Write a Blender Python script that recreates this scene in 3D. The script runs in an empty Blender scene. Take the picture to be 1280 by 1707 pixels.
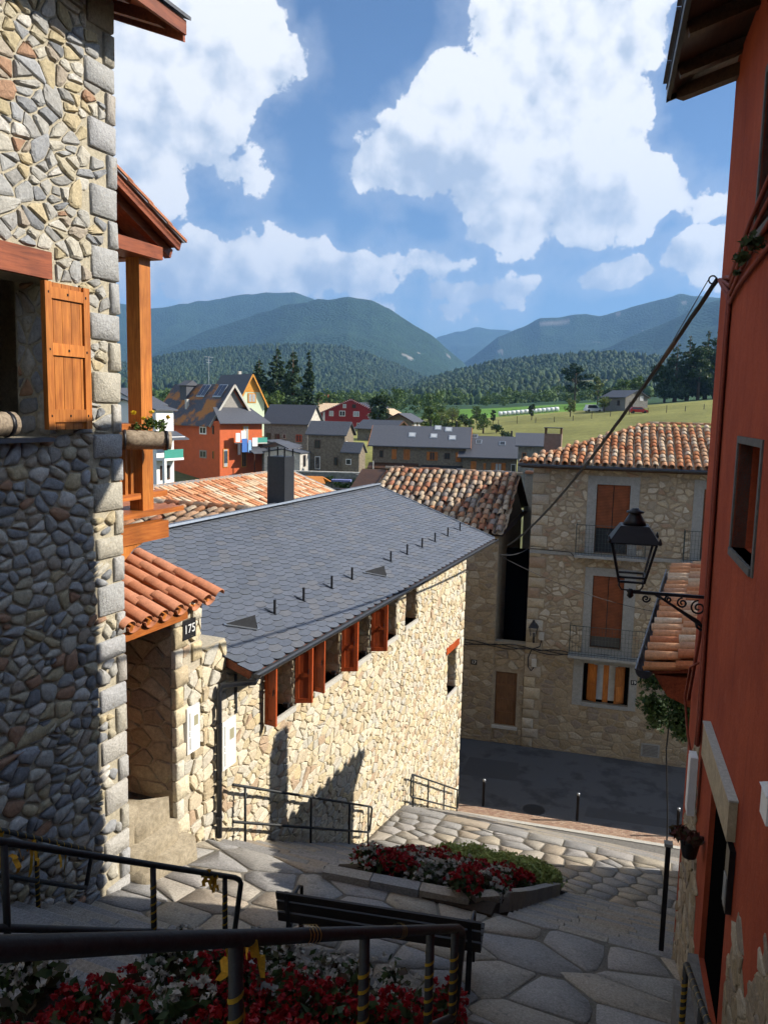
import bpy, math, random
import numpy as np
from mathutils import Matrix, Vector
rad = math.radians
SC = bpy.context.scene
COL = SC.collection
rng = np.random.default_rng(7)
random.seed(7)

# ------------------------------------------------------------------ camera
FPX, CXP, CYP = 1340.0, 640.0, 853.5            # focal length and centre, in photo pixels (1280 x 1707)
TILT = math.atan((853.5 - 682) / FPX)
ROLL = 0.022
cam = bpy.data.cameras.new("camera")
cam.sensor_fit = 'VERTICAL'
cam.sensor_height = 24.0
cam.lens = 24.0 * FPX / 1707.0
cam.clip_start = 0.05
cam.clip_end = 40000
cobj = bpy.data.objects.new("camera", cam)
COL.objects.link(cobj)
fw = Vector((0, math.cos(TILT), -math.sin(TILT)))
r0 = Vector((1, 0, 0)); u0 = r0.cross(fw)
rt = r0 * math.cos(ROLL) + u0 * math.sin(ROLL)
up = -r0 * math.sin(ROLL) + u0 * math.cos(ROLL)
cobj.matrix_world = Matrix(((rt.x, up.x, -fw.x, 0), (rt.y, up.y, -fw.y, 0), (rt.z, up.z, -fw.z, 0), (0, 0, 0, 1)))
SC.camera = cobj
SC.render.resolution_x, SC.render.resolution_y = 767, 1024

# ------------------------------------------------------------------ light
SUN_AZ, SUN_EL = 89.5, 33.0
SC.view_settings.view_transform = 'Standard'
SC.view_settings.look = 'None'
SC.view_settings.gamma = 1.0
SC.view_settings.use_curve_mapping = False
SC.view_settings.exposure = 0.80
sun = bpy.data.lights.new("sun", 'SUN')
sun.energy = 5.0
sun.angle = rad(0.5)
sun.color = (1.0, 0.93, 0.82)
sobj = bpy.data.objects.new("sun", sun)
COL.objects.link(sobj)
sd = Vector((math.sin(rad(SUN_AZ)) * math.cos(rad(SUN_EL)), math.cos(rad(SUN_AZ)) * math.cos(rad(SUN_EL)), math.sin(rad(SUN_EL))))
sobj.rotation_euler = (-sd).to_track_quat('-Z', 'Y').to_euler()
sobj.location = (60, 10, 60)

# ------------------------------------------------------------------ node helpers
class NT:
    def __init__(s, tree):
        s.t = tree; s.n = tree.nodes; s.l = tree.links
    def add(s, typ, **kw):
        nd = s.n.new(typ)
        for k, v in kw.items():
            setattr(nd, k, v)
        return nd
    def set(s, sock, v):
        if isinstance(v, (int, float, tuple, list)):
            sock.default_value = v
        elif v is not None:
            s.l.new(v, sock)
    def math(s, op, a, b=None, c=None, clamp=False):
        nd = s.add('ShaderNodeMath', operation=op, use_clamp=clamp)
        s.set(nd.inputs[0], a)
        if b is not None: s.set(nd.inputs[1], b)
        if c is not None: s.set(nd.inputs[2], c)
        return nd.outputs[0]
    def vmath(s, op, a, b=None, out=0):
        nd = s.add('ShaderNodeVectorMath', operation=op)
        s.set(nd.inputs[0], a)
        if b is not None: s.set(nd.inputs[1], b)
        return nd.outputs[out]
    def noise(s, vec, scale, detail=4, rough=.55, dist=0.0, out=0):
        nd = s.add('ShaderNodeTexNoise')
        nd.inputs['Scale'].default_value = scale
        nd.inputs['Detail'].default_value = detail
        nd.inputs['Roughness'].default_value = rough
        nd.inputs['Distortion'].default_value = dist
        s.set(nd.inputs['Vector'], vec)
        return nd.outputs[out]
    def ramp(s, fac, stops, interp='LINEAR'):
        nd = s.add('ShaderNodeValToRGB')
        cr = nd.color_ramp; cr.interpolation = interp
        while len(cr.elements) < len(stops): cr.elements.new(0.5)
        for e, (p, c) in zip(cr.elements, stops):
            e.position = p
            e.color = c if len(c) == 4 else (*c, 1)
        s.set(nd.inputs[0], fac)
        return nd.outputs[0]
    def mix(s, fac, a, b, mode='MIX'):
        nd = s.add('ShaderNodeMix', data_type='RGBA', blend_type=mode)
        s.set(nd.inputs[0], fac)
        for i, v in ((6, a), (7, b)):
            if isinstance(v, (tuple, list)): nd.inputs[i].default_value = v if len(v) == 4 else (*v, 1)
            else: s.l.new(v, nd.inputs[i])
        return nd.outputs[2]
    def maprange(s, v, a, b, c=0., d=1., smooth=False):
        nd = s.add('ShaderNodeMapRange')
        nd.clamp = True
        if smooth: nd.interpolation_type = 'SMOOTHSTEP'
        s.set(nd.inputs[0], v)
        for i, x in enumerate((a, b, c, d)): nd.inputs[i + 1].default_value = x
        return nd.outputs[0]

# ------------------------------------------------------------------ sky with cumulus clouds
w = bpy.data.worlds.new("World"); SC.world = w; w.use_nodes = True
T = NT(w.node_tree); w.node_tree.nodes.clear()
outw = T.add('ShaderNodeOutputWorld'); bg = T.add('ShaderNodeBackground')
T.l.new(bg.outputs[0], outw.inputs[0])
sky = T.add('ShaderNodeTexSky', sky_type='NISHITA')
sky.sun_disc = False
sky.sun_elevation = rad(SUN_EL); sky.sun_rotation = rad(SUN_AZ)
sky.altitude = 1000; sky.air_density = 1.0; sky.dust_density = 0.4; sky.ozone_density = 1.4
SKY_STR = 0.063

def px_dir(px, py):
    d = fw + rt * ((px - CXP) / FPX) - up * ((py - CYP) / FPX)
    return math.degrees(math.atan2(d.x, d.y)), math.degrees(math.asin(d.z / d.length))
# cumulus masses: (pixel x, pixel y, radius x, radius y) in the part of the sky the photograph shows
CL = [(300, 60, 185, 130), (250, 190, 190, 120), (400, 60, 95, 110), (220, 290, 110, 90),
      (300, 440, 95, 62), (400, 452, 90, 48), (500, 446, 90, 48), (600, 452, 80, 40), (690, 436, 85, 36), (760, 486, 75, 20), (200, 440, 110, 70),
      (950, 40, 175, 95), (1040, 70, 90, 60), (880, 150, 110, 100), (770, 190, 105, 90), (700, 270, 120, 78), (850, 270, 160, 120),
      (1000, 200, 110, 90), (980, 320, 150, 90), (1050, 290, 80, 60), (860, 360, 120, 60),
      (1175, 345, 48, 26), (1165, 425, 70, 50), (1250, 420, 80, 60), (746, 513, 26, 8), (1015, 462, 34, 13), (660, 513, 30, 8), (1080, 450, 40, 12)]
CLS = .88
tc = T.add('ShaderNodeTexCoord')
grp = bpy.data.node_groups.new("cloud_shape", 'ShaderNodeTree')
grp.interface.new_socket(name="Vector", in_out='INPUT', socket_type='NodeSocketVector')
grp.interface.new_socket(name="Detail", in_out='INPUT', socket_type='NodeSocketFloat')
grp.interface.new_socket(name="Value", in_out='OUTPUT', socket_type='NodeSocketFloat')
grp.interface.new_socket(name="Crease", in_out='OUTPUT', socket_type='NodeSocketFloat')
G = NT(grp)
gi = G.add('NodeGroupInput'); go = G.add('NodeGroupOutput')
sep = G.add('ShaderNodeSeparateXYZ'); G.l.new(gi.outputs[0], sep.inputs[0])
azn = G.math('MULTIPLY', G.math('ARCTAN2', sep.outputs[0], sep.outputs[1]), 57.29578)
eln = G.math('MULTIPLY', G.math('ARCSINE', sep.outputs[2]), 57.29578)
cv_ = G.add('ShaderNodeCombineXYZ'); G.l.new(azn, cv_.inputs[0]); G.l.new(eln, cv_.inputs[1])
acc = None
for (x, y, rx, ry) in CL:
    a, e = px_dir(x, y)
    ra, re = rx / 23.4 * CLS, ry / 23.4 * CLS
    ma = G.add('ShaderNodeVectorMath', operation='MULTIPLY_ADD')
    G.l.new(cv_.outputs[0], ma.inputs[0]); ma.inputs[1].default_value = (1 / ra, 1 / re, 0); ma.inputs[2].default_value = (-a / ra, -e / re, 0)
    ln = G.vmath('LENGTH', ma.outputs[0], out=1)
    soft = min(re / 3.0, 1.0)
    if soft < 1: ln = G.math('MULTIPLY_ADD', ln, soft, 1 - soft)
    acc = ln if acc is None else G.math('MINIMUM', acc, ln)
acc = G.math('MULTIPLY', G.math('SUBTRACT', 1.0, acc), 1.75)
# the rest of the sky carries the same kind of scattered cumulus
wide = G.noise(gi.outputs[0], 3.2, 2, .5)
wide = G.math('MULTIPLY', G.math('SUBTRACT', wide, 0.53), 8.0)
gate = G.math('MAXIMUM', G.maprange(G.math('ABSOLUTE', azn), 30, 42, 0, 1), G.maprange(eln, 34, 42, 0, 1))
wide = G.math('SUBTRACT', G.math('MULTIPLY', G.math('ADD', wide, 1.0), gate), 1.0)
acc = G.math('MAXIMUM', acc, wide)
nz = G.add('ShaderNodeTexNoise'); nz.inputs['Scale'].default_value = 8.5; nz.inputs['Roughness'].default_value = .63
G.l.new(gi.outputs[0], nz.inputs['Vector']); G.l.new(gi.outputs[1], nz.inputs['Detail'])
rz_ = G.add('ShaderNodeTexNoise', noise_type='RIDGED_MULTIFRACTAL'); rz_.inputs['Scale'].default_value = 15.; rz_.inputs['Roughness'].default_value = .55; rz_.inputs['Lacunarity'].default_value = 2.2
rz_.inputs['Offset'].default_value = 1.0; rz_.inputs['Gain'].default_value = 1.0
G.l.new(gi.outputs[0], rz_.inputs['Vector']); G.l.new(G.math('SUBTRACT', gi.outputs[1], 1.5), rz_.inputs['Detail'])
crease = rz_.outputs[0]
val = G.math('ADD', acc, G.math('MULTIPLY', G.math('SUBTRACT', nz.outputs[0], .5), 3.6))
val = G.math('ADD', val, G.math('MULTIPLY', G.math('SUBTRACT', 1.0, crease), .34))
G.l.new(val, go.inputs[0]); G.l.new(crease, go.inputs[1])
def cloud_at(vec, det):
    nd = T.add('ShaderNodeGroup'); nd.node_tree = grp
    T.l.new(vec, nd.inputs[0]); nd.inputs[1].default_value = det; return nd.outputs
gen = tc.outputs['Generated']
c0, cr0 = cloud_at(gen, 7.5)
dens = T.maprange(c0, -0.03, 0.13, 0, 1, True)
wisp = T.maprange(c0, -0.9, 0.05, 0, .25, True)
# sunlit puffs: relief of the cloud noise seen from the sun's side, grey bases, darker creases
nA = T.noise(gen, 8.5, 6, .63); nB = T.noise(T.vmath('ADD', gen, (0.016, 0.0, 0.013)), 8.5, 3, .6)
low = T.noise(gen, 4.3, 2, .5)
under = cloud_at(T.vmath('NORMALIZE', T.vmath('ADD', gen, (-0.022, 0.0, -0.052))), 1.0)[0]
lit = T.math('ADD', .30, T.math('MULTIPLY', T.math('SUBTRACT', nA, nB), 3.4))
lit = T.math('ADD', lit, T.maprange(under, -.7, .8, 0, .40, True))
lit = T.math('ADD', lit, T.math('MULTIPLY', T.math('SUBTRACT', low, .5), 1.1))
lit = T.math('SUBTRACT', lit, T.math('MULTIPLY', T.math('SUBTRACT', cr0, 1.0), .22))
lit = T.math('SUBTRACT', lit, T.maprange(c0, .8, 2.6, 0., .12))
ccol = T.ramp(lit, [(0.0, (.33, .38, .46)), (.30, (.43, .47, .53)), (.52, (.55, .57, .60)), (.78, (.67, .67, .67))])
skyc = T.mix(1.0, sky.outputs[0], (SKY_STR * .82, SKY_STR, SKY_STR * 1.22), 'MULTIPLY')
skyw = T.mix(wisp, skyc, (.52, .55, .60))
T.l.new(T.mix(dens, skyw, ccol), bg.inputs['Color'])
w.cycles.sampling_method = 'MANUAL'; w.cycles.sample_map_resolution = 512
bg.inputs['Strength'].default_value = 1.0

# ------------------------------------------------------------------ materials
MATS = {}
def shader(name, rough=.8, spec=.3, metal=0.):
    m = bpy.data.materials.new(name); m.use_nodes = True
    t = NT(m.node_tree)
    p = m.node_tree.nodes['Principled BSDF']
    p.inputs['Roughness'].default_value = rough
    p.inputs['Specular IOR Level'].default_value = spec
    p.inputs['Metallic'].default_value = metal
    tcn = t.add('ShaderNodeTexCoord'); oi = t.add('ShaderNodeObjectInfo')
    ge = t.add('ShaderNodeNewGeometry')
    rnd = t.math('FRACT', t.math('ADD', oi.outputs['Random'], ge.outputs['Random Per Island']))
    cmb = t.add('ShaderNodeCombineXYZ')
    for i in range(3): t.l.new(t.math('MULTIPLY', rnd, 31.0 + i * 13), cmb.inputs[i])
    vec = t.vmath('ADD', tcn.outputs['Object'], cmb.outputs[0])
    return m, t, p, vec, rnd, tcn
def pbr(name, col, rough=.8, var=.25, scale=6., bump=.3, bscale=30., metal=0., spec=.3, palette=None, col2=None, stain=None, bdist=.02):
    if name in MATS: return MATS[name]
    m, t, p, vec, rnd, tcn = shader(name, rough, spec, metal)
    if palette:
        k = len(palette)
        base = t.ramp(rnd, [(i / k, c) for i, c in enumerate(palette)], 'CONSTANT')
    else:
        nd = t.add('ShaderNodeRGB'); nd.outputs[0].default_value = (*col, 1); base = nd.outputs[0]
    n = t.noise(vec, scale, 6, .62)
    if col2: base = t.mix(t.maprange(n, .42, .62), base, col2)
    base = t.mix(1.0, base, t.ramp(t.noise(vec, scale * 2.3, 5, .65), [(.28, (1 - var,) * 3), (.72, (1 + var,) * 3)]), 'MULTIPLY')
    if bump and bscale > 20:
        base = t.mix(1.0, base, t.ramp(t.noise(vec, scale * 11, 3, .7), [(.3, (1 - var * .8,) * 3), (.7, (1 + var * .8,) * 3)]), 'MULTIPLY')
    if stain:
        scol, ssc, lo, hi = stain
        base = t.mix(t.maprange(t.noise(vec, ssc, 6, .65), lo, hi, 0, .9), base, scol)
    t.l.new(base, p.inputs['Base Color'])
    if bump:
        b = t.add('ShaderNodeBump'); b.inputs['Strength'].default_value = bump; b.inputs['Distance'].default_value = bdist
        t.l.new(t.noise(vec, bscale, 6, .65), b.inputs['Height'])
        t.l.new(b.outputs[0], p.inputs['Normal'])
    MATS[name] = m
    return m
field = [(.26, .255, .24), (.19, .195, .20), (.33, .295, .215), (.30, .29, .26), (.36, .30, .19), (.23, .235, .24), (.34, .32, .27), (.155, .16, .165),
         (.37, .345, .285), (.28, .24, .19), (.27, .27, .26), (.42, .40, .36), (.22, .215, .20), (.32, .27, .17), (.27, .275, .28), (.31, .30, .27), (.27, .165, .105), (.38, .36, .31)]
field = [tuple(q * 1.28 for q in c_) for c_ in field]
M_FIELD = pbr('fieldstone', (0, 0, 0), .88, .26, 9, .6, 30, palette=field, stain=((.20, .18, .15), 14, .62, .78), bdist=.02)
M_QUOIN = pbr('quoin_stone', (0, 0, 0), .88, .24, 12, 1.0, 34, palette=[(.40, .39, .37), (.44, .42, .38), (.36, .36, .35), (.42, .39, .32), (.38, .35, .31), (.38, .38, .38)], stain=((.30, .24, .15), 9, .62, .75))
M_MORTAR = pbr('mortar', (.42, .375, .28), .95, .25, 10, .6, 50)
cream = [(.50, .43, .31), (.56, .50, .39), (.46, .39, .27), (.54, .47, .34), (.48, .44, .38), (.60, .55, .46), (.44, .42, .38), (.53, .44, .29), (.56, .49, .38),
         (.50, .43, .33), (.42, .35, .25), (.58, .52, .42), (.52, .47, .39), (.47, .38, .26), (.52, .49, .43), (.55, .48, .36), (.50, .46, .40), (.56, .50, .41), (.40, .30, .22), (.54, .48, .38)]
cream = [tuple(min(.72, q * k_) for q, k_ in zip(c_, (1.16, 1.14, 1.05))) for c_ in cream]
M_CREAM = pbr('cream_stone', (0, 0, 0), .88, .22, 10, .7, 34, palette=cream, stain=((.36, .28, .18), 8, .66, .8))
M_MORTC = pbr('pale_mortar', (.50, .44, .33), .95, .25, 10, .8, 50)
house19 = [(.42, .35, .25), (.36, .30, .21), (.48, .41, .30), (.40, .34, .26), (.32, .27, .20), (.46, .38, .26), (.52, .46, .36), (.38, .31, .21), (.34, .24, .16)]
M_ST19 = pbr('buff_stone', (0, 0, 0), .9, .22, 9, .5, 40, palette=house19)
M_MORT19 = pbr('buff_mortar', (.34, .275, .19), .95, .25, 3, .5, 50, stain=((.22, .17, .11), 1.2, .55, .7))
M_LOW19 = pbr('muddy_stone', (0, 0, 0), .9, .28, 7, .5, 40, palette=[(.33, .26, .17), (.28, .22, .15), (.37, .30, .20), (.30, .23, .14), (.26, .21, .16), (.35, .27, .17), (.40, .34, .25)])
M_GRANITE = pbr('granite_paving', (0, 0, 0), .9, .34, 16, .8, 70, palette=[(.31, .295, .27), (.345, .31, .26), (.29, .28, .268), (.365, .32, .25), (.32, .30, .28), (.35, .295, .23), (.27, .262, .252)], stain=((.16, .15, .14), 6, .58, .75), bdist=.01)
M_JOINT = pbr('paving_joint', (.165, .15, .125), .95, .35, 14, .8, 60, stain=((.09, .10, .055), 4, .58, .70))
M_CONC = pbr('old_concrete', (.18, .17, .155), .95, .25, 5, .5, 60)
M_ASPH = pbr('asphalt', (.10, .102, .108), .9, .25, 60, .5, 260, stain=((.06, .061, .065), .9, .50, .60), bdist=.008)
M_PAVER = pbr('red_paver', (0, 0, 0), .9, .2, 20, .4, 120, palette=[(.36, .24, .17), (.40, .27, .19), (.33, .21, .15), (.42, .30, .22)])
M_KERB = pbr('pale_kerb', (.50, .48, .43), .9, .2, 14, .4, 90)
M_SLATE = pbr('roof_slate', (0, 0, 0), .55, .20, 5, .35, 30, spec=.5, palette=[(.100, .113, .138), (.092, .105, .131), (.110, .122, .148), (.103, .115, .140), (.096, .107, .126), (.106, .119, .146), (.118, .123, .136), (.088, .10, .125)], stain=((.15, .13, .07), 2.2, .66, .76), bdist=.01)
M_SLEDGE = pbr('dark_slate_edge', (.035, .037, .042), .9, .2, 8, 0)  # darker tone that outlines each slate; also used on the vent hoods
M_SLATEF = pbr('far_slate', (.075, .08, .095), .6, .25, 3, .3, 12, spec=.4)
M_SLATEO = pbr('lichen_slate', (.075, .08, .095), .7, .25, 2.5, .3, 12, stain=((.44, .17, .03), .36, .47, .55))
M_ZINC = pbr('zinc', (.42, .45, .48), .38, .12, 4, .05, 20, metal=.85, spec=.5)
M_DKMETAL = pbr('dark_grey_metal', (.055, .06, .07), .42, .15, 6, .08, 60, metal=.6, spec=.5)
M_BLACK = pbr('black_iron', (.012, .012, .015), .45, .2, 10, .12, 80, metal=.3, spec=.5)
M_RAIL = pbr('rail_paint', (.022, .026, .028), .55, .3, 12, .15, 60, metal=0., spec=.35, stain=((.06, .06, .055), 9, .66, .8))
M_TILE = pbr('terracotta_tile', (0, 0, 0), .85, .25, 9, .4, 60, palette=[(.50, .20, .085), (.54, .27, .14), (.55, .33, .19), (.56, .40, .26), (.46, .17, .075), (.56, .29, .15), (.58, .45, .32), (.52, .24, .11), (.44, .25, .15)], stain=((.12, .10, .08), 6, .64, .78))
M_TILEOLD = pbr('weathered_tile', (0, 0, 0), .9, .28, 9, .4, 60, palette=[(.46, .22, .11), (.50, .31, .19), (.52, .39, .27), (.38, .16, .09), (.54, .43, .31), (.44, .28, .18), (.30, .25, .21), (.50, .38, .25)], stain=((.10, .09, .08), 5, .56, .72))
M_TILENEW = pbr('new_clay_tile', (0, 0, 0), .75, .16, 5, .25, 60, palette=[(.42, .165, .085), (.46, .185, .095), (.40, .15, .075), (.45, .19, .105)], stain=((.30, .13, .08), 4, .6, .75))
M_TILEFAR = pbr('far_tile', (0, 0, 0), .9, .25, 3, .4, 10, palette=[(.52, .23, .11), (.58, .33, .19), (.60, .44, .29), (.48, .20, .10), (.56, .29, .15), (.62, .50, .36)])
M_DARK = pbr('shade_black', (.004, .004, .004), 1., .2, 3, 0, spec=0.)  # near-black colour standing in for the shade inside openings
def woodmat(name, col, dark, rough=.5, scale=1.0, axis='Z'):
    if name in MATS: return MATS[name]
    m, t, p, vec, rnd, tcn = shader(name, rough, .35)
    mp = t.add('ShaderNodeMapping')
    mp.inputs['Scale'].default_value = {'Z': (14, 14, 1.1), 'X': (1.1, 14, 14), 'Y': (14, 1.1, 14)}[axis]
    t.l.new(vec, mp.inputs['Vector'])
    n = t.noise(mp.outputs[0], 2.2 * scale, 7, .6, .6)
    c = t.ramp(n, [(.3, dark), (.62, col)])
    big = t.noise(vec, 1.3, 4, .6)
    c = t.mix(1., c, t.ramp(big, [(.3, (.72,) * 3), (.7, (1.22,) * 3)]), 'MULTIPLY')
    c = t.mix(1., c, t.ramp(rnd, [(0, (.85,) * 3), (1, (1.12,) * 3)]), 'MULTIPLY')
    t.l.new(c, p.inputs['Base Color'])
    b = t.add('ShaderNodeBump'); b.inputs['Strength'].default_value = .25; b.inputs['Distance'].default_value = .006
    t.l.new(n, b.inputs['Height']); t.l.new(b.outputs[0], p.inputs['Normal'])
    MATS[name] = m
    return m
M_ORANGE = woodmat('orange_varnished_wood', (.52, .185, .035), (.30, .085, .015))
M_ORANGEY = woodmat('orange_varnished_beam', (.47, .15, .03), (.27, .07, .014), axis='Y')
M_RED = woodmat('red_brown_wood', (.46, .085, .02), (.27, .045, .011))
M_BROWN = woodmat('brown_beam', (.30, .082, .032), (.15, .038, .016), axis='Y')
M_DKWOOD = woodmat('dark_wood', (.09, .045, .025), (.045, .02, .012), axis='Y')
M_DOOR = woodmat('old_door_wood', (.20, .095, .04), (.10, .045, .02))
M_LOG = woodmat('weathered_log', (.36, .29, .21), (.16, .12, .08), .8, 1, 'X')
M_BENCH = woodmat('dark_bench_wood', (.035, .026, .02), (.018, .013, .01), .6, 1, 'X')
M_BLIND = None
def stripes(name, c1, c2, per, axis=2, rough=.7):
    m, t, p, vec, rnd, tcn = shader(name, rough)
    s = t.add('ShaderNodeSeparateXYZ'); t.l.new(tcn.outputs['Object'], s.inputs[0])
    f = t.math('FRACT', t.math('MULTIPLY', s.outputs[axis], 1 / per))
    c = t.mix(t.maprange(t.math('ABSOLUTE', t.math('SUBTRACT', f, .5)), .25, .45), c1, c2)
    c = t.mix(1., c, t.ramp(t.noise(vec, 3, 5), [(.3, (.75,) * 3), (.7, (1.25,) * 3)]), 'MULTIPLY')
    t.l.new(c, p.inputs['Base Color'])
    b = t.add('ShaderNodeBump'); b.inputs['Strength'].default_value = .6; b.inputs['Distance'].default_value = .02
    t.l.new(f, b.inputs['Height']); t.l.new(b.outputs[0], p.inputs['Normal'])
    MATS[name] = m
    return m
M_BLIND = stripes('reed_blind', (.24, .075, .03), (.12, .035, .015), .055)
M_FRAMEGREY = pbr('grey_render_surround', (.30, .30, .28), .9, .15, 4, .3, 60)
def redplaster():
    m, t, p, vec, rnd, tcn = shader('red_plaster', .93, .2)
    ob = tcn.outputs['Object']
    n = t.noise(ob, 1.1, 6, .62); base = t.mix(t.maprange(n, .38, .66), (.41, .082, .034), (.30, .054, .024))
    mp = t.add('ShaderNodeMapping'); mp.inputs['Scale'].default_value = (5, 5, .35); t.l.new(ob, mp.inputs['Vector'])
    base = t.mix(t.maprange(t.noise(mp.outputs[0], 1.4, 6, .65), .52, .74, 0, .55), base, (.20, .040, .022))        # rain streaks
    base = t.mix(t.maprange(t.noise(ob, 2.7, 7, .7), .60, .74, 0, .5), base, (.48, .14, .075))                      # faded patches
    base = t.mix(t.maprange(t.noise(ob, 7.0, 8, .75), .66, .74, 0, .7), base, (.15, .05, .035))                     # scuffs
    base = t.mix(1., base, t.ramp(t.noise(ob, 40, 4, .7), [(.3, (.86,) * 3), (.7, (1.14,) * 3)]), 'MULTIPLY')
    t.l.new(base, p.inputs['Base Color'])
    b1 = t.add('ShaderNodeBump'); b1.inputs['Strength'].default_value = .55; b1.inputs['Distance'].default_value = .03
    t.l.new(t.noise(ob, 6, 8, .7), b1.inputs['Height'])
    t.l.new(b1.outputs[0], p.inputs['Normal'])
    return m
M_REDPL = redplaster()
M_WHITE = pbr('white_paint', (.78, .78, .76), .6, .06, 5, .05, 30)
M_PLAQUE = pbr('black_plaque', (.02, .02, .022), .35, .1, 5, 0)
M_DIGIT = pbr('white_digit', (.75, .75, .73), .6, .05, 5, 0)
M_YTAPE = pbr('yellow_tape', (.40, .25, .025), .5, .2, 20, .1, 60)
M_BTAPE = pbr('black_tape', (.015, .015, .015), .45, .2, 20, .1, 60)
M_RIBBON = pbr('yellow_ribbon', (.70, .36, .03), .7, .2, 14, .2, 50)
M_GLASS = pbr('window_glass', (.03, .035, .04), .08, .1, 3, 0, spec=.6)
M_GLASSL = pbr('pale_window_glass', (.42, .44, .45), .3, .2, 2, 0, spec=.6)
M_SOIL = pbr('soil', (.05, .036, .025), .95, .3, 12, .8, 60)
M_CABLE = pbr('black_cable', (.018, .018, .02), .6, .2, 10, .1, 60)
M_CABLER = pbr('painted_cable', (.23, .045, .024), .7, .2, 10, .1, 60)
M_LAMPGL = pbr('lamp_glass', (.35, .38, .40), .1, .05, 3, 0)
_g = MATS['lamp_glass'].node_tree.nodes['Principled BSDF']
_g.inputs['Transmission Weight'].default_value = 0.0
_g.inputs['Alpha'].default_value = 0.12
def leafmat(name, cols, rough=.6, trans=.25):
    m, t, p, vec, rnd, tcn = shader(name, rough, .3)
    k = len(cols)
    c = t.ramp(rnd, [(i / max(k - 1, 1), x) for i, x in enumerate(cols)])
    t.l.new(c, p.inputs['Base Color'])
    tr = t.add('ShaderNodeBsdfTranslucent'); t.l.new(c, tr.inputs[0])
    mx = t.add('ShaderNodeMixShader'); mx.inputs[0].default_value = trans
    o = t.n['Material Output']
    t.l.new(p.outputs[0], mx.inputs[1]); t.l.new(tr.outputs[0], mx.inputs[2]); t.l.new(mx.outputs[0], o.inputs[0])
    MATS[name] = m
    return m
M_LEAF = leafmat('deciduous_leaves', [(.045, .085, .018), (.075, .13, .025), (.10, .16, .03), (.06, .10, .02)])
M_LEAFY = leafmat('yellow_green_leaves', [(.09, .14, .03), (.14, .19, .04), (.20, .20, .05)])
M_LEAFD = leafmat('dark_leaves', [(.018, .045, .014), (.03, .062, .018), (.045, .08, .02)])
M_CONIF = leafmat('conifer_needles', [(.018, .042, .02), (.03, .062, .026), (.046, .082, .03)], .7, .12)
M_HERB = leafmat('pale_herb_leaves', [(.18, .25, .06), (.28, .35, .10), (.38, .42, .16)])
M_BEGL = leafmat('begonia_leaves', [(.03, .06, .02), (.05, .08, .025), (.06, .035, .02)])
M_REDFL = leafmat('red_petals', [(.27, .005, .012), (.38, .010, .018), (.20, .004, .012), (.34, .016, .012)], .5, .3)
M_WHITEFL = leafmat('white_petals', [(.44, .42, .37), (.52, .50, .45), (.36, .33, .30)], .5, .3)
M_YELFL = leafmat('yellow_petals', [(.75, .50, .02), (.80, .58, .04)], .5, .3)
M_BARK = pbr('bark', (.10, .075, .055), .95, .3, 8, .7, 40)

# ------------------------------------------------------------------ frames and builders
class Frame:
    def __init__(s, rot, org=(0, 0, 0)):
        s.rot = rad(rot); s.o = org; s.c, s.s = math.cos(s.rot), math.sin(s.rot)
    def w(s, x, y, z):
        return (s.o[0] + x * s.c - y * s.s, s.o[1] + x * s.s + y * s.c, s.o[2] + z)
S = Frame(-22)                                   # street frame: x across the lane (right +), y along the lane, z from eye level
R = Frame(-15, (3.834, 9.559, 0))                # red house: x into the house, y along its wall
H = Frame(-16, (5.54, 30.01, 0))                 # houses 17 and 19: x along the facade, y into the houses
WLD = Frame(0)
ORG = {}
def tag(o, label, cat, group=None, kind=None):
    if label: o['label'] = label
    if cat: o['category'] = cat
    if group: o['group'] = group
    if kind: o['kind'] = kind
    return o
def thing(name, label, cat, fr, at=(0, 0, 0), group=None, rz=0.):
    o = bpy.data.objects.new(name, None); COL.objects.link(o)
    o.empty_display_size = .2
    o.location = fr.w(*at); o.rotation_euler = (0, 0, fr.rot + rz)
    ORG[o.name] = at
    return tag(o, label, cat, group)
def child(name, me, parent, mtx=None):
    o = bpy.data.objects.new(name, me); COL.objects.link(o); o.parent = parent
    if mtx is not None: o.matrix_basis = mtx
    ORG[o.name] = ORG.get(parent.name, (0, 0, 0))
    return o
def newmesh(name, v, f, mat, smooth=False):
    me = bpy.data.meshes.new(name); me.from_pydata([tuple(map(float, p)) for p in v], [], f)
    if mat: me.materials.append(mat)
    if smooth: me.polygons.foreach_set('use_smooth', [True] * len(me.polygons))
    me.update()
    return me
def bigmesh(name, v, f, mat, smooth=False):
    """v (n,3) array, f (m,k) array with k = 3 or 4"""
    v = np.asarray(v, np.float32); f = np.asarray(f, np.int32); k = f.shape[1]
    me = bpy.data.meshes.new(name)
    me.vertices.add(len(v)); me.vertices.foreach_set('co', v.ravel())
    me.loops.add(f.size); me.loops.foreach_set('vertex_index', f.ravel())
    me.polygons.add(len(f))
    me.polygons.foreach_set('loop_start', np.arange(0, f.size, k, dtype=np.int32))
    if smooth: me.polygons.foreach_set('use_smooth', [True] * len(f))
    me.materials.append(mat); me.update(calc_edges=True); me.validate()
    return me
def vnorm(a):
    l = math.sqrt(sum(x * x for x in a)) or 1.
    return tuple(x / l for x in a)
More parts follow.
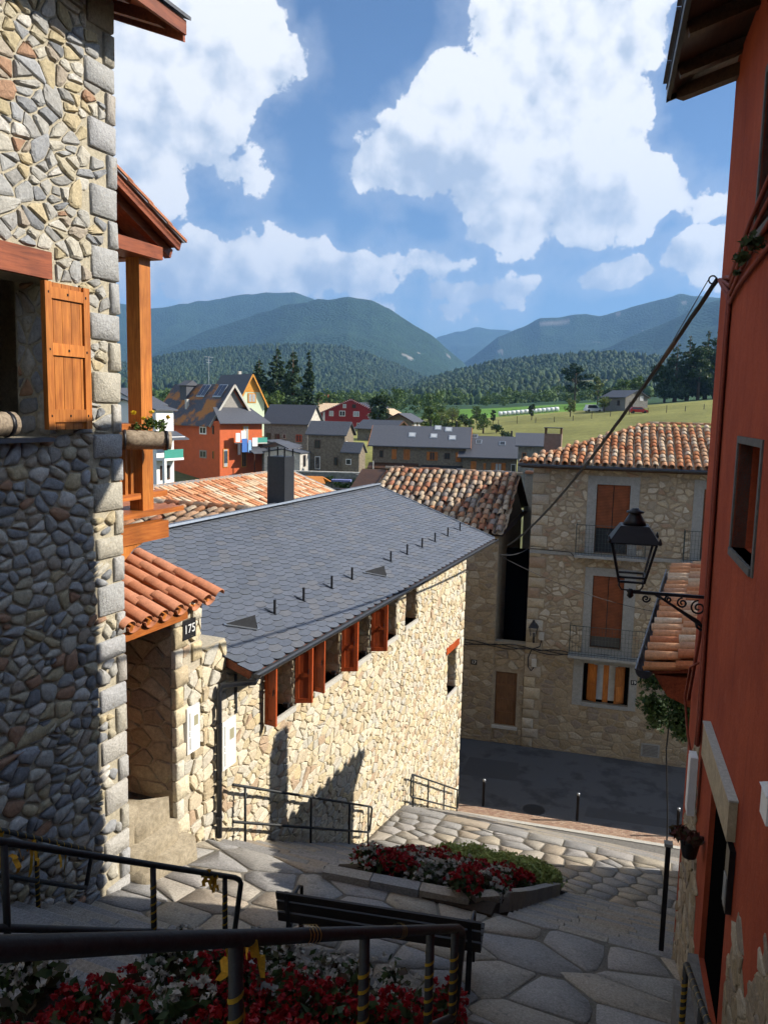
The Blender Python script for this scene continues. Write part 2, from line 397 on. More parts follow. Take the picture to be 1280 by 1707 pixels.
class MB:
    def __init__(s): s.v = []; s.f = []
    def box(s, x0, x1, y0, y1, z0, z1):
        b = len(s.v)
        s.v += [(x, y, z) for z in (z0, z1) for y in (y0, y1) for x in (x0, x1)]
        s.f += [tuple(b + i for i in q) for q in ((0, 2, 3, 1), (4, 5, 7, 6), (0, 1, 5, 4), (2, 6, 7, 3), (0, 4, 6, 2), (1, 3, 7, 5))]
        return s
    def quad(s, *p):
        b = len(s.v); s.v += list(p); s.f.append(tuple(range(b, b + len(p)))); return s
    def prism(s, poly, d):
        """poly: list of 3D points, extruded by vector d"""
        b = len(s.v); n = len(poly)
        s.v += list(poly) + [tuple(p[i] + d[i] for i in range(3)) for p in poly]
        s.f.append(tuple(b + i for i in range(n))); s.f.append(tuple(b + n + i for i in reversed(range(n))))
        for i in range(n):
            j = (i + 1) % n
            s.f.append((b + i, b + n + i, b + n + j, b + j))
        return s
    def bar(s, p, q, wd, ht, upv=(0, 0, 1)):
        p, q = Vector(p), Vector(q); d = (q - p).normalized(); sd_ = d.cross(Vector(upv)).normalized(); u = sd_.cross(d)
        a = [p + sd_ * (sx * wd / 2) + u * (sz * ht / 2) for sx, sz in ((-1, -1), (1, -1), (1, 1), (-1, 1))]
        return s.prism([tuple(x) for x in a], tuple(q - p))
    def tube(s, pts, r, n=8, caps=True):
        pts = [Vector(p) for p in pts]; m = len(pts); b = len(s.v)
        rr = r if isinstance(r, (list, tuple)) else [r] * m
        prev = None
        for i, p in enumerate(pts):
            d = (pts[min(i + 1, m - 1)] - pts[max(i - 1, 0)]).normalized()
            if prev is None:
                a = d.orthogonal().normalized()
            else:
                a = (prev - d * prev.dot(d)).normalized()
            prev = a; c = d.cross(a)
            for k in range(n):
                an = 2 * math.pi * k / n
                s.v.append(tuple(p + (a * math.cos(an) + c * math.sin(an)) * rr[i]))
        for i in range(m - 1):
            for k in range(n):
                k2 = (k + 1) % n
                s.f.append((b + i * n + k, b + i * n + k2, b + (i + 1) * n + k2, b + (i + 1) * n + k))
        if caps:
            s.f.append(tuple(b + k for k in reversed(range(n)))); s.f.append(tuple(b + (m - 1) * n + k for k in range(n)))
        return s
    def lathe(s, c, prof, n=12):
        b = len(s.v); m = len(prof)
        for (r, z) in prof:
            for k in range(n):
                a = 2 * math.pi * k / n
                s.v.append((c[0] + r * math.cos(a), c[1] + r * math.sin(a), c[2] + z))
        for i in range(m - 1):
            for k in range(n):
                k2 = (k + 1) % n
                s.f.append((b + i * n + k, b + i * n + k2, b + (i + 1) * n + k2, b + (i + 1) * n + k))
        s.f.append(tuple(b + k for k in reversed(range(n)))); s.f.append(tuple(b + (m - 1) * n + k for k in range(n)))
        return s
    def build(s, name, mat, parent, smooth=False, label=None, kind=None):
        o = ORG.get(parent.name, (0, 0, 0))
        me = newmesh(name, [(p[0] - o[0], p[1] - o[1], p[2] - o[2]) for p in s.v], s.f, mat, smooth)
        ob = child(name, me, parent)
        if label: ob['label'] = label
        if kind: ob['kind'] = kind
        return ob
    def top(s, name, label, cat, fr, at, mat, smooth=False, group=None, kind=None):
        me = newmesh(name, [(p[0] - at[0], p[1] - at[1], p[2] - at[2]) for p in s.v], s.f, mat, smooth)
        o = bpy.data.objects.new(name, me); COL.objects.link(o)
        o.location = fr.w(*at); o.rotation_euler = (0, 0, fr.rot); ORG[o.name] = at
        return tag(o, label, cat, group, kind)
def rod(name, p, q, r, mat, parent, n=8): return MB().tube([p, q], r, n).build(name, mat, parent, True)

# stone fields -------------------------------------------------------
def clip(poly, nx, ny, d):
    """keep points with nx*x+ny*y <= d"""
    out = []
    n = len(poly)
    for i in range(n):
        a, b = poly[i], poly[(i + 1) % n]
        da = nx * a[0] + ny * a[1] - d; db = nx * b[0] + ny * b[1] - d
        if da <= 0: out.append(a)
        if (da < 0 < db) or (db < 0 < da):
            k = da / (da - db); out.append((a[0] + (b[0] - a[0]) * k, a[1] + (b[1] - a[1]) * k))
    return out
def cells(rect, size, joint, holes=(), jit=.42, drop=.10, seed=1, extra=0.):
    g = np.random.default_rng(seed)
    a0, a1, b0, b1 = rect; wd, ht = size; k = wd / ht
    pts = []
    nr = max(1, round((b1 - b0) / ht))
    for r in range(-1, nr + 1):
        sh = g.random()
        for c in range(-1, int((a1 - a0) / wd) + 2):
            if g.random() < drop: continue
            pts.append((a0 + (c + sh + (g.random() - .5) * 2 * jit) * wd, b0 + (r + .5 + (g.random() - .5) * 2 * jit) * (b1 - b0) / nr))
            if g.random() < extra: pts.append((pts[-1][0] + (g.random() - .5) * .9 * wd, pts[-1][1] + (.35 + .3 * g.random()) * ht * (1 if g.random() < .5 else -1)))
    P = np.array(pts); Q = P / np.array([k, 1.])
    res = []
    for i in range(len(P)):
        if not (a0 - wd < P[i, 0] < a1 + wd and b0 - ht < P[i, 1] < b1 + ht): continue
        d2 = ((Q - Q[i]) ** 2).sum(1); idx = np.argsort(d2)[1:15]
        poly = [(a0, b0), (a1, b0), (a1, b1), (a0, b1)]
        for j in idx:
            dx, dy = (Q[j] - Q[i]); mx, my = (P[i] + P[j]) / 2
            nx, ny = dx / k, dy; l = math.hypot(nx, ny); nx /= l; ny /= l
            poly = clip(poly, nx, ny, nx * mx + ny * my - joint / 2)
            if len(poly) < 3: break
        if len(poly) < 3: continue
        cx = sum(p[0] for p in poly) / len(poly); cy = sum(p[1] for p in poly) / len(poly)
        ok = True
        for (h0, h1, g0, g1) in holes:
            dd = [h0 - cx, cx - h1, g0 - cy, cy - g1]; m = max(dd)
            if m <= 0.01: ok = False; break
            s_ = dd.index(m)
            poly = clip(poly, *[(1, 0, h0), (-1, 0, -h1), (0, 1, g0), (0, -1, -g1)][s_])
            if len(poly) < 3: ok = False; break
        if not ok: continue
        ar = abs(sum(poly[q][0] * poly[(q + 1) % len(poly)][1] - poly[(q + 1) % len(poly)][0] * poly[q][1] for q in range(len(poly)))) / 2
        if ar < .05 * wd * ht: continue
        res.append(poly)
    return res
def chaikin(p, r=.25):
    o = []
    n = len(p)
    for i in range(n):
        a, b = p[i], p[(i + 1) % n]
        o.append((a[0] + (b[0] - a[0]) * r, a[1] + (b[1] - a[1]) * r)); o.append((a[0] + (b[0] - a[0]) * (1 - r), a[1] + (b[1] - a[1]) * (1 - r)))
    return o
def jagged(p, g):
    """broken outline: corners shifted, edge middles chipped inwards"""
    o = []; n = len(p); cx = sum(q[0] for q in p) / n; cy = sum(q[1] for q in p) / n
    for i in range(n):
        a, b = p[i], p[(i + 1) % n]
        k = .03 + .10 * g.random(); o.append((a[0] + (cx - a[0]) * k, a[1] + (cy - a[1]) * k))
        k = .09 * g.random(); u = .35 + .3 * g.random(); mx, my = a[0] + (b[0] - a[0]) * u, a[1] + (b[1] - a[1]) * u
        o.append((mx + (cx - mx) * k, my + (cy - my) * k))
    return o
def stone(poly, h, g, round_=.25, flat=.8, wob=.10, sink=.03, rough=.34, jag=0.):
    p = jagged(poly, g) if g.random() < jag else chaikin(poly, round_ * (.6 + .6 * g.random()))
    n = len(p)
    cx = sum(q[0] for q in p) / n; cy = sum(q[1] for q in p) / n
    tx, ty = (g.random(2) - .5) * 1.5 * rough * h
    sc = max(.05, max(abs(q[0] - cx) + abs(q[1] - cy) for q in p))
    v = []; f = []
    for (s_, hh) in ((1., -sink), (.985, h * .45), (flat, h * .93)):
        for q in p:
            e = 1 + (g.random() - .5) * wob * (1. if hh > 0 else .6)
            z = hh + ((tx * (q[0] - cx) + ty * (q[1] - cy)) / sc + (g.random() - .5) * rough * h if hh > 0 else 0)
            v.append((cx + (q[0] - cx) * s_ * e, cy + (q[1] - cy) * s_ * e, z))
    v.append((cx, cy, h * 1.02))
    for r in range(2):
        for i in range(n):
            j = (i + 1) % n
            f.append((r * n + i, r * n + j, (r + 1) * n + j, (r + 1) * n + i))
    for i in range(n): f.append((2 * n + i, 2 * n + (i + 1) % n, 3 * n))
    return v, f
def stones(polys, mp, parent, mat, h, nmax=300, key=None, round_=.25, flat=.8, name='stone', seed=3, wob=.10, vary=.5, sink=.03, sm=True, rough=.34, jag=0.):
    """each stone a part; past nmax the smaller ones are joined into one"""
    g = np.random.default_rng(seed)
    o = ORG.get(parent.name, (0, 0, 0))
    if key: polys = sorted(polys, key=lambda p: key(sum(q[0] for q in p) / len(p), sum(q[1] for q in p) / len(p)))
    jv, jf = [], []
    for i, p in enumerate(polys):
        v, f = stone(p, h * (1 - vary / 2 + vary * g.random()), g, round_, flat, wob, sink, rough, jag)
        v = [mp(*q) for q in v]; v = [(q[0] - o[0], q[1] - o[1], q[2] - o[2]) for q in v]
        if i < nmax:
            child(name, newmesh(name, v, f, mat, sm), parent)
        else:
            b = len(jv); jv += v; jf += [tuple(b + k for k in q) for q in f]
    if jv:
        ob = child(name + 's', newmesh(name + 's', jv, jf, mat, sm), parent); ob['kind'] = 'stuff'
def wall_face(parent, mp, rect, holes, mat, depth=.35, name='wall', back=M_DARK, thick=.5):
    """front sheet of a wall with openings, their reveals, and a body behind"""
    a0, a1, b0, b1 = rect
    xs = sorted({a0, a1, *[min(max(q, a0), a1) for h in holes for q in h[:2]]}); ys = sorted({b0, b1, *[min(max(q, b0), b1) for h in holes for q in h[2:]]})
    m = MB()
    for i in range(len(xs) - 1):
        for j in range(len(ys) - 1):
            cx, cy = (xs[i] + xs[i + 1]) / 2, (ys[j] + ys[j + 1]) / 2
            if any(h[0] < cx < h[1] and h[2] < cy < h[3] for h in holes): continue
            m.quad(mp(xs[i], ys[j], 0), mp(xs[i + 1], ys[j], 0), mp(xs[i + 1], ys[j + 1], 0), mp(xs[i], ys[j + 1], 0))
    for (h0, h1, g0, g1) in holes:
        for (p, q) in (((h0, g0), (h1, g0)), ((h1, g0), (h1, g1)), ((h1, g1), (h0, g1)), ((h0, g1), (h0, g0))):
            m.quad(mp(*p, 0), mp(*q, 0), mp(*q, -depth), mp(*p, -depth))
    # sides, top and back of the body
    for (p, q) in (((a0, b0), (a1, b0)), ((a1, b0), (a1, b1)), ((a1, b1), (a0, b1)), ((a0, b1), (a0, b0))):
        m.quad(mp(*p, 0), mp(*q, 0), mp(*q, -thick), mp(*p, -thick))
    m.quad(*[mp(*p, -thick) for p in ((a0, b0), (a1, b0), (a1, b1), (a0, b1))])
    return m.build(name, mat, parent)

# roof tiles ---------------------------------------------------------
def tile_mesh(name, L, r_lo, r_hi, mat, conv=True, n=6, th=.014):
    v = []; f = []
    for (y, r) in ((0, r_lo), (L, r_hi)):
        for rr in (r, r - th):
            for k in range(n + 1):
                a = math.pi * k / n
                z = rr * math.sin(a) * .82
                v.append((-rr * math.cos(a), y, z if conv else -z + .02))
    m = n + 1
    for k in range(n):
        f += [(k, k + 1, 2 * m + k + 1, 2 * m + k), (m + k, 3 * m + k, 3 * m + k + 1, m + k + 1), (k, m + k, m + k + 1, k + 1)]
    f += [(0, 2 * m, 3 * m, m), (n, m + n, 3 * m + n, 2 * m + n)]
    me = newmesh(name, v, f, mat, True)
    return me
def axes(o, x, y):
    x, y = Vector(x).normalized(), Vector(y).normalized(); z = x.cross(y).normalized(); x = y.cross(z)
    return Matrix(((x.x, y.x, z.x, o[0]), (x.y, y.y, z.y, o[1]), (x.z, y.z, z.z, o[2]), (0, 0, 0, 1)))
def barrel_roof(parent, o, xdir, ydir, ncol, pitch, nrow, expo, mcov, mpan, g, limit=None, x_lo=None, jit=.012, nmax=300, cover_first=True, keep=None, name='roof_tile'):
    """o: eave corner; xdir along the eave, ydir up the slope; covers and channels, each tile a part"""
    og = ORG.get(parent.name, (0, 0, 0))
    o = Vector(o) - Vector(og); xd, yd = Vector(xdir).normalized(), Vector(ydir).normalized(); zd = xd.cross(yd).normalized()
    cnt = 0; jv = []; jf = []
    for r in range(nrow):
        for c in range(ncol * 2 + 1):
            cover = (c % 2 == 1)
            xx = c * pitch / 2; yy = r * expo
            if keep and not keep(xx, yy): continue
            p = o + xd * (xx + g.normal() * jit) + yd * (yy + g.normal() * jit * .8 - (0.03 if not cover else 0)) + zd * ((.055 if cover else .0) + g.normal() * .004)
            xa = xd + yd * g.normal() * .03; ya = yd + xd * g.normal() * .02 - zd * .045
            M_ = axes(p, xa, ya); me = mcov if cover else mpan
            if cnt < nmax:
                child(name, me, parent, M_); cnt += 1
            else:
                b = len(jv); jv += [tuple(M_ @ q.co) for q in me.vertices]; jf += [tuple(b + i for i in q.vertices) for q in me.polygons]
    if jv:
        ob = child(name + 's', newmesh(name + 's', jv, jf, mcov.materials[0], True), parent); ob['kind'] = 'stuff'

# foliage ------------------------------------------------------------
def leaf_cloud(centers, radii, n, size, g, squash=.8, shell=.55):
    """n leaf quads spread through ellipsoidal clumps -> (verts, faces)"""
    centers = np.asarray(centers, float); radii = np.asarray(radii, float)
    wts = radii ** 2; idx = g.choice(len(centers), n, p=wts / wts.sum())
    d = g.normal(size=(n, 3)); d /= np.linalg.norm(d, axis=1)[:, None]
    rr = (shell + (1 - shell) * g.random(n)) * radii[idx]
    pos = centers[idx] + d * rr[:, None] * np.array([1, 1, squash])
    nrm = d * .6 + g.normal(size=(n, 3)) * .6; nrm /= np.linalg.norm(nrm, axis=1)[:, None]
    t1 = np.cross(nrm, g.normal(size=(n, 3))); t1 /= np.linalg.norm(t1, axis=1)[:, None]
    t2 = np.cross(nrm, t1)
    s = size * (.6 + .8 * g.random(n))[:, None]
    a = t1 * s; b = t2 * s * .6
    v = np.stack([pos - a, pos + b * .9, pos + a, pos - b * .9], 1).reshape(-1, 3)
    f = np.arange(n * 4).reshape(n, 4)
    return v, f

# ================================================================== TERRAIN: valley, meadow, mountains
_lat = np.random.default_rng(5).random((256, 256))
def vnoise(x, y):
    xi = np.floor(x).astype(int); yi = np.floor(y).astype(int); fx = x - xi; fy = y - yi
    fx = fx * fx * (3 - 2 * fx); fy = fy * fy * (3 - 2 * fy)
    a = _lat[xi % 256, yi % 256]; b = _lat[(xi + 1) % 256, yi % 256]; c = _lat[xi % 256, (yi + 1) % 256]; d = _lat[(xi + 1) % 256, (yi + 1) % 256]
    return (a * (1 - fx) + b * fx) * (1 - fy) + (c * (1 - fx) + d * fx) * fy
def fbm(x, y, o=5):
    s = 0; a = .5
    for i in range(o):
        s = s + a * vnoise(x * 2 ** i + 17.3 * i, y * 2 ** i + 5.1 * i); a *= .5
    return s
def ridged(x, y, o=5):
    s = 0; a = .5
    for i in range(o):
        s = s + a * (1 - np.abs(2 * vnoise(x * 2 ** i + 7.3 * i, y * 2 ** i + 3.1 * i) - 1)); a *= .5
    return s
def prof(pts):
    q = sorted(px_dir(x, y) for x, y in pts)
    return np.array([a for a, e in q]), np.array([math.tan(rad(e)) for a, e in q])
LAY = [  # crest profile, crest distance, width of the near slope
    (prof([(-900, 560), (-500, 500), (-200, 530), (0, 500), (100, 512), (200, 505), (245, 513), (290, 508), (340, 500), (400, 490), (440, 487), (490, 486), (522, 496), (600, 540), (700, 620), (760, 680)]), 5600, 2600),
    (prof([(-600, 640), (0, 640), (150, 620), (250, 592), (330, 556), (400, 530), (470, 510), (530, 498), (580, 493), (620, 500), (650, 513), (690, 540), (720, 558), (745, 580), (770, 602), (800, 640), (850, 690)]), 4000, 1900),
    (prof([(-900, 560), (-300, 600), (0, 620), (200, 610), (240, 605), (300, 592), (380, 583), (450, 580), (520, 578), (560, 580), (610, 590), (660, 611), (700, 630), (740, 652), (800, 685)]), 2100, 1000),
    (prof([(600, 640), (700, 580), (730, 560), (760, 553), (790, 545), (820, 546), (850, 548), (920, 600), (1000, 680)]), 8200, 3000),
    (prof([(720, 680), (740, 625), (790, 592), (830, 560), (870, 545), (900, 529), (930, 528), (960, 522), (1000, 525), (1040, 515), (1080, 503), (1110, 495), (1130, 489), (1160, 492), (1250, 500), (1500, 450), (2000, 520)]), 5000, 2500),
    (prof([(930, 690), (985, 592), (1040, 566), (1100, 540), (1150, 515), (1200, 498), (1280, 470), (1500, 430), (2200, 500)]), 3600, 1700),
    (prof([(640, 690), (700, 641), (760, 625), (820, 611), (880, 603), (960, 597), (1020, 596), (1080, 602), (1190, 612), (1300, 600), (1600, 560), (2200, 560)]), 1500, 800),
]
def base_h(x, y):
    r = np.hypot(x, y)
    az = np.degrees(np.arctan2(x, y))
    h = np.interp(r, [0, 34, 46, 60, 104, 118, 130, 230, 500, 1000, 1700, 9000], [-13.6, -13.6, -9.6, -9.2, -9.0, -6.4, -5.0, -.4, 6, 13, 18, 60])
    side = np.interp(az, [-60, -10, 3, 7, 14, 22, 60], [-5, -4, -2.6, -1.7, 1.2, 4.6, 7])
    h = h + side * np.interp(r, [60, 118, 230, 600, 1500], [0, .2, 1., 1.5, 0])
    return h
def terrain_h(x, y):
    r = np.hypot(x, y); az = np.degrees(np.arctan2(x, y))
    h = base_h(x, y); hb0 = h.copy()
    sp = ridged(x / 900. + 3, y / 900. + 9, 5)
    low = fbm(x / 420., y / 420., 5)
    cover = np.zeros_like(h)
    for i, ((pa, pe), D, wd) in enumerate(LAY):
        e = np.interp(az, pa, pe, left=pe[0], right=pe[-1])
        Dk = D * (1 + .10 * (fbm(az / 9. + 30 * i, az * 0 + i, 3) - .5))
        crest = Dk * e
        tt = (r - (Dk - wd)) / wd
        up_ = np.clip(tt, 0, 1); dn = np.clip((r - Dk) / (wd * .8), 0, 1)
        s_ = up_ ** 1.15 * (1 - .35 * dn)
        body = 4 * up_ * (1 - up_)
        hh = crest * s_ * (1 - body * .42 * (1 - sp) * 1.2)
        hh = hh + (fbm(x / 130., y / 130., 3) - .5) * 14 * np.clip(up_ * 2, 0, 1)
        hh = np.where(up_ > 0, hb0 * (1 - up_) + hh, -1e9)
        new = hh > h
        h = np.where(new, hh, h)
        cover = np.where(new, i + 1, cover)
    near = np.clip((r - 100) / 300, 0, 1)
    h = h + (low - .5) * 3 * near * (cover == 0)
    return h, cover
AZ = np.concatenate([np.linspace(-180, -50, 44)[:-1], np.linspace(-50, -28, 60)[:-1], np.linspace(-28, 28, 560)[:-1], np.linspace(28, 50, 60)[:-1], np.linspace(50, 180, 44)])
RR = np.concatenate([[0.5, 20, 34], np.linspace(37, 60, 8), np.linspace(66, 220, 34), np.geomspace(230, 1000, 55)[0:], np.geomspace(1015, 9500, 190)])
A_, R_ = np.meshgrid(np.radians(AZ), RR, indexing='ij')
X_, Y_ = np.sin(A_) * R_, np.cos(A_) * R_
Z_, CV = terrain_h(X_, Y_)
na, nr = X_.shape
vv = np.stack([X_, Y_, Z_], -1).reshape(-1, 3)
ii = np.arange(na * nr).reshape(na, nr)
ff = np.stack([ii[:-1, :-1], ii[1:, :-1], ii[1:, 1:], ii[:-1, 1:]], -1).reshape(-1, 4)[:, ::-1]
def terrain_mat():
    m, t, p, vec, rnd, tcn = shader('terrain_cover', .95, .1)
    at = t.add('ShaderNodeAttribute', attribute_name='cover')
    ob = tcn.outputs['Object']
    n = t.noise(ob, .012, 6, .6); n2 = t.noise(ob, .05, 6, .65); n3 = t.noise(ob, 1.1, 5, .7)
    c = t.mix(1., at.outputs['Color'], t.ramp(n, [(.32, (.72,) * 3), (.68, (1.3,) * 3)]), 'MULTIPLY')
    c = t.mix(1., c, t.ramp(n2, [(.3, (.70,) * 3), (.7, (1.32,) * 3)]), 'MULTIPLY')
    c = t.mix(1., c, t.ramp(n3, [(.3, (.74, .76, .7)), (.7, (1.28, 1.22, 1.2))]), 'MULTIPLY')
    t.l.new(c, p.inputs['Base Color'])
    vo = t.add('ShaderNodeTexVoronoi'); vo.inputs['Scale'].default_value = .085; t.l.new(ob, vo.inputs['Vector'])
    b = t.add('ShaderNodeBump'); b.inputs['Distance'].default_value = 9.; b.invert = True
    t.l.new(t.math('MULTIPLY', at.outputs['Alpha'], 1.0), b.inputs['Strength'])
    t.l.new(vo.outputs['Distance'], b.inputs['Height'])
    t.l.new(b.outputs[0], p.inputs['Normal'])
    return m
me = bigmesh('terrain', vv, ff, terrain_mat(), True)
azd = np.degrees(A_)
def smooth(a, b, x):
    q = np.clip((x - a) / (b - a), 0, 1); return q * q * (3 - 2 * q)
patch = fbm(X_ / 260. + 40, Y_ / 200., 4)
colr = np.zeros((na, nr, 4)); 
forest = np.array([.024, .050, .024]); mead = np.array([.21, .21, .07]); bright = np.array([.12, .25, .04]); rock = np.array([.36, .34, .31]); town = np.array([.12, .13, .06])
colr[..., :3] = forest; colr[..., 3] = .8
flat = (CV == 0)
m_ = flat[..., None]
fieldmix = smooth(.46, .52, patch)[..., None]
gcol = np.where(R_[..., None] < 112, town, np.where(R_[..., None] < 235, mead, forest * 1.5 * (1 - fieldmix) + (bright * .6 + mead * .5) * fieldmix))
gcol = np.where(((R_ > 235) & (R_ < 360) & (azd > 5) & (azd < 14.5))[..., None], bright, gcol)
colr[..., :3] = np.where(m_, gcol, colr[..., :3]); colr[..., 3] = np.where(flat, .0, colr[..., 3])
rk = (CV == 2) & (azd > 0.5) & (azd < 6) & (vnoise(X_ / 40., Y_ / 60.) > .86) & (ridged(X_ / 300., Y_ / 300., 3) > .58)
rk |= (CV == 5) & (vnoise(X_ / 70. + 5, Y_ / 90.) > .93)
colr[..., :3] = np.where(rk[..., None], rock * .55, colr[..., :3]); colr[..., 3] = np.where(rk, .3, colr[..., 3])
clr = ((CV == 7) & (fbm(X_ / 110. + 3, Y_ / 110., 4) > .60)) | ((CV == 3) & (fbm(X_ / 150. + 13, Y_ / 150., 4) > .70))
colr[..., :3] = np.where(clr[..., None], np.array([.15, .15, .06]), colr[..., :3]); colr[..., 3] = np.where(clr, .1, colr[..., 3])
ca = me.color_attributes.new('cover', 'FLOAT_COLOR', 'POINT')
ca.data.foreach_set('color', colr.reshape(-1).astype(np.float32))
to = bpy.data.objects.new('terrain', me); COL.objects.link(to); to['kind'] = 'structure'

# forest standing on the nearer hills and in the valley: nobody could count it
def tree_scatter(name, label, n, rlo, rhi, azlo, azhi, hts, want, g, mat, cone=.6, cond=None):
    az = np.radians(azlo + (azhi - azlo) * g.random(n)); r = np.sqrt(rlo ** 2 + (rhi ** 2 - rlo ** 2) * g.random(n))
    x, y = np.sin(az) * r, np.cos(az) * r
    z, cv = terrain_h(x, y)
    k = np.isin(cv, want)
    if cond is not None: k &= cond(x, y, cv)
    x, y, z = x[k], y[k], z[k]; n = len(x)
    ht = hts[0] + (hts[1] - hts[0]) * g.random(n)
    isc = g.random(n) < cone
    ring = 5
    rows = []
    ang = np.arange(ring) * 2 * np.pi / ring
    lev = np.array([(.10, .20, .32, .26, .02)])
    zc = np.array([0.05, .30, .62, 1.0]); rc = np.array([.20, .26, .15, .01])
    zb = np.array([0.08, .42, .80, 1.0]); rb = np.array([.22, .42, .32, .04])
    V = np.zeros((n, 4 * ring, 3))
    for q in range(4):
        for a in range(ring):
            jit = .75 + .5 * g.random(n)
            rad_ = np.where(isc, rc[q], rb[q]) * ht * jit
            V[:, q * ring + a, 0] = x + np.cos(ang[a] + q) * rad_
            V[:, q * ring + a, 1] = y + np.sin(ang[a] + q) * rad_
            V[:, q * ring + a, 2] = z + np.where(isc, zc[q], zb[q]) * ht * (1 + .08 * g.normal(size=n)) - .5
    F1 = []
    for q in range(3):
        for a in range(ring):
            b = (a + 1) % ring
            F1.append((q * ring + a, q * ring + b, (q + 1) * ring + b, (q + 1) * ring + a))
    Fq = (np.array(F1)[None] + (np.arange(n) * 4 * ring)[:, None, None]).reshape(-1, 4)
    mo = bigmesh(name, V.reshape(-1, 3), Fq, mat, False)
    o = bpy.data.objects.new(name, mo); COL.objects.link(o)
    tag(o, label, 'forest', kind='stuff')
    return o
M_FOREST = leafmat('forest_crowns', [(.016, .040, .020), (.030, .066, .024), (.060, .092, .026), (.022, .050, .020), (.046, .070, .030), (.026, .058, .030)], .8, .08)
M_FORESTL = leafmat('valley_crowns', [(.035, .075, .022), (.060, .110, .028), (.085, .13, .032)], .8, .1)
g = np.random.default_rng(21)
tree_scatter('hillside_forest', 'dense green forest covering the low hill on the right', 9000, 720, 1560, 1, 24, (5, 14), [7], g, M_FOREST, .5, lambda x, y, c: fbm(x / 110. + 3, y / 110., 4) < .60)
tree_scatter('ridge_forest', 'even conifer forest covering the rounded green ridge on the left', 15000, 1150, 2200, -21, 5, (6, 14), [3], g, M_FOREST, .8)
tree_scatter('valley_trees', 'hedgerow trees scattered over the far valley floor', 2600, 520, 1300, -22, 24, (4, 10), [0], g, M_FORESTL, .15, lambda x, y, c: fbm(x / 260. + 40, y / 200., 4) < .47)
def hedge_trees():
    gz = np.random.default_rng(23); cs = []; rs = []; n = 0
    while n < 190:
        az = math.radians(-21 + 44 * gz.random()); r = 245 + 285 * gz.random() ** .8
        x, y = math.sin(az) * r, math.cos(az) * r
        if fbm(np.array([x / 260. + 40]), np.array([y / 200.]), 4)[0] > .47 or (r < 375 and math.degrees(az) > 4.2): continue
        z = float(terrain_h(np.array([x]), np.array([y]))[0][0]); ht = 4 + 6 * gz.random(); n += 1
        for k in range(7):
            u = gz.random(); cs.append((x + gz.normal() * ht * .16, y + gz.normal() * ht * .16, z + ht * (.15 + .72 * u))); rs.append(ht * (.14 + .14 * gz.random()))
    v, f = leaf_cloud(cs, rs, 34000, .55, gz, .85, .3)
    o = bpy.data.objects.new('hedgerow_trees', bigmesh('hedgerow_trees', v, f, M_LEAF)); COL.objects.link(o); tag(o, 'mixed hedgerow trees between the valley fields', 'trees', kind='stuff')

hedge_trees()

# ================================================================== GROUND OF THE LANE
STEP0, ZL1 = 7.3, -6.15
def z_up(t): return ZL1 + .6 * (STEP0 - t)              # nosing line of the upper stair
def z_l1(t): return ZL1 - .2 * (t - STEP0)
F1T, F1Z = 9.9, z_l1(9.9)
def z_f1(t): return F1Z - (9.91 + F1Z) / 6.1 * 1.0 * (t - F1T) if False else F1Z + (-9.91 - F1Z) / 6.1 * (t - F1T)
def z_l2(t): return -9.91 - .11 * (t - 16.0)
F2T, F2Z = 18.6, z_l2(18.6)
def struct(name):
    o = thing(name, None, None, S); o['kind'] = 'structure'; return o
def stair_blocks(parent, t0, z0, run, rise, n, v0, v1, blk, g, down=True):
    """stone steps: every tread is a row of granite blocks"""
    for k in range(n):
        ta = t0 + run * k; zt = z0 - rise * (k + 1)
        x = v0
        while x < v1 - .02:
            x2 = min(x + blk * (.7 + .6 * g.random()), v1)
            if v1 - x2 < .3: x2 = v1
            j = (g.random(4) - .5) * .012
            m = MB(); e = .008
            poly = [(x + .002, ta - .01, zt - rise - .05), (x2 - .002, ta - .01, zt - rise - .05), (x2 - .002, ta + run + .03, zt - rise - .05), (x + .002, ta + run + .03, zt - rise - .05)]
            b = len(m.v)
            m.v += poly + [(p[0], p[1], zt - e + j[i]) for i, p in enumerate(poly)] + \
                [(poly[0][0] + e, poly[0][1], zt + j[0]), (poly[1][0] - e, poly[1][1], zt + j[1]), (poly[2][0] - e, poly[2][1] - e * 1.6, zt + j[2]), (poly[3][0] + e, poly[3][1] - e * 1.6, zt + j[3])]
            for a, c in ((0, 4), (4, 8)):
                for i in range(4):
                    q = (i + 1) % 4; m.f.append((a + i, a + q, c + q, c + i))
            m.f.append((8, 9, 10, 11))
            m.build('step_stone', M_GRANITE, parent)
            x = x2
gg = np.random.default_rng(11)
us = struct('upper_stairs')
m = MB()
m.prism([(-6.74, 7.3, -7.4), (-6.74, 7.3, -6.34), (-6.74, .1, -2.02), (-6.74, -16, -2.0), (-6.74, -16, -7.4)], (8.2, 0, 0))
m.build('stair_body', M_CONC, us)
UPN = 24
stair_blocks(us, 7.3 - UPN * .3, ZL1 + UPN * .18 + 0, .3, .18, UPN, -6.72, -3.48, .9, gg)
stair_blocks(us, 7.3 - UPN * .3, ZL1 + UPN * .18 + 0, .3, .18, UPN, -1.35, .62, .8, gg)
MB().box(-6.7, 1.9, -16, .1, -2.1, -1.83).build('top_platform', M_GRANITE, us)

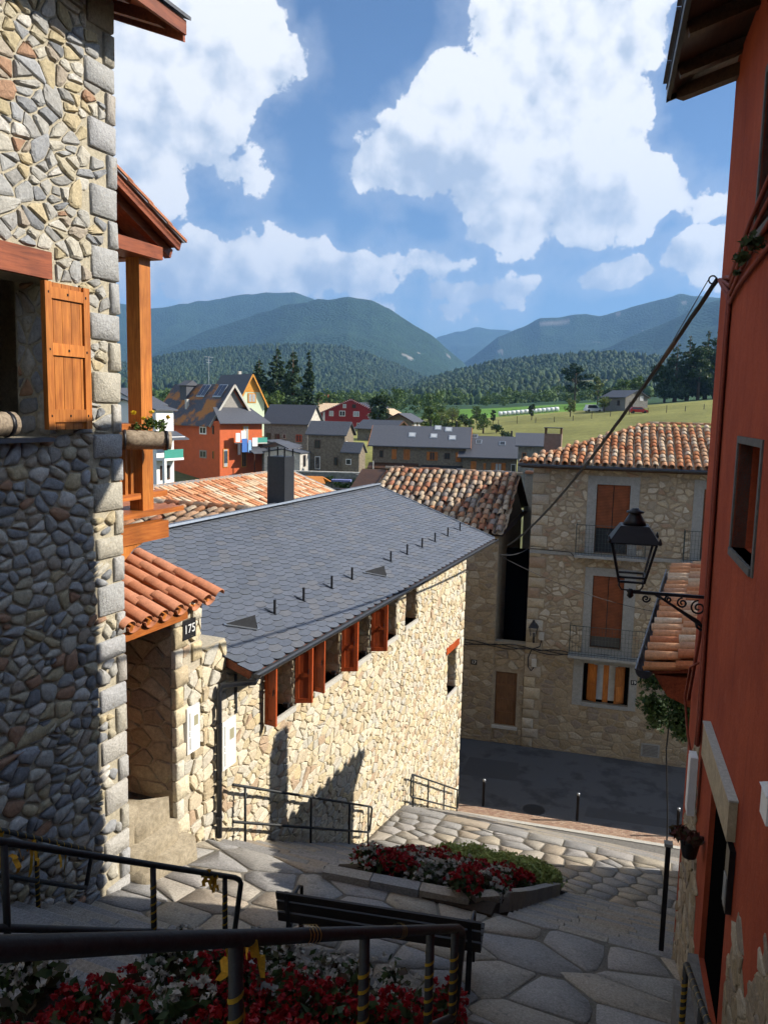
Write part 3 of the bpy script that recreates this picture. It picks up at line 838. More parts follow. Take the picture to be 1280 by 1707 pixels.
l1 = struct('upper_landing')
m = MB(); zj = .012
m.prism([(-9.2, STEP0 - .05, -8.2), (-9.2, STEP0 - .05, z_l1(STEP0) - zj), (-9.2, F1T + .0, z_l1(F1T) - zj), (-9.2, F1T, -8.2)], (10.6, 0, 0))
m.build('paving_bed', M_JOINT, l1)
def flag(parent, rect, size, zf, seed, joint=.035, h=.032, drop=.12):
    ps = cells(rect, size, joint, seed=seed, jit=.20, drop=drop, extra=.08)
    stones(ps, lambda a, b, c: (a, b, zf(b) - .03 + c), parent, M_GRANITE, h, 300, None, .06, .965, 'flagstone', seed + 1, .02, .22, rough=.08, jag=.45)
flag(l1, (-9.0, .55, STEP0, F1T - .02), (.74, .52), z_l1, 31, .018)

f1 = struct('middle_stairs')
m = MB()
for (va, vb) in ((-6.8, -4.72), (-2.18, .35)):
    m.prism([(va, F1T, -11.5), (va, F1T, F1Z - .2), (va, 16.0, -9.93 - .18), (va, 16.0, -11.5)], (vb - va, 0, 0))
m.build('stair_body', M_CONC, f1)
N1 = 18; rn, rs = 6.1 / N1, (F1Z + 9.91) / N1
stair_blocks(f1, F1T, F1Z + rs * .0, rn, rs, N1, -6.78, -4.74, .8, gg)
stair_blocks(f1, F1T, F1Z + rs * .0, rn, rs, N1, -2.16, .32, .75, gg)
l2 = struct('lower_landing')
m = MB()
m.prism([(-6.8, 16.0, -11.5), (-6.8, 16.0, z_l2(16) - zj), (-6.8, F2T, F2Z - zj), (-6.8, F2T, -11.5)], (9.5, 0, 0))
m.build('paving_bed', M_JOINT, l2)
flag(l2, (-6.78, 2.6, 16.02, F2T - .42), (.52, .38), z_l2, 47, .018)
x = -6.78
while x < 2.6:                                            # long coping stones at the landing's edge
    x2 = x + .7 + .6 * gg.random()
    stones([[(x + .01, F2T - .40), (x2 - .01, F2T - .40), (x2 - .01, F2T), (x + .01, F2T)]], lambda a, b, c: (a, b, z_l2(b) - .03 + c), l2, M_GRANITE, .034, 9, None, .06, .95, 'coping_stone', int(x * 100) + 900, .02, .1)
    x = x2
f2 = struct('lower_stairs')
m = MB(); m.prism([(-6.8, F2T, -13.3), (-6.8, F2T, F2Z - .2), (-6.8, 23.8, -13.05), (-6.8, 23.8, -13.3)], (9.5, 0, 0)); m.build('stair_body', M_CONC, f2)
stair_blocks(f2, F2T, F2Z, 5.2 / 15, (F2Z + 12.86) / 15, 15, -6.78, 2.6, 1.0, gg)

# street: asphalt, brick footway, kerb (facade frame)
o = MB().box(-14, 34, -5.5, .1, -13.3, -12.93).top('road', None, None, H, (0, -3, -12.93), M_ASPH); o['kind'] = 'structure'
pv = thing('brick_footway', None, None, H, (0, -5.8, -12.85)); pv['kind'] = 'structure'
MB().box(-14, 34, -6.04, -5.505, -13.3, -12.865).build('footway_bed', M_JOINT, pv)
MB().box(-14, 34, -6.20, -6.045, -13.3, -12.835).build('kerb', M_KERB, pv)
MB().box(-14, 34, -9.5, -6.205, -13.35, -12.862).build('street_paving', M_CONC, pv)
jv = MB()
for i in range(120):
    for j in range(5):
        xx = -5 + i * .125 + (.06 if j % 2 else 0); yy = -6.03 + j * .104
        jv.box(xx, xx + .117, yy, yy + .097, -12.9, -12.853 + random.uniform(-.003, .003))
jv.build('paver_bricks', M_PAVER, pv, kind='stuff')
rd_ = bpy.data.objects['road']
for (a0, a1, b0, b1) in ((-1.8, .2, -3.2, -1.6), (2.6, 6.5, -4.9, -4.2), (7, 12, -3, -1.2)):
    MB().prism([(a0, b0, -12.93), (a1, b0 + .1, -12.93), (a1 - .1, b1, -12.93), (a0 + .08, b1 - .06, -12.93)], (0, 0, .004)).build('asphalt_patch', pbr('patched_asphalt', (.075, .076, .08), .9, .25, 40, .5, 200), rd_)
mc = thing('manhole_cover', 'round iron manhole cover in the asphalt near the second bollard', 'manhole cover', H, (1.0, -5.0, -12.93))
MB().lathe((1.0, -5.0, -12.93), [(.36, 0), (.36, .012), (.30, .014)], 24).build('cover', M_DKMETAL, mc)
MB().lathe((1.0, -5.0, -12.93), [(.44, 0), (.44, .008), (.37, .008)], 24).build('ring', M_ASPH, mc)
for k, (bx, by, lab) in enumerate([(-.61, -5.41, 'slim black bollard nearest the sunlit wall corner'), (2.39, -5.41, 'slim black bollard standing mid footway'), (5.39, -5.41, 'slim black bollard behind the red house edge')]):
    b = thing('bollard', lab, 'bollard', H, (bx, by, -12.85), 'bollards along the brick footway')
    MB().lathe((bx, by, -12.85), [(.045, 0), (.045, .80), (.05, .80), (.05, .84)], 10).build('post', M_BLACK, b, True)
    MB().lathe((bx, by, -12.01), [(.03, 0), (.05, .03), (.045, .075), (.015, .09)], 10).build('cap', M_ZINC, b, True)

# ================================================================== LEFT STONE HOUSE (lane frame: x = v, y = t)
VL, TL = -6.75, 7.99
lh = thing('stone_house', 'tall fieldstone house with quoined corner and open orange shutter', 'house', S, (VL, TL, -6.3))
mpL = lambda a, b, c: (VL + c, a, b)
WIN = (4.9, 6.86, -.38, 1.30)                       # the window that runs out of the picture
wall_face(lh, lambda a, b, c: (VL - .004 + c, a, b), (-16.0, TL - .02, -13.2, 5.0), [WIN], M_MORTAR, .45, 'wall', thick=6.0)  # unseen length behind the camera, wall and roof, added to block sky light
qz = -6.42; k = 0; quo = []; qholes = []
gq = np.random.default_rng(3)
while qz < 4.7:
    hh = .26 + .14 * gq.random(); wq = (.40 + .10 * gq.random()) if k % 2 == 0 else (.13 + .06 * gq.random())
    quo.append([(TL - wq, qz + .008), (TL, qz + .008), (TL, qz + hh - .008), (TL - wq, qz + hh - .008)])
    qholes.append((TL - wq - .02, TL + .2, qz, qz + hh)); qz += hh; k += 1
def quoins(parent, polys, mp, mat, h, seed):
    stones(polys, mp, parent, mat, h, 999, None, .035, .93, 'quoin', seed, .012, .3, .05)
quoins(lh, quo, mpL, M_QUOIN, .035, 5)
hl = [WIN] + [(5.2, 7.0, 1.28, 1.62)] + qholes
up1 = cells((5.75, TL - .05, -.35, 4.95), (.205, .150), .017, hl, .49, .20, seed=61, extra=.50)
lo1 = cells((5.75, TL - .05, -6.5, -.36), (.20, .152), .021, hl, .49, .17, seed=62, extra=.42)
stones(up1, mpL, lh, M_FIELD, .028, 160, lambda a, b: -a, .20, .76, 'stone', 63, .16, 1.0, sm=False, jag=.6)
stones(lo1, mpL, lh, M_FIELD, .034, 140, lambda a, b: -a, .27, .70, 'stone', 64, .16, .9, jag=.3)
far_ = cells((3.2, 5.73, -5.2, 4.95), (.27, .20), .038, [WIN, (5.2, 7.0, 1.28, 1.62)], .45, .12, seed=65)
stones(far_, mpL, lh, M_FIELD, .05, 0, None, .27, .7, 'stone', 66)
# window: timber lintel, slate sill, inner reveal stones, the shutter folded back on the wall, log flower trough
lin = MB(); lin.box(VL - .2, VL + .055, 4.7, 6.90, 1.305, 1.59); lin.build('lintel', M_BROWN, lh)
MB().box(VL - .3, VL + .12, 4.8, 6.80, -.43, -.385).build('sill', M_SLATEF, lh)
rev = cells((VL - .43, VL - .02, -.36, 1.28), (.2, .2), .03, seed=71)
stones(rev, lambda a, b, c: (a, WIN[1] - c + .002, b), lh, M_FIELD, .02, 40, None, .2, .85, 'reveal_stone', 72)
sh = MB().box(VL + .075, VL + .10, 6.70, 7.36, -.30, 1.27).build('shutter', M_ORANGE, lh, label='orange board shutter folded back against the wall')
for i in range(5):
    a = 6.70 + i * .132
    MB().box(VL + .10, VL + .112, a + .003, a + .129, -.30, 1.27).build('board', M_ORANGE, sh)
for (z0, z1) in ((-.22, -.08), (.50, .63), (1.10, 1.22)):
    MB().box(VL + .112, VL + .135, 6.72, 7.34, z0, z1).build('batten', M_ORANGE, sh)
MB().box(VL + .112, VL + .140, 6.70, 6.79, -.30, 1.27).build('stile', M_ORANGE, sh)
MB().box(VL + .112, VL + .138, 7.27, 7.36, -.30, 1.27).build('stile', M_ORANGE, sh)
for z in (-.15, .56, 1.16):
    MB().tube([(VL + .10, 7.37, z - .06), (VL + .10, 7.37, z + .06)], .014, 8).build('hinge', M_BLACK, sh)
    for a in (6.75, 7.03, 7.30):
        MB().lathe((VL + .134, a, z), [(.012, -.012), (.012, .012)], 6).build('bolt', M_BLACK, sh)
tr = thing('flower_trough', 'log trough standing on the dark window sill', 'planter', S, (VL + .02, 6.15, -.28))
MB().tube([(VL - .02, 5.6, -.24), (VL - .02, 6.36, -.24)], .13, 14).build('log', M_LOG, tr, True)
for a in (5.75, 6.25): MB().tube([(VL - .02, a, -.24), (VL - .02, a + .05, -.24)], .136, 14).build('band', M_BLACK, tr, True)

def slope_roof(parent, poly, th, mat, name='roof'):
    return MB().prism(poly, (0, 0, -th)).build(name, mat, parent)
# main roof corner high above: boarded eave on rafters, slates on top
rf = MB().prism([(VL + .62, -16, 4.50), (VL + .62, TL + .50, 4.50), (VL - 4, TL + .50, 6.3), (VL - 4, -16, 6.3)], (0, 0, -.05)).build('roof', M_BROWN, lh)
MB().prism([(VL + .68, -16, 4.57), (VL + .68, TL + .58, 4.57), (VL - 4, TL + .58, 6.42), (VL - 4, -16, 6.42)], (0, 0, -.04)).build('slates', M_SLATEF, rf)
MB().prism([(VL + .64, -16, 4.36), (VL + .64, TL + .54, 4.36), (VL + .60, TL + .54, 4.36), (VL + .60, -16, 4.36)], (0, 0, .16)).build('fascia', M_BROWN, rf)
MB().prism([(VL + .62, TL + .50, 4.28), (VL + .62, TL + .54, 4.28), (VL - 4, TL + .54, 6.08), (VL - 4, TL + .50, 6.08)], (0, 0, .20)).build('barge_board', M_BROWN, rf)
for i in range(12):
    a = TL + .30 - i * .62
    MB().bar((VL + .5, a, 4.44), (VL - .6, a, 4.86), .11, .14).build('rafter', M_BROWN, rf)
# balcony on the far side of the corner
bv = -7.08
ba = thing('balcony', 'orange timber balcony with post and small roof on the stone corner', 'balcony', S, (bv - .1, 8.95, -1.5))
MB().box(bv - .32, bv - .10, 8.93, 9.16, -1.55, 2.02).build('post', M_ORANGE, ba)
MB().box(bv - .345, bv - .325, 8.98, 9.11, -1.3, 1.9).build('post_strip', M_ORANGE, ba)
MB().box(bv - .34, bv + .04, TL - .05, 9.25, 1.93, 2.10).build('beam', M_BROWN, ba)
MB().box(bv - 2.2, bv - .345, 9.0, 9.2, 1.93, 2.10).build('beam', M_BROWN, ba)
brf = MB().prism([(bv + .14, TL + .01, 2.86), (bv + .14, 9.50, 2.18), (bv - 2.4, 9.50, 2.18), (bv - 2.4, TL + .01, 2.86)], (0, 0, -.04)).build('roof', M_BROWN, ba)
MB().bar((bv + .12, TL + .01, 2.86), (bv + .12, 9.52, 2.17), .04, .16).build('barge_board', M_BROWN, brf)
MB().bar((bv + .15, TL + .01, 2.93), (bv + .15, 9.56, 2.225), .05, .035).build('flashing', M_ZINC, brf)
for i in range(3): MB().bar((bv - .05 - i * .5, TL + .01, 2.74), (bv - .05 - i * .5, 9.5, 2.06), .10, .13).build('rafter', M_BROWN, brf)
for i in range(4):
    p, q = i / 4, (i + 1) / 4 + .06
    y0 = TL + .02 + 1.55 * p; y1 = TL + .02 + 1.55 * min(q, 1.02)
    MB().prism([(bv + .19, y0, 2.93 - .453 * (y0 - TL) + .03), (bv + .19, y1, 2.93 - .453 * (y1 - TL) + .05), (bv - 2.4, y1, 2.93 - .453 * (y1 - TL) + .05), (bv - 2.4, y0, 2.93 - .453 * (y0 - TL) + .03)], (0, 0, -.035)).build('roof_sheet', M_TILENEW, brf)
MB().box(bv - 2.2, bv + .0, TL + .01, 9.72, -1.53, -1.46).build('floor', M_ORANGEY, ba)
MB().box(bv - .14, bv + .06, TL + .01, 9.28, -1.86, -1.62).build('floor_beam', M_ORANGEY, ba)
MB().prism([(bv - .12, TL + .01, -2.30), (bv - .12, TL + .01, -1.865), (bv - .12, 8.75, -1.865), (bv - .12, 8.55, -1.93)], (.16, 0, 0)).build('bracket', M_ORANGE, ba)
MB().box(bv - .34, bv - .08, TL + .02, 9.02, -.36, -.27).build('hand_rail', M_ORANGEY, ba)
MB().box(bv - .30, bv - .12, TL + .02, 9.5, -1.30, -1.22).build('bottom_rail', M_ORANGEY, ba)
for i in range(7): MB().box(bv - .24, bv - .18, 8.10 + i * .115, 8.15 + i * .115, -1.22, -.36).build('baluster', M_ORANGE, ba)
for i in range(12): MB().box(bv - .5 - i * .14, bv - .44 - i * .14, 9.06, 9.12, -1.22, -.36).build('baluster', M_ORANGE, ba)
MB().box(bv - 2.2, bv - .36, 9.03, 9.15, -.36, -.27).build('hand_rail', M_ORANGEY, ba)
lg = thing('log_planter', 'hollow log planter with yellow flowers hung on the balcony', 'planter', S, (bv - .02, 8.9, -.55))
MB().tube([(bv - .16, 8.50, -.47), (bv - .02, 8.66, -.475), (bv + .25, 8.98, -.485), (bv + .30, 9.03, -.487)], [.125, .13, .125, .12], 16).build('log', M_LOG, lg, True)
for u in (.12, .9):
    p = Vector((bv - .16, 8.50, -.47)).lerp(Vector((bv + .30, 9.03, -.487)), u); d = Vector((.46, .53, -.017)).normalized() * .02
    MB().tube([tuple(p - d), tuple(p + d)], .136, 16).build('band', M_BLACK, lg, True)
g = np.random.default_rng(4)
cc = [(bv + .02, 8.72, -.30), (bv + .10, 8.84, -.28), (bv + .2, 8.93, -.29), (bv + .14, 8.8, -.22)]
v, f = leaf_cloud(cc, [.11, .12, .11, .09], 260, .028, g, .9, .2)
og = ORG[lg.name]; child('leaves', bigmesh('leaves', v - np.array(og), f, M_LEAF), lg)
for p in ((bv - .0, 8.66, -.12), (bv + .13, 8.86, -.10), (bv + .30, 8.98, -.17), (bv + .05, 8.78, -.19)):
    v, f = leaf_cloud([p], [.032], 40, .018, g, .7, .4)
    child('blossom', bigmesh('blossom', v - np.array(og), f, M_YELFL), lg)

# ================================================================== SLATE HOUSE
VS = -6.82
sh_ = thing('slate_roofed_house', 'long low house of pale stone with blue slate roof and red shutters', 'house', S, (VS, 10.2, -6.84))
mpS = lambda a, b, c: (VS + c, a, b)
T1, ZE = 23.72, -4.12
def zg(t):
    return z_l1(t) if t < F1T else (z_f1(t) if t < 16 else (z_l2(t) if t < F2T else F2Z + (-12.86 - F2Z) * (t - F2T) / 5.2))
wins = [(11.62, 12.62, -5.47, -4.33), (13.45, 14.62, -5.47, -4.33), (15.10, 16.18, -5.47, -4.33), (17.02, 17.86, -5.47, -4.33), (18.45, 19.30, -5.40, -4.33), (22.15, 23.05, -8.45, -7.15)]
wall_face(sh_, lambda a, b, c: (VS - .003 + c, a, b), (10.4, T1, -13.3, ZE + .02), wins, M_MORTC, .42, 'wall', thick=7.2)
MB().prism([(VS - .02, 10.41, ZE), (-10.49, 10.41, -2.66), (-14.0, 10.41, ZE)], (0, .2, 0)).build('gable_wall', M_MORTC, sh_)
MB().prism([(VS - .02, T1 - .2, ZE), (-10.49, T1 - .2, -2.66), (-14.0, T1 - .2, ZE)], (0, .19, 0)).build('gable_wall', M_MORTC, sh_)
quS = []; qhS = []; qz = -13.2; k = 0
while qz < ZE - .1:
    hh = .24 + .10 * gq.random(); wq = .42 if k % 2 else .24
    quS.append([(T1 - wq, qz + .006), (T1, qz + .006), (T1, min(qz + hh, ZE) - .006), (T1 - wq, min(qz + hh, ZE) - .006)]); qhS.append((T1 - wq - .012, T1 + .3, qz, qz + hh)); qz += hh; k += 1
quoins(sh_, quS, mpS, M_CREAM, .028, 15)
sills = [(a - .05, b + .05, c - .12, c) for a, b, c, d in wins]
polys = cells((10.4, T1 - .1, -13.2, ZE), (.225, .148), .010, wins + sills + qhS, .49, .18, seed=81, extra=.45)
polys = [p for p in polys if max(q[1] for q in p) > zg(sum(q[0] for q in p) / len(p)) - .05]
stones(polys, mpS, sh_, M_CREAM, .022, 300, lambda a, b: a, .15, .80, 'stone', 82, .14, 1.3, sm=False, jag=.6)
for i, (a, b, c, d) in enumerate(wins):
    wn = MB().box(VS - .41, VS - .36, a + .01, b - .01, c + .01, d - .01).build('window', M_RED, sh_)
    MB().box(VS - .357, VS - .35, a + .09, (a + b) / 2 - .03, c + .09, d - .08).build('pane', M_GLASS, wn)
    MB().box(VS - .357, VS - .35, (a + b) / 2 + .03, b - .09, c + .09, d - .08).build('pane', M_GLASS, wn)
    MB().box(VS - .34, VS + .045, a - .04, b + .04, c - .10, c).build('sill', M_KERB, sh_)
    rv = cells((VS - .40, VS - .01, c + .01, d), (.22, .2), .02, seed=90 + i)
    stones(rv, lambda p, q, r: (p, b - r + .004, q), sh_, M_CREAM, .02, 20, None, .15, .88, 'reveal_stone', 95 + i)
MB().box(VS - .2, VS + .04, 21.95, 23.22, -7.14, -6.94).build('lintel', M_RED, sh_)
def leaf(parent, tt, z0, z1, wd=.46, ang=90.):
    """a shutter leaf standing out from the wall, with rails, stiles and two panels"""
    ca, sa = math.cos(rad(ang)), math.sin(rad(ang))
    def P(u, dpt, z): return (VS + .03 + u * sa + dpt * ca * 0, tt + u * ca + dpt, z)
    m = MB()
    def bx(u0, u1, d0, d1, za, zb):
        p = [P(u0, d0, za), P(u1, d0, za), P(u1, d1, za), P(u0, d1, za)]; m.prism(p, (0, 0, zb - za))
    bx(0, .07, -.022, .022, z0, z1); bx(wd - .07, wd, -.022, .022, z0, z1)
    for za, zb in ((z0, z0 + .09), (z1 - .09, z1), ((z0 + z1) / 2 - .035, (z0 + z1) / 2 + .035)): bx(.071, wd - .071, -.0215, .0215, za, zb)
    o = m.build('shutter', M_RED, parent)
    m2 = MB()
    for za, zb in ((z0 + .091, (z0 + z1) / 2 - .036), ((z0 + z1) / 2 + .036, z1 - .091)):
        p = [P(.072, -.012, za), P(wd - .072, -.012, za), P(wd - .072, .012, za), P(.072, .012, za)]
        mm = MB().prism(p, (0, 0, zb - za)); mm.build('panel', M_RED, o)
    MB().tube([P(wd * .8, -.03, (z0 + z1) / 2 + .12), P(wd * .8, -.05, (z0 + z1) / 2 + .02)], .008, 6).build('latch', M_BLACK, o)
    return o
for (tt, an, wd_) in ((11.56, 96, .24), (12.66, 62, .31), (13.38, 96, .25), (14.66, 62, .33), (16.22, 62, .36)):
    leaf(sh_, tt, -5.42, -4.36, wd_, an)
for tt in (12.45, 14.45, 16.0): MB().box(VS - .1, VS + .0, tt - .03, tt + .03, -5.44, -5.36).build('shutter_catch', M_BLACK, sh_)

# roof: both slopes, fish-scale slates on the near one
EV, RV, ZR = -6.30, -10.49, -2.55
T0R, T1R = 10.42, 25.05
zr = lambda v: -4.06 + (ZR + 4.06) * (EV - v) / (EV - RV)
rf = MB().prism([(EV, T0R, -4.06), (EV, T1R, -4.06), (RV, T1R, ZR), (RV, T0R, ZR)], (0, 0, -.06)).prism([(RV, T0R, ZR - .001), (RV, T1R, ZR - .001), (-14.7, T1R, -4.07), (-14.7, T0R, -4.07)], (0, 0, -.05)).build('roof', M_SLATEF, sh_)
sl = math.hypot(EV - RV, ZR + 4.06); uv = Vector(((RV - EV) / sl, 0, (ZR + 4.06) / sl)); nv = Vector((-uv.z, 0, uv.x)); nv = -nv if nv.z < 0 else nv
SW, SEXP, SLN = .345, .152, .32
def slate_mesh():
    v = []; n = 8; lo = [(-SW / 2 + .004, .075)] + [(-SW / 2 * math.cos(math.pi * i / n) * .985, .075 - .085 * math.sin(math.pi * i / n)) for i in range(1, n)] + [(SW / 2 - .004, .075)]
    out = lo + [(SW / 2 - .004, SLN), (-SW / 2 + .004, SLN)]
    m = MB(); m.prism([(p[0], p[1], .0) for p in out], (0, 0, .014))
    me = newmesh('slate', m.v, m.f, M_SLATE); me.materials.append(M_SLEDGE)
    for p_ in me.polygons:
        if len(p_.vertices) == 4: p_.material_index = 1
    return me
SM = slate_mesh()
lst = []
nrow = int(sl / SEXP)
for r in range(nrow + 1):
    y = -.04 + r * SEXP
    if y + .2 > sl: break
    for c in range(int((T1R - T0R) / SW) + 1):
        t_ = T0R + SW * (c + .5 + (.5 if r % 2 else 0)) - .1
        if t_ + SW / 2 > T1R + .12: continue
        lst.append((t_, y))
lst.sort(key=lambda q: q[0] * 1.0 + q[1] * 1.2)
og = Vector(ORG[sh_.name]); jv = []; jf = []
gs = np.random.default_rng(8)
for i, (t_, y) in enumerate(lst):
    p = Vector((EV, t_, -4.06)) + uv * y + nv * (.014 + .003 * gs.random()) - og
    ya = uv - nv * .060 + Vector((0, 1, 0)) * gs.normal() * .012
    M_ = axes(p, (0, -1, 0), ya)
    if (M_.col[2].xyz).dot(nv) < 0: M_ = axes(p, (0, 1, 0), ya)
    M_ = M_ @ Matrix.Rotation(gs.normal() * .006, 4, 'Y')
    if i < 300: child('slate', SM, rf, M_)
    else:
        b = len(jv); jv += [tuple(M_ @ q.co) for q in SM.vertices]; jf += [tuple(b + k for k in q.vertices) for q in SM.polygons]
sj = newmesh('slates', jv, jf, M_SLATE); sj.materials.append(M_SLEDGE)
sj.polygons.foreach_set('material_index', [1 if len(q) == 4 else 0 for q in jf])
oo = child('slates', sj, rf); oo['kind'] = 'stuff'
MB().bar((RV + .10, T0R - .02, ZR + .015), (RV + .10, T1R + .02, ZR + .015), .26, .05, (-.3, 0, 1)).build('ridge_flashing', M_ZINC, rf)
MB().prism([(EV + .03, T0R, -4.16), (EV + .03, T1R, -4.16), (EV - .02, T1R, -4.16), (EV - .02, T0R, -4.16)], (0, 0, .075)).build('fascia', M_BROWN, rf)
MB().bar((EV - .05, T0R - .03, -4.13), (RV, T0R - .03, ZR - .09), .05, .13).build('barge_board', M_BROWN, rf)
MB().bar((EV + .0, T1R + .02, -4.05), (RV, T1R + .02, ZR + .0), .03, .10).build('verge_trim', M_ZINC, rf)
gt = MB(); n = 7
prof_ = [(EV + .095 - .065 * math.cos(math.pi * i / n), -4.075 - .07 * math.sin(math.pi * i / n)) for i in range(n + 1)]
for i in range(n):
    a, b = prof_[i], prof_[i + 1]
    gt.quad((a[0], T0R - .1, a[1]), (b[0], T0R - .1, b[1]), (b[0], T1R + .05, b[1]), (a[0], T1R + .05, a[1]))
gt.quad(*[(p[0], T0R - .1, p[1]) for p in prof_]); gt.quad(*[(p[0], T1R + .05, p[1]) for p in prof_])
gt.bar((EV + .162, T0R - .1, -4.07), (EV + .162, T1R + .05, -4.07), .014, .02)
gt.build('gutter', M_DKMETAL, rf)
dp = MB().tube([(EV + .06, 10.38, -4.14), (EV + .04, 10.36, -4.22), (VS + .12, 10.12, -4.26), (VS + .09, 10.08, -4.36), (VS + .09, 10.07, -6.72)], .045, 10).build('downpipe', M_DKMETAL, sh_, True)
for z in (-4.9, -5.8, -6.4): MB().lathe((VS + .09, 10.07, z), [(.052, 0), (.052, .04)], 10).build('pipe_clamp', M_DKMETAL, dp)
MB().box(VS + .02, VS + .05, 10.62, 10.66, -4.9, -4.25).build('cable_conduit', M_DKMETAL, sh_)
for t_ in (12.48, 13.6, 14.85, 15.87, 18.18, 19.33, 20.5, 21.6, 22.8, 24.05):
    p = Vector((EV, t_, -4.06)) + uv * .90 + nv * .03
    MB().bar(tuple(p), tuple(p + Vector((0, 0, .26))), .035, .035, (0, 1, 0)).bar(tuple(p - uv * .04), tuple(p + uv * .22), .05, .012, tuple(nv)).build('snow_guard', M_BLACK, rf)
for t_, u in ((11.60, .92), (17.0, .72)):
    p = Vector((EV, t_, -4.06)) + uv * u + nv * .045
    A = p + Vector((0, -.42, 0)) + uv * .22; B = p - uv * .20; C = p + Vector((0, .20, 0)) + uv * .0; D = p + Vector((0, .02, 0)) - uv * .06 + nv * .20
    vt = MB(); vt.quad(tuple(A), tuple(B), tuple(D)); vt.quad(tuple(A), tuple(D), tuple(C + uv * .10)); vt.quad(tuple(B + nv * .01), tuple(C + nv * .01), tuple(D - nv * .04))
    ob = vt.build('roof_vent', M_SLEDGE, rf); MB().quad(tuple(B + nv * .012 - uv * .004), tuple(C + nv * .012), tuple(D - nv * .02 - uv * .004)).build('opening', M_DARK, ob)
    q = MB(); q.bar(tuple(A), tuple(B), .06, .012, tuple(nv)).bar(tuple(B), tuple(C), .05, .012, tuple(nv)); q.build('flashing', M_ZINC, ob)
fl = thing('flue', 'square dark metal flue with pitched cap on the slate ridge', 'chimney', S, (-10.55, 18.75, -2.7))
MB().box(-10.82, -10.30, 18.5, 19.02, -2.9, -1.30).build('shaft', M_DKMETAL, fl)
for a in (-10.80, -10.34):
    for b in (18.52, 18.97): MB().box(a, a + .03, b, b + .03, -1.30, -1.06).build('leg', M_BLACK, fl)
MB().prism([(-10.98, 18.4, -1.09), (-10.56, 18.4, -.93), (-10.14, 18.4, -1.09), (-10.14, 18.4, -1.06), (-10.56, 18.4, -.90), (-10.98, 18.4, -1.06)], (0, .75, 0)).build('cap', M_SLATEF, fl)

# porch between the two houses: pillar with number, tiled canopy, door recess, steps
po = thing('porch', 'stone porch pillar with clay tiled canopy beside the stone house', 'porch', S, (VS, 9.1, -6.4))
PT0, PT1 = 9.10, 9.74
MB().box(VS - 1.4, VS - .012, PT0 + .012, PT1, -7.2, -2.82).build('pillar', M_MORTC, po)
MB().box(VS - 1.4, VS - .013, PT1 + .001, 10.40, -7.2, -3.60).build('side_wall', M_MORTC, po)
qp = []; hp = []; qz = -6.55; k = 0
while qz < -2.9:
    hh = .24 + .10 * gq.random(); wq = (.30 if k % 2 else .17)
    qp.append([(PT0, qz + .006), (PT0 + wq, qz + .006), (PT0 + wq, qz + hh - .006), (PT0, qz + hh - .006)]); hp.append((PT0 - .1, PT0 + wq + .012, qz, qz + hh))
    if k % 2 == 0:
        qp.append([(PT1 - .22, qz + .006), (PT1, qz + .006), (PT1, qz + hh - .006), (PT1 - .22, qz + hh - .006)]) if qz > -3.9 else None
        if qz > -3.9: hp.append((PT1 - .232, PT1 + .0, qz, qz + hh))
    qz += hh; k += 1
quoins(po, qp, mpS, M_CREAM, .03, 25)
meters = [(9.33, 9.64, -5.08, -4.38), (10.24, 10.62, -5.72, -4.92)]
pp = cells((PT0, PT1, -6.6, -2.84), (.25, .2), .018, hp + meters[:1], .44, .1, seed=83) + cells((PT1, 10.40, -6.9, -3.62), (.27, .21), .018, meters + hp, .44, .1, seed=84)
stones(pp, mpS, po, M_CREAM, .032, 300, None, .17, .84, 'stone', 85, .12, 1.1, sm=False, jag=.6)
ins = cells((VS - 1.35, VS - .05, -6.3, -2.84), (.34, .22), .022, seed=86)
MB().box(VS - 1.39, VS - .02, PT0 + .004, PT0 + .0115, -7.1, -2.83).build('inner_mortar', M_MORT19, po)
stones(ins, lambda a, b, c: (a, PT0 + .012 - c, b), po, M_LOW19, .03, 200, None, .14, .86, 'stone', 87, .12, sm=False)  # darker stone than the pillar front: this face's shade is put into the colour
MB().box(VS - 1.42, VS - 1.36, TL - .6, PT0 + .01, -5.9, -2.84).build('door', M_RED, po)
MB().box(VS - .34, VS - .22, TL + .02, TL + .16, -5.6, -2.9).build('door_post', M_RED, po)
MB().box(VS - .10, VS + .06, TL - .05, PT0 + .25, -3.03, -2.90).build('canopy_beam', M_ORANGEY, po)
for i in range(4): MB().bar((VS + .10, TL + .10 + i * .33, -2.86), (VS - 1.3, TL + .10 + i * .33, -2.39), .08, .09).build('rafter', M_ORANGE, po)
mcv = tile_mesh('clay_cover', .44, .125, .115, M_TILENEW, True, 7); mpn = tile_mesh('clay_channel', .44, .12, .11, M_TILENEW, False, 6)
cd = Vector((-1.35, 0, .45)).normalized()
barrel_roof(po, (VS + .15, 9.98, -2.79), (0, -1, 0), tuple(cd), 6, .335, 4, .385, mcv, mpn, np.random.default_rng(9), jit=.004)
MB().prism([(VS + .05, TL - .1, -2.87), (VS + .05, 9.9, -2.87), (VS - 1.35, 9.9, -2.40), (VS - 1.35, TL - .1, -2.40)], (0, 0, -.02)).build('canopy_boards', M_ORANGE, po)
MB().box(VS + .0, VS + .046, 9.26, 9.56, -3.34, -3.06).build('number_plaque', M_PLAQUE, po)
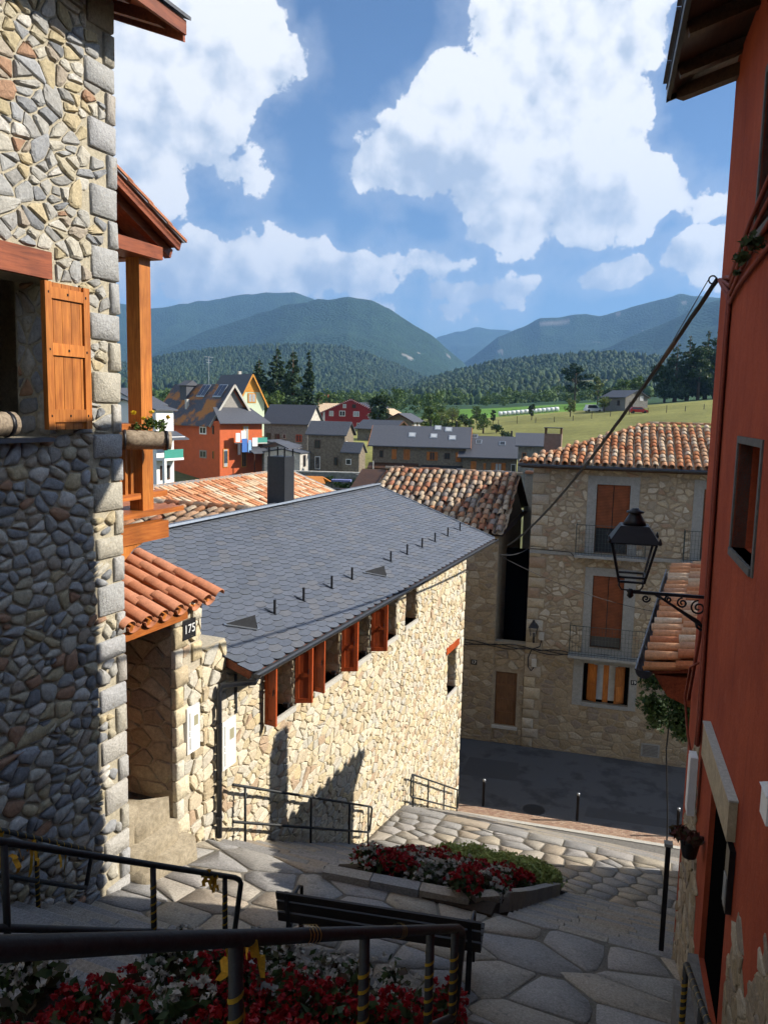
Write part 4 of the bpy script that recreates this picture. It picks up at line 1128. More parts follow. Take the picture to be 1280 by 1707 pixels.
for k, (a, b, c, d) in enumerate(meters):
    mbx = MB().box(VS - .05, VS + .045, a, b, c, d).build('meter_box', M_WHITE, po)
    MB().box(VS + .045, VS + .049, a + .02, b - .02, c + .02, d - .02).build('lid', M_WHITE, mbx)
    MB().box(VS + .0495, VS + .052, a + (b - a) * .52, a + (b - a) * .84, c + (d - c) * .56, c + (d - c) * .78).build('reading_window', pbr('meter_window', (.35, .33, .22), .4, .1, 5, 0), mbx)
    MB().box(VS + .0495, VS + .0515, a + .05, a + .075, c + .06, c + (d - c) * .34).build('slot', M_FRAMEGREY, mbx)
    MB().box(VS + .0495, VS + .0515, a + .05, a + .075, c + (d - c) * .5, d - .08).build('slot', M_FRAMEGREY, mbx)
for (a0, a1, v1, z0, z1) in ((7.95, 8.45, VS - .10, -6.6, -5.40), (8.30, 9.08, VS - .06, -6.7, -5.66), (8.0, 9.12, VS + .10, -6.7, -5.92), (8.0, 9.22, VS + .34, -6.7, -6.17)):
    stones([[(VS - 1.2, a0), (v1, a0), (v1, a1), (VS - 1.2, a1)]], lambda a, b, c: (a, b, z1 - .35 + c), po, pbr('worn_step_stone', (.33, .28, .20), .92, .3, 7, .8, 40, stain=((.22, .18, .12), 5, .5, .7)), .35, 9, None, .05, .97, 'porch_step', int(a0 * 70), .02, .05, .4)

def text(parent, s, size, o, xd, yd, mat, name='lettering', depth=.002):
    """flat lettering built from Blender's own font; o = centre, xd / yd = reading and up directions"""
    cu = bpy.data.curves.new('txt', 'FONT'); cu.body = s; cu.size = size; cu.align_x = 'CENTER'; cu.align_y = 'CENTER'; cu.extrude = depth
    t = bpy.data.objects.new('txt', cu); COL.objects.link(t)
    dg = bpy.context.evaluated_depsgraph_get(); me = bpy.data.meshes.new_from_object(t.evaluated_get(dg))
    bpy.data.objects.remove(t); me.materials.clear(); me.materials.append(mat); me.name = name
    og = ORG.get(parent.name, (0, 0, 0))
    return child(name, me, parent, axes((o[0] - og[0], o[1] - og[1], o[2] - og[2]), xd, yd))
text(po, '175', .18, (VS + .048, 9.41, -3.20), (0, 1, 0), (0, 0, 1), M_DIGIT, 'house_number')
for k, (a, b, c, d) in enumerate(meters): text(po, 'E', .10, (VS + .050, a + .06, c + (d - c) * .42), (0, 1, 0), (0, 0, 1), M_FRAMEGREY, 'letter')

# ================================================================== RED HOUSE (right)
rh = thing('red_house', 'tall red plastered house with dark doorway and stone patches at its foot', 'house', R, (0, 0, -6.6))
mpR = lambda a, b, c: (-c, a, b)
rw = [(-3.26, -2.14, -1.22, -.24), (-3.6, -2.14, 1.62, 3.0), (-3.32, -2.10, -5.45, -3.42)]
wall_face(rh, mpR, (-22, 0, -13, 3.95), rw, M_REDPL, .30, 'wall', thick=7.5)  # wall and roof extended out of view to darken the foreground
MB().box(.05, .28, -3.315, -2.105, -5.445, -3.425).build('doorway_shade', M_DARK, rh)  # solid black box fills the doorway, its shade put in as colour
for i, (a, b, c, d) in enumerate(rw[:2]):
    wn = MB().box(.27, .29, a, b, c, d).build('window', M_DKWOOD, rh)
    MB().box(.262, .268, a + .06, b - .06, c + .06, d - .06).build('pane', M_GLASS, wn)
    m = MB(); t = .065
    m.box(-.015, .12, a - t, a, c - t, d + t); m.box(-.015, .12, b, b + t, c - t, d + t); m.box(-.014, .12, a, b, d, d + t); m.box(-.03, .12, a, b, c - t, c)
    m.build('surround', pbr('dull_grey_frame', (.13, .125, .115), .9, .2, 5, .3, 40), rh)
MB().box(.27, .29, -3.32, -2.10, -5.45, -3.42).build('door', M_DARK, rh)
MB().box(-.10, .28, -3.34, -2.04, -5.60, -5.46).build('door_sill', M_CONC, rh)
MB().box(-.22, .0, -3.30, -2.1, -6.4, -5.80).build('door_step', M_CONC, rh)
def patch(poly, seed, mat=M_LOW19, size=(.24, .19)):
    """irregular area where the plaster has come off and the stones show"""
    cs = cells((min(p[0] for p in poly), max(p[0] for p in poly), min(p[1] for p in poly), max(p[1] for p in poly)), size, .014, seed=seed, jit=.48, extra=.3)
    def inside(x, y):
        r_ = False; n = len(poly)
        for i in range(n):
            (x1, y1), (x2, y2) = poly[i], poly[(i + 1) % n]
            if (y1 > y) != (y2 > y) and x < (x2 - x1) * (y - y1) / (y2 - y1) + x1: r_ = not r_
        return r_
    cs = [c for c in cs if inside(sum(q[0] for q in c) / len(c), sum(q[1] for q in c) / len(c))]
    gp = np.random.default_rng(seed); jag = []
    for i in range(len(poly)):
        a_, b_ = poly[i], poly[(i + 1) % len(poly)]
        for u in np.arange(0, 1, .2): jag.append((a_[0] + (b_[0] - a_[0]) * u + gp.normal() * .03, a_[1] + (b_[1] - a_[1]) * u + gp.normal() * .03))
    MB().prism([mpR(q[0], q[1], .006) for q in jag], (.02, 0, 0)).build('bare_mortar', M_MORT19, rh)
    stones(cs, mpR, rh, mat, .018, 300, None, .12, .84, 'stone', seed + 1, .18, .9, .0, sm=False)
patch([(-1.85, -7.0), (-.12, -7.0), (-.30, -5.3), (-.42, -4.6), (-.62, -3.7), (-.95, -3.35), (-1.05, -4.2), (-1.35, -4.6), (-1.65, -5.2)], 121)
patch([(-9, -6.6), (-3.62, -6.6), (-3.60, -4.5), (-3.9, -3.85), (-4.3, -4.3), (-4.8, -3.5), (-5.6, -3.2), (-9, -3.4)], 131)
patch([(-1.9, -7.0), (-1.5, -7.0), (-1.6, -6.2), (-1.95, -6.0)], 137)
# eave: boarded soffit on rafters, dark gutter, slate edge
EX, EY, EZ = -.66, .45, 3.80
rr = MB().prism([(EX, -22, EZ), (EX, EY, EZ), (6.5, EY, EZ + 2.6), (6.5, -22, EZ + 2.6)], (0, 0, .05)).build('roof', M_DKWOOD, rh)
MB().prism([(EX - .06, -22, EZ + .075), (EX - .06, EY + .05, EZ + .075), (6.5, EY + .05, EZ + 2.70), (6.5, -22, EZ + 2.70)], (0, 0, .035)).build('slates', M_SLATEF, rr)
for i in range(14):
    a = EY - .02 - i * .62
    MB().box(EX - .10, EX + .3, a - .60, a - .01, EZ + .115 + .02 * (i % 2), EZ + .145 + .02 * (i % 2)).build('edge_slate', M_SLATEF, rr)
MB().box(EX - .05, EX - .001, -22, EY + .02, EZ - .06, EZ + .07).build('gutter', M_BLACK, rr)
MB().prism([(EX - .05, EY + .001, EZ - .08), (6.5, EY + .001, EZ + 2.5), (6.5, EY + .001, EZ + 2.68), (EX - .05, EY + .001, EZ + .08)], (0, .03, 0)).build('barge_board', M_BLACK, rr)
for i in range(9): MB().bar((EX + .02, -.35 - i * 1.0, EZ - .05), (.6, -.35 - i * 1.0, EZ + .36), .11, .13).build('rafter', M_DKWOOD, rr)
MB().bar((EX + .1, EY - .06, EZ - .02), (.1, -.25, EZ - .02), .12, .14).build('rafter', M_DKWOOD, rr)
sg = thing('sign_board', 'blank pale wooden sign board above the dark doorway', 'sign', R, (-.05, -2.55, -3.3))
MB().box(-.07, -.002, -3.48, -1.72, -3.46, -3.12).build('board', pbr('pale_board', (.42, .34, .22), .8, .2, 3, .2, 40), sg)
MB().box(-.078, -.001, -3.49, -1.71, -3.115, -3.10).build('top_edge', M_KERB, sg)
ml = thing('mailbox', 'small white metal box on the red wall at the frame edge', 'box', R, (-.06, -4.62, -2.6))
MB().box(-.06, -.001, -4.76, -4.55, -2.66, -2.47).build('body', M_WHITE, ml)
MB().prism([(-.07, -4.77, -2.465), (0, -4.77, -2.45), (0, -4.77, -2.44), (-.075, -4.77, -2.455)], (0, .23, 0)).build('lid', M_WHITE, ml)
wp = thing('wall_box', 'tall narrow white box fixed on the stone patch', 'box', R, (-.08, -1.25, -4.0))
MB().box(-.12, -.045, -1.36, -1.16, -4.32, -3.66).build('body', M_WHITE, wp); MB().box(-.125, -.121, -1.345, -1.175, -4.29, -3.69).build('lid', M_WHITE, wp)
pt = thing('wall_pot', 'dark wall pot with dry reddish plant on the red wall', 'plant pot', R, (-.12, -1.72, -4.6))
MB().lathe((-.13, -1.85, -4.52), [(.07, 0), (.105, .18), (.115, .19)], 12).build('pot', M_BLACK, pt, True)
g = np.random.default_rng(12); og = np.array(ORG[pt.name])
vv_, ff_ = leaf_cloud([(-.17, -1.83, -4.30), (-.24, -1.74, -4.33), (-.10, -1.9, -4.30)], [.12, .10, .10], 320, .04, g, .6, .1)
child('leaves', bigmesh('leaves', vv_ - og, ff_, leafmat('dry_leaves', [(.10, .025, .02), (.07, .03, .015), (.05, .05, .02)])), pt)
dk = thing('door_panel', 'dark notice panel hanging at the right of the doorway', 'sign', R, (-.02, -3.42, -3.8))
MB().box(-.05, -.002, -3.56, -3.40, -4.05, -3.50).build('panel', M_BLACK, dk); MB().box(-.058, -.0505, -3.54, -3.42, -4.0, -3.75).build('plate', M_FRAMEGREY, dk)
# painted cables running over the plaster
cb = thing('wall_cables', 'bundle of red painted cables climbing the red wall', 'cable', R, (-.03, -.9, -1))
for i, (dy, r_) in enumerate(((0, .03), (.06, .016), (-.05, .018))):
    pts = [(-.03, -.98 + dy, 1.30), (-.03, -.94 + dy, .9), (-.03, -.94 + dy, -.6), (-.03, -1.0 + dy, -2.2), (-.03, -1.08 + dy * .7, -3.3), (-.04, -1.12 + dy, -3.6)]
    MB().tube(pts, r_, 8).build('cable', M_CABLER, cb, True)
for i in range(4):
    MB().tube([(-.03 - .01 * i, -.30, 1.52), (-.03, -.6, 1.50 - .05 * i), (-.03, -.95 - .03 * i, 1.44 - .09 * i), (-.03, -1.5, 1.62 - .12 * i), (-.03, -2.0, 1.78 - .16 * i), (-.03, -3.6, 2.1 - .24 * i)], .022, 8).build('cable', M_CABLER, cb, True)
MB().tube([(-.05, -.85, -2.75), (-.1, -.55, -2.9), (-.12, -.42, -3.3), (-.08, -.6, -3.7), (-.04, -.85, -3.9), (-.04, -.95, -4.05)], .014, 6).build('cable', M_CABLER, cb, True)
MB().tube([(-.05, -.95, -2.2), (-.05, -.5, -2.9), (-.06, -.25, -3.4)], .02, 6).build('cable', M_CABLER, cb, True)
iv = thing('creeper', 'dark dry creeper hanging beneath the upper red window', 'plant', R, (-.1, -2.4, 1.3))
vv_, ff_ = leaf_cloud([(-.1, -2.0, 1.45), (-.12, -2.3, 1.40), (-.1, -2.7, 1.45), (-.08, -1.75, 1.36)], [.08, .09, .12, .05], 300, .03, g, .7, .1)
child('leaves', bigmesh('leaves', vv_ - np.array(ORG[iv.name]), ff_, M_BEGL), iv)

# big wrought lamp on the red wall
lp = thing('street_lantern', 'large black lantern on scrolled iron bracket of the red wall', 'lantern', R, (-.02, -.90, -2.0))
LX, LY = -.83, -.90
br = MB(); br.bar((-.0, LY, -1.985), (LX + .02, LY, -1.985), .03, .035); br.box(-.03, -.001, LY - .03, LY + .03, -2.36, -1.9)
br.build('arm', M_BLACK, lp)
def spiral(cx, cz, r, a0, turns, n=22, sgn=1): return [(cx + r * (1 - .8 * i / n) * math.cos(a0 + sgn * turns * 6.283 * i / n), LY, cz + r * (1 - .8 * i / n) * math.sin(a0 + sgn * turns * 6.283 * i / n)) for i in range(n + 1)]
for c in ((-.10, -2.11, .085, 1.6, 1.6, 1), (-.27, -2.07, .06, 1.6, 1.5, 1), (-.42, -2.04, .04, 1.6, 1.4, 1), (-.66, -2.05, .045, .2, 1.4, -1)):
    MB().tube(spiral(*c[:5], 22, c[5]), .011, 6).build('scroll', M_BLACK, lp, True)
MB().tube([(-.015, LY, -2.34), (-.10, LY, -2.27), (-.30, LY, -2.15), (-.48, LY, -2.04), (-.56, LY, -2.0)], [.022, .028, .018, .014, .016], 8).build('brace', M_BLACK, lp, True)
MB().tube([(-.02, LY, -2.33), (-.06, LY, -2.36), (-.10, LY, -2.33), (-.115, LY, -2.28)], .016, 6).build('scroll', M_BLACK, lp, True)
MB().lathe((LX, LY, -2.06), [(.012, 0), (.04, .03), (.03, .06), (.045, .08), (.02, .11)], 10).build('boss', M_BLACK, lp, True)
for sx in (-1, 1): MB().tube([(LX + sx * .02, LY, -1.97), (LX + sx * .10, LY, -1.965), (LX + sx * .13, LY, -1.92), (LX + sx * .125, LY, -1.85)], .010, 6).build('cradle', M_BLACK, lp, True)
lf = MB(); zb, zt_ = -1.85, -1.40; wb, wt = .135, .235
for sx in (-1, 1):
    for sy in (-1, 1):
        lf.bar((LX + sx * wb, LY + sy * wb, zb), (LX + sx * wt, LY + sy * wt, zt_), .026, .026, (1, 0, 0))
for k, (z, wd_) in enumerate(((zb, wb), (zb + .055, wb + .012), (zt_, wt))):
    for s_ in (-1, 1):
        lf.box(LX - wd_, LX + wd_, LY + s_ * wd_ - .011, LY + s_ * wd_ + .011, z - .012, z + .012); lf.box(LX + s_ * wd_ - .0105, LX + s_ * wd_ + .0105, LY - wd_, LY + wd_, z - .0125, z + .0125)
lf.build('frame', M_BLACK, lp)
for k in range(4):
    a = [(-1, -1), (1, -1), (1, 1), (-1, 1)]; p, q = a[k], a[(k + 1) % 4]
    MB().quad((LX + p[0] * (wb - .004), LY + p[1] * (wb - .004), zb), (LX + q[0] * (wb - .004), LY + q[1] * (wb - .004), zb), (LX + q[0] * (wt - .004), LY + q[1] * (wt - .004), zt_), (LX + p[0] * (wt - .004), LY + p[1] * (wt - .004), zt_)).build('pane', M_LAMPGL, lp)
def frus(c, w0, z0, w1, z1):
    m = MB(); a = [(c[0] + x * w0, c[1] + y * w0, z0) for x, y in ((-1, -1), (1, -1), (1, 1), (-1, 1))] + [(c[0] + x * w1, c[1] + y * w1, z1) for x, y in ((-1, -1), (1, -1), (1, 1), (-1, 1))]
    m.v = a; m.f = [(0, 3, 2, 1), (4, 5, 6, 7)] + [(i, (i + 1) % 4, 4 + (i + 1) % 4, 4 + i) for i in range(4)]
    return m
hd = frus((LX, LY), .27, -1.395, .15, -1.22).build('roof', M_BLACK, lp)
MB().lathe((LX, LY, -1.22), [(.13, 0), (.10, .06), (.065, .12), (.06, .13), (.095, .135), (.095, .15), (.05, .165), (.035, .185)], 14).build('chimney', M_BLACK, hd, True)
for sx in (-1, 1):
    for sy in (-1, 1): MB().lathe((LX + sx * .265, LY + sy * .265, -1.40), [(.015, 0), (.022, .02), (.012, .05), (.003, .075)], 6).build('finial', M_BLACK, hd)

# ================================================================== LOW TILED HOUSE beyond the red one
nb = thing('low_tiled_house', 'low house with mossy clay tile roof tucked behind the red wall', 'house', S, (.1, 11, -7))
NK = 1.04; NV, NT0, NT1, NZ = -.6 * NK, 10.6 * NK, 17.8 * NK, -3.22 * NK
MB().box(.05, 6, NT0 - .15, NT1 - .25, -13, NZ + .02).build('wall', M_MORT19, nb)
nu = Vector((1, 0, .17)).normalized()
nrf = MB().prism([(NV + .06, NT0 - .05, NZ - .02), (NV + .06, NT1, NZ - .02), (NV + 4.2, NT1, NZ + .69), (NV + 4.2, NT0 - .05, NZ + .69)], (0, 0, -.06)).build('roof', M_BROWN, nb)
MB().prism([(NV + .12, NT0 - .03, NZ - .09), (.3, NT0 - .03, NZ - .07), (.3, NT0 - .03, NZ - .60), (NV + .30, NT0 - .03, NZ - .36)], (0, 6.8, 0)).build('gable_board', M_BROWN, nb)
mcn = tile_mesh('cover_tile', .46, .115, .095, M_TILE, True, 6); mpnn = tile_mesh('channel_tile', .46, .11, .095, M_TILE, False, 5)
barrel_roof(nrf, (NV, NT1 - .05, NZ + .03), (0, -1, 0), tuple(nu), 19, (NT1 - NT0) / 19, 5, .40, mcn, mpnn, np.random.default_rng(14), jit=.02)
gt = MB()
pr = [(NV - .12 + .11 - .11 * math.cos(math.pi * i / 7), NZ - .03 - .11 * math.sin(math.pi * i / 7)) for i in range(8)]
for i in range(7): gt.quad((pr[i][0], NT0 - .12, pr[i][1]), (pr[i + 1][0], NT0 - .12, pr[i + 1][1]), (pr[i + 1][0], NT1, pr[i + 1][1]), (pr[i][0], NT1, pr[i][1]))
gt.quad(*[(p[0], NT0 - .12, p[1]) for p in pr])
gt.bar((NV - .12, NT0 - .12, NZ - .025), (NV - .12, NT1, NZ - .025), .018, .02)
gt.build('gutter', M_DKMETAL, nrf)
MB().box(.3, .85, 14.9, 15.35, -4.0, -.75).build('chimney', M_MORT19, nb)

# ================================================================== HOUSES 17 AND 19 (facade frame)
mpH = lambda a, b, c: (a, -c, b)
h19 = thing('corner_stone_house', 'three storey stone house with hipped clay tile roof and mesh balconies', 'house', H, (3, 0, -12.9))
o19 = [(2.33, 3.51, -5.12, -2.56), (2.37, 3.49, -8.73, -5.96), (6.0, 7.15, -5.12, -2.56), (2.20, 3.87, -10.86, -9.33), (6.0, 7.1, -8.73, -5.96)]
sur = [(2.0, 3.83, -5.12, -2.25), (2.08, 3.9, -8.95, -5.66), (5.66, 7.5, -5.12, -2.25), (1.83, 4.15, -11.0, -9.10), (5.66, 7.4, -8.95, -5.66)]
MB().box(.0, 24, .30, 9, -13.2, -1.95).build('body', M_MORT19, h19)
wall_face(h19, lambda a, b, c: (a, -c, b), (0, 24, -13.2, -1.95), o19, M_MORT19, .28, 'wall', thick=.299)
qh = []; hq = []; qz = -12.95; k = 0
while qz < -2.1:
    hh = .34 + .14 * gq.random(); wq = .62 if k % 2 else .42
    qh.append([(0, qz + .01), (wq, qz + .01), (wq, qz + hh - .01), (0, qz + hh - .01)]); hq.append((-.2, wq + .02, qz, qz + hh)); qz += hh; k += 1
quoins(h19, [q for q in qh if q[0][1] > -8.6 or True], mpH, M_ST19, .03, 33)
led = [(0, 24, -5.28, -5.12), (0, 9, -9.12, -8.95)]
hol = sur + hq + led + [(4.40, 5.14, -12.72, -12.15), (3.9, 4.25, -10.1, -9.7)]
up9 = cells((0.05, 6.6, -5.1, -2.0), (.27, .20), .05, hol, .47, .14, seed=141, extra=.2) + cells((0.05, 6.6, -8.95, -5.28), (.28, .21), .05, hol, .47, .14, seed=142, extra=.2)
stones(up9, mpH, h19, M_ST19, .028, 240, lambda a, b: -b, .22, .8, 'stone', 143, .14, .9, sm=False, jag=.5)
lo9 = cells((0.05, 6.6, -12.9, -9.12), (.36, .23), .035, hol, .46, .14, seed=144)
stones(lo9, mpH, h19, M_LOW19, .026, 50, lambda a, b: abs(a - 2), .2, .82, 'stone', 145, .14, .9, sm=False, jag=.5)
MB().box(0, 24, -.05, .0, -5.27, -5.14).build('string_course', M_FRAMEGREY, h19)
for i, (a, b, c, d) in enumerate(o19):
    s0, s1, s2, s3 = sur[i]; m = MB(); t = -.022
    m.box(s0, a, t, .01, s2 if i != 3 else s2, s3); m.box(b, s1, t, .01, s2, s3); m.box(a, b, t + .001, .01, d, s3)
    if i in (1, 3, 4): m.box(a, b, t - .03, .01, s2, c)
    m.build('surround', M_FRAMEGREY, h19)
    if i != 3:
        wn = MB().box(a, b, .16, .2, c, d).build('window', M_DKWOOD, h19)
        zlo = c + (.95 if i == 0 else .45)
        for s_ in (0, 1):
            x0 = a + .02 + s_ * (b - a) / 2; x1 = a + (s_ + 1) * (b - a) / 2 - .01
            MB().box(x0, x1, .07 + .01 * s_, .085 + .01 * s_, zlo, d - .02).build('reed_blind', M_BLIND, wn)
        MB().box(a + .05, b - .05, .155, .159, c + .05, d - .1).build('pane', M_GLASS, wn)
    else:
        wn = MB().box(a + .02, b - .02, .20, .23, c, d).build('window', M_DARK, h19)
        MB().box(a + .36, (a + b) / 2 - .10, .185, .199, c + .1, d - .05).build('pane', M_GLASSL, wn); MB().box((a + b) / 2 + .10, b - .42, .185, .199, c + .1, d - .05).build('pane', M_GLASSL, wn)
        MB().box((a + b) / 2 - .10, (a + b) / 2 + .10, .17, .198, c + .02, d - .02).build('mullion', M_ORANGE, wn)
        for (xa, an) in ((a + .16, 1), (b - .16, -1)):
            ps = [(xa, .16, c + .06), (xa + an * .34, -.05, c + .06), (xa + an * .35, -.02, c + .06), (xa + an * .01, .19, c + .06)]
            sh2 = MB().prism(ps, (0, 0, d - c - .1)).build('shutter', M_ORANGE, h19)
            for za, zb2 in ((c + .14, (c + d) / 2 - .04), ((c + d) / 2 + .04, d - .12)):
                pp_ = [(xa + an * .05, .12, za), (xa + an * .29, -.03, za), (xa + an * .29, -.045, za), (xa + an * .05, .105, za)]
                MB().prism(pp_, (0, 0, zb2 - za)).build('panel', M_ORANGE, sh2)
def balcony(lab, x0, x1, z0, z1, dep=.55):
    b = thing('mesh_balcony', lab, 'balcony', H, ((x0 + x1) / 2, -dep / 2, z0), 'iron balconies of the corner stone house')
    MB().box(x0, x1, -dep, -.03, z0 - .10, z0).build('slab', M_FRAMEGREY, b)
    pts = [(x0 + .03, -.03), (x0 + .03, -dep + .03), (x1 - .03, -dep + .03), (x1 - .03, -.03)]
    for zz in (z0 + .08, z1): MB().tube([(p[0], p[1], zz) for p in pts], .012, 6).build('rail', M_IRONG, b)
    n = int((x1 - x0) / .115)
    mm = MB()
    for i in range(n + 1):
        xx = x0 + .03 + (x1 - x0 - .06) * i / n; mm.box(xx - .005, xx + .005, -dep + .025, -dep + .035, z0, z1)
    for i in range(4):
        for xx in (x0 + .03, x1 - .03): mm.box(xx - .005, xx + .005, -.03 - i * .13 - .005, -.03 - i * .13 + .005, z0, z1)
    for i in range(1, 7):
        zz = z0 + (z1 - z0) * i / 7; mm.box(x0 + .03, x1 - .03, -dep + .037, -dep + .041, zz - .003, zz + .003)
    mm.build('bars', M_IRONG, b)
    return b
M_IRONG = pbr('weathered_green_iron', (.055, .07, .065), .7, .3, 10, .1, 60)
balcony('upper wire mesh balcony beneath the hipped tile roof', 1.66, 4.16, -5.14, -4.02)
balcony('middle wire mesh balcony above the orange shuttered window', 1.62, 4.36, -8.94, -7.80)
balcony('wire mesh balcony half hidden behind the red wall', 5.4, 7.6, -5.14, -4.02)
vg = MB()
vg.box(4.44, 5.10, -.02, .01, -12.69, -12.18)
vg.build('vent_frame', M_FRAMEGREY, h19)
for i in range(8): MB().box(4.50, 5.04, -.035, -.021, -12.64 + i * .054, -12.61 + i * .054).build('vent_slat', M_CONC, h19)
MB().box(3.93, 4.13, -.03, -.002, -9.98, -9.80).build('number_plaque', M_PLAQUE, h19)
text(h19, '19', .17, (4.03, -.032, -9.89), (1, 0, 0), (0, 0, 1), M_DIGIT, 'house_number')
# hipped roof of 19
EZ9, RZ9, RY9 = -1.90, -.45, 4.1
rf9 = MB().quad((-.42, -.45, EZ9), (24, -.45, EZ9), (24, RY9, RZ9), (4.1, RY9, RZ9)).quad((-.42, -.45, EZ9), (4.1, RY9, RZ9), (-.42, 8.6, EZ9)).quad((4.1, RY9, RZ9), (24, RY9, RZ9), (24, 8.6, EZ9), (-.42, 8.6, EZ9)).quad((-.42, -.45, EZ9 - .02), (-.42, 8.6, EZ9 - .02), (24, 8.6, EZ9 - .02), (24, -.45, EZ9 - .02)).build('roof', M_TILEFAR, h19)
m9c = tile_mesh('cover_tile', .44, .115, .095, M_TILE, True, 6); m9p = tile_mesh('channel_tile', .44, .11, .095, M_TILE, False, 5)
y9 = Vector((0, RY9 + .45, RZ9 - EZ9)).normalized(); L9 = math.hypot(RY9 + .45, RZ9 - EZ9)
barrel_roof(rf9, (-.42, -.50, EZ9 + .04), (1, 0, 0), tuple(y9), 27, .285, 12, .385, m9c, m9p, np.random.default_rng(16), jit=.014, nmax=300, keep=lambda x, y: x > y * .985 - .05 and y < L9 - .1)
mr9 = tile_mesh('ridge_tile', .46, .13, .12, M_TILE, True, 6)
og = Vector(ORG[rf9.name])
for i in range(15):
    p = Vector((-.40, -.45, EZ9 + .05)).lerp(Vector((4.15, RY9, RZ9 + .07)), i / 15); d = Vector((4.55, 4.55, 1.47)).normalized()
    child('hip_tile', mr9, rf9, axes(p - og, d.cross(Vector((0, 0, 1))), d))
for i in range(12): child('ridge_tile', mr9, rf9, axes(Vector((4.1 + i * .42, RY9, RZ9 + .08)) - og, (0, -1, 0), (1, 0, 0)))
MB().tube([(-.5, -.53, EZ9 - .02), (24, -.53, EZ9 - .02)], .06, 8).build('gutter', M_DKMETAL, rf9)
MB().box(-.42, 24, -.43, -.40, EZ9 - .13, EZ9 - .025).build('fascia', M_DKWOOD, rf9)
ch = thing('brown_chimney', 'tall plain rendered chimney at the left end of the hipped tile roof', 'chimney', H, (.5, 1.6, -1.6))
MB().box(.20, .86, 1.6, 2.15, -2.0, -.82).build('stack', pbr('brown_render', (.22, .165, .13), .9, .15, 3, .3, 30), ch)
for a in (.21, .80): MB().box(a, a + .06, 1.62, 2.12, -.82, -.60).build('leg', M_DKWOOD, ch)
MB().box(.18, .88, 1.58, 2.17, -.60, -.57).build('cap', M_DKMETAL, ch)

h17 = thing('low_stone_house', 'narrow stone house with weathered tile roof beside a dark gap', 'house', H, (-2.4, 0, -12.9))
wall_face(h17, mpH, (-8, -1.18, -13.2, -4.62), [], M_MORT19, .2, 'wall', thick=7.5)
wall_face(h17, lambda a, b, c: (a, .02 - c, b), (-1.179, -.001, -13.2, -8.85), [(-1.10, -.26, -12.2, -10.04)], M_MORT19, .2, 'gap_wall', thick=.4)
s17 = cells((-2.9, -1.2, -12.9, -4.65), (.34, .22), .035, [(-2.15, -1.75, -9.95, -9.55)], .46, .14, seed=151) + cells((-1.17, -.02, -12.9, -8.87), (.32, .22), .035, [(-1.2, -.16, -12.3, -9.95)], .44, .14, seed=152)
stones(s17, mpH, h17, M_LOW19, .026, 250, None, .2, .82, 'stone', 153, .14, .9, sm=False, jag=.5)
dr = MB().box(-1.10, -.26, .12, .16, -12.2, -10.04).build('door', M_DOOR, h17)
for i in range(4): MB().box(-1.04, -.32, .10, .119, -12.12 + i * .53, -11.68 + i * .53).build('panel', M_DOOR, dr)
MB().box(-1.18, -.18, -.06, .11, -12.32, -12.21).build('door_step', M_KERB, h17)
MB().box(-2.08, -1.84, -.05, -.03, -9.86, -9.66).build('number_plaque', M_PLAQUE, h17)
text(h17, '17', .18, (-1.96, -.052, -9.76), (1, 0, 0), (0, 0, 1), M_DIGIT, 'house_number')
Z17E, Z17R = -4.58, -2.68
rf17 = MB().quad((-8, -.3, Z17E), (-1.0, -.3, Z17E), (-.92, 4.1, Z17R), (-8, 4.1, Z17R)).quad((-8, 4.1, Z17R), (-.92, 4.1, Z17R), (-.95, 8.5, Z17E), (-8, 8.5, Z17E)).quad((-8, -.3, Z17E - .1), (-8, 8.5, Z17E - .1), (-.95, 8.5, Z17E - .1), (-1.0, -.3, Z17E - .1)).quad((-1.18, -.001, -4.6), (-1.18, 4.1, -2.75), (-1.18, 7.5, -4.6)).build('roof', M_DKWOOD, h17)
m17c = tile_mesh('cover_tile', .44, .125, .105, M_TILEOLD, True, 6); m17p = tile_mesh('channel_tile', .44, .115, .1, M_TILEOLD, False, 5)
y17 = Vector((0, 4.4, Z17R - Z17E)).normalized()
barrel_roof(rf17, (-6.75, -.34, Z17E + .05), (1, 0, 0), tuple(y17), 18, .318, 12, .39, m17c, m17p, np.random.default_rng(18), jit=.03, nmax=300)
rt17 = tile_mesh('ridge_tile', .46, .14, .125, M_TILEOLD, True, 6)
for i in range(15): child('ridge_tile', rt17, rf17, axes(Vector((-6.9 + i * .40, 4.1, Z17R + .06 + .02 * math.sin(i * 1.7))) - Vector(ORG[rf17.name]), (0, -1, 0), (1, 0, 0)))
aw = thing('alley_wall', 'sunlit strip of rendered wall at the end of the dark gap', 'wall', H, (-.4, 9.5, -9))
MB().box(-1.17, -.01, 8.2, 8.6, -12, -2.9).build('render', M_MORTC, aw); MB().box(-1.175, -.005, 8.1, 8.7, -2.9, -2.78).build('brick_cap', M_TILEFAR, aw)
MB().box(-1.172, -.008, 2.5, 2.8, -13, -5.6).build('gap_shade_block', M_DARK, aw)  # black block added across the gap so it reads as deep shade
wl = thing('small_wall_lantern', 'small black lantern on the corner of the stone house', 'lantern', H, (.30, -.2, -8.5))
MB().box(.26, .34, -.04, -.03, -8.75, -8.35).tube([(.30, -.04, -8.6), (.30, -.20, -8.66), (.30, -.30, -8.55), (.30, -.30, -8.42)], .018, 6).build('bracket', M_BLACK, wl)
m = MB()
for sx in (-1, 1):
    for sy in (-1, 1): m.bar((.30 + sx * .09, -.30 + sy * .09, -8.40), (.30 + sx * .15, -.30 + sy * .15, -8.06), .02, .02, (1, 0, 0))
m.build('frame', M_BLACK, wl)
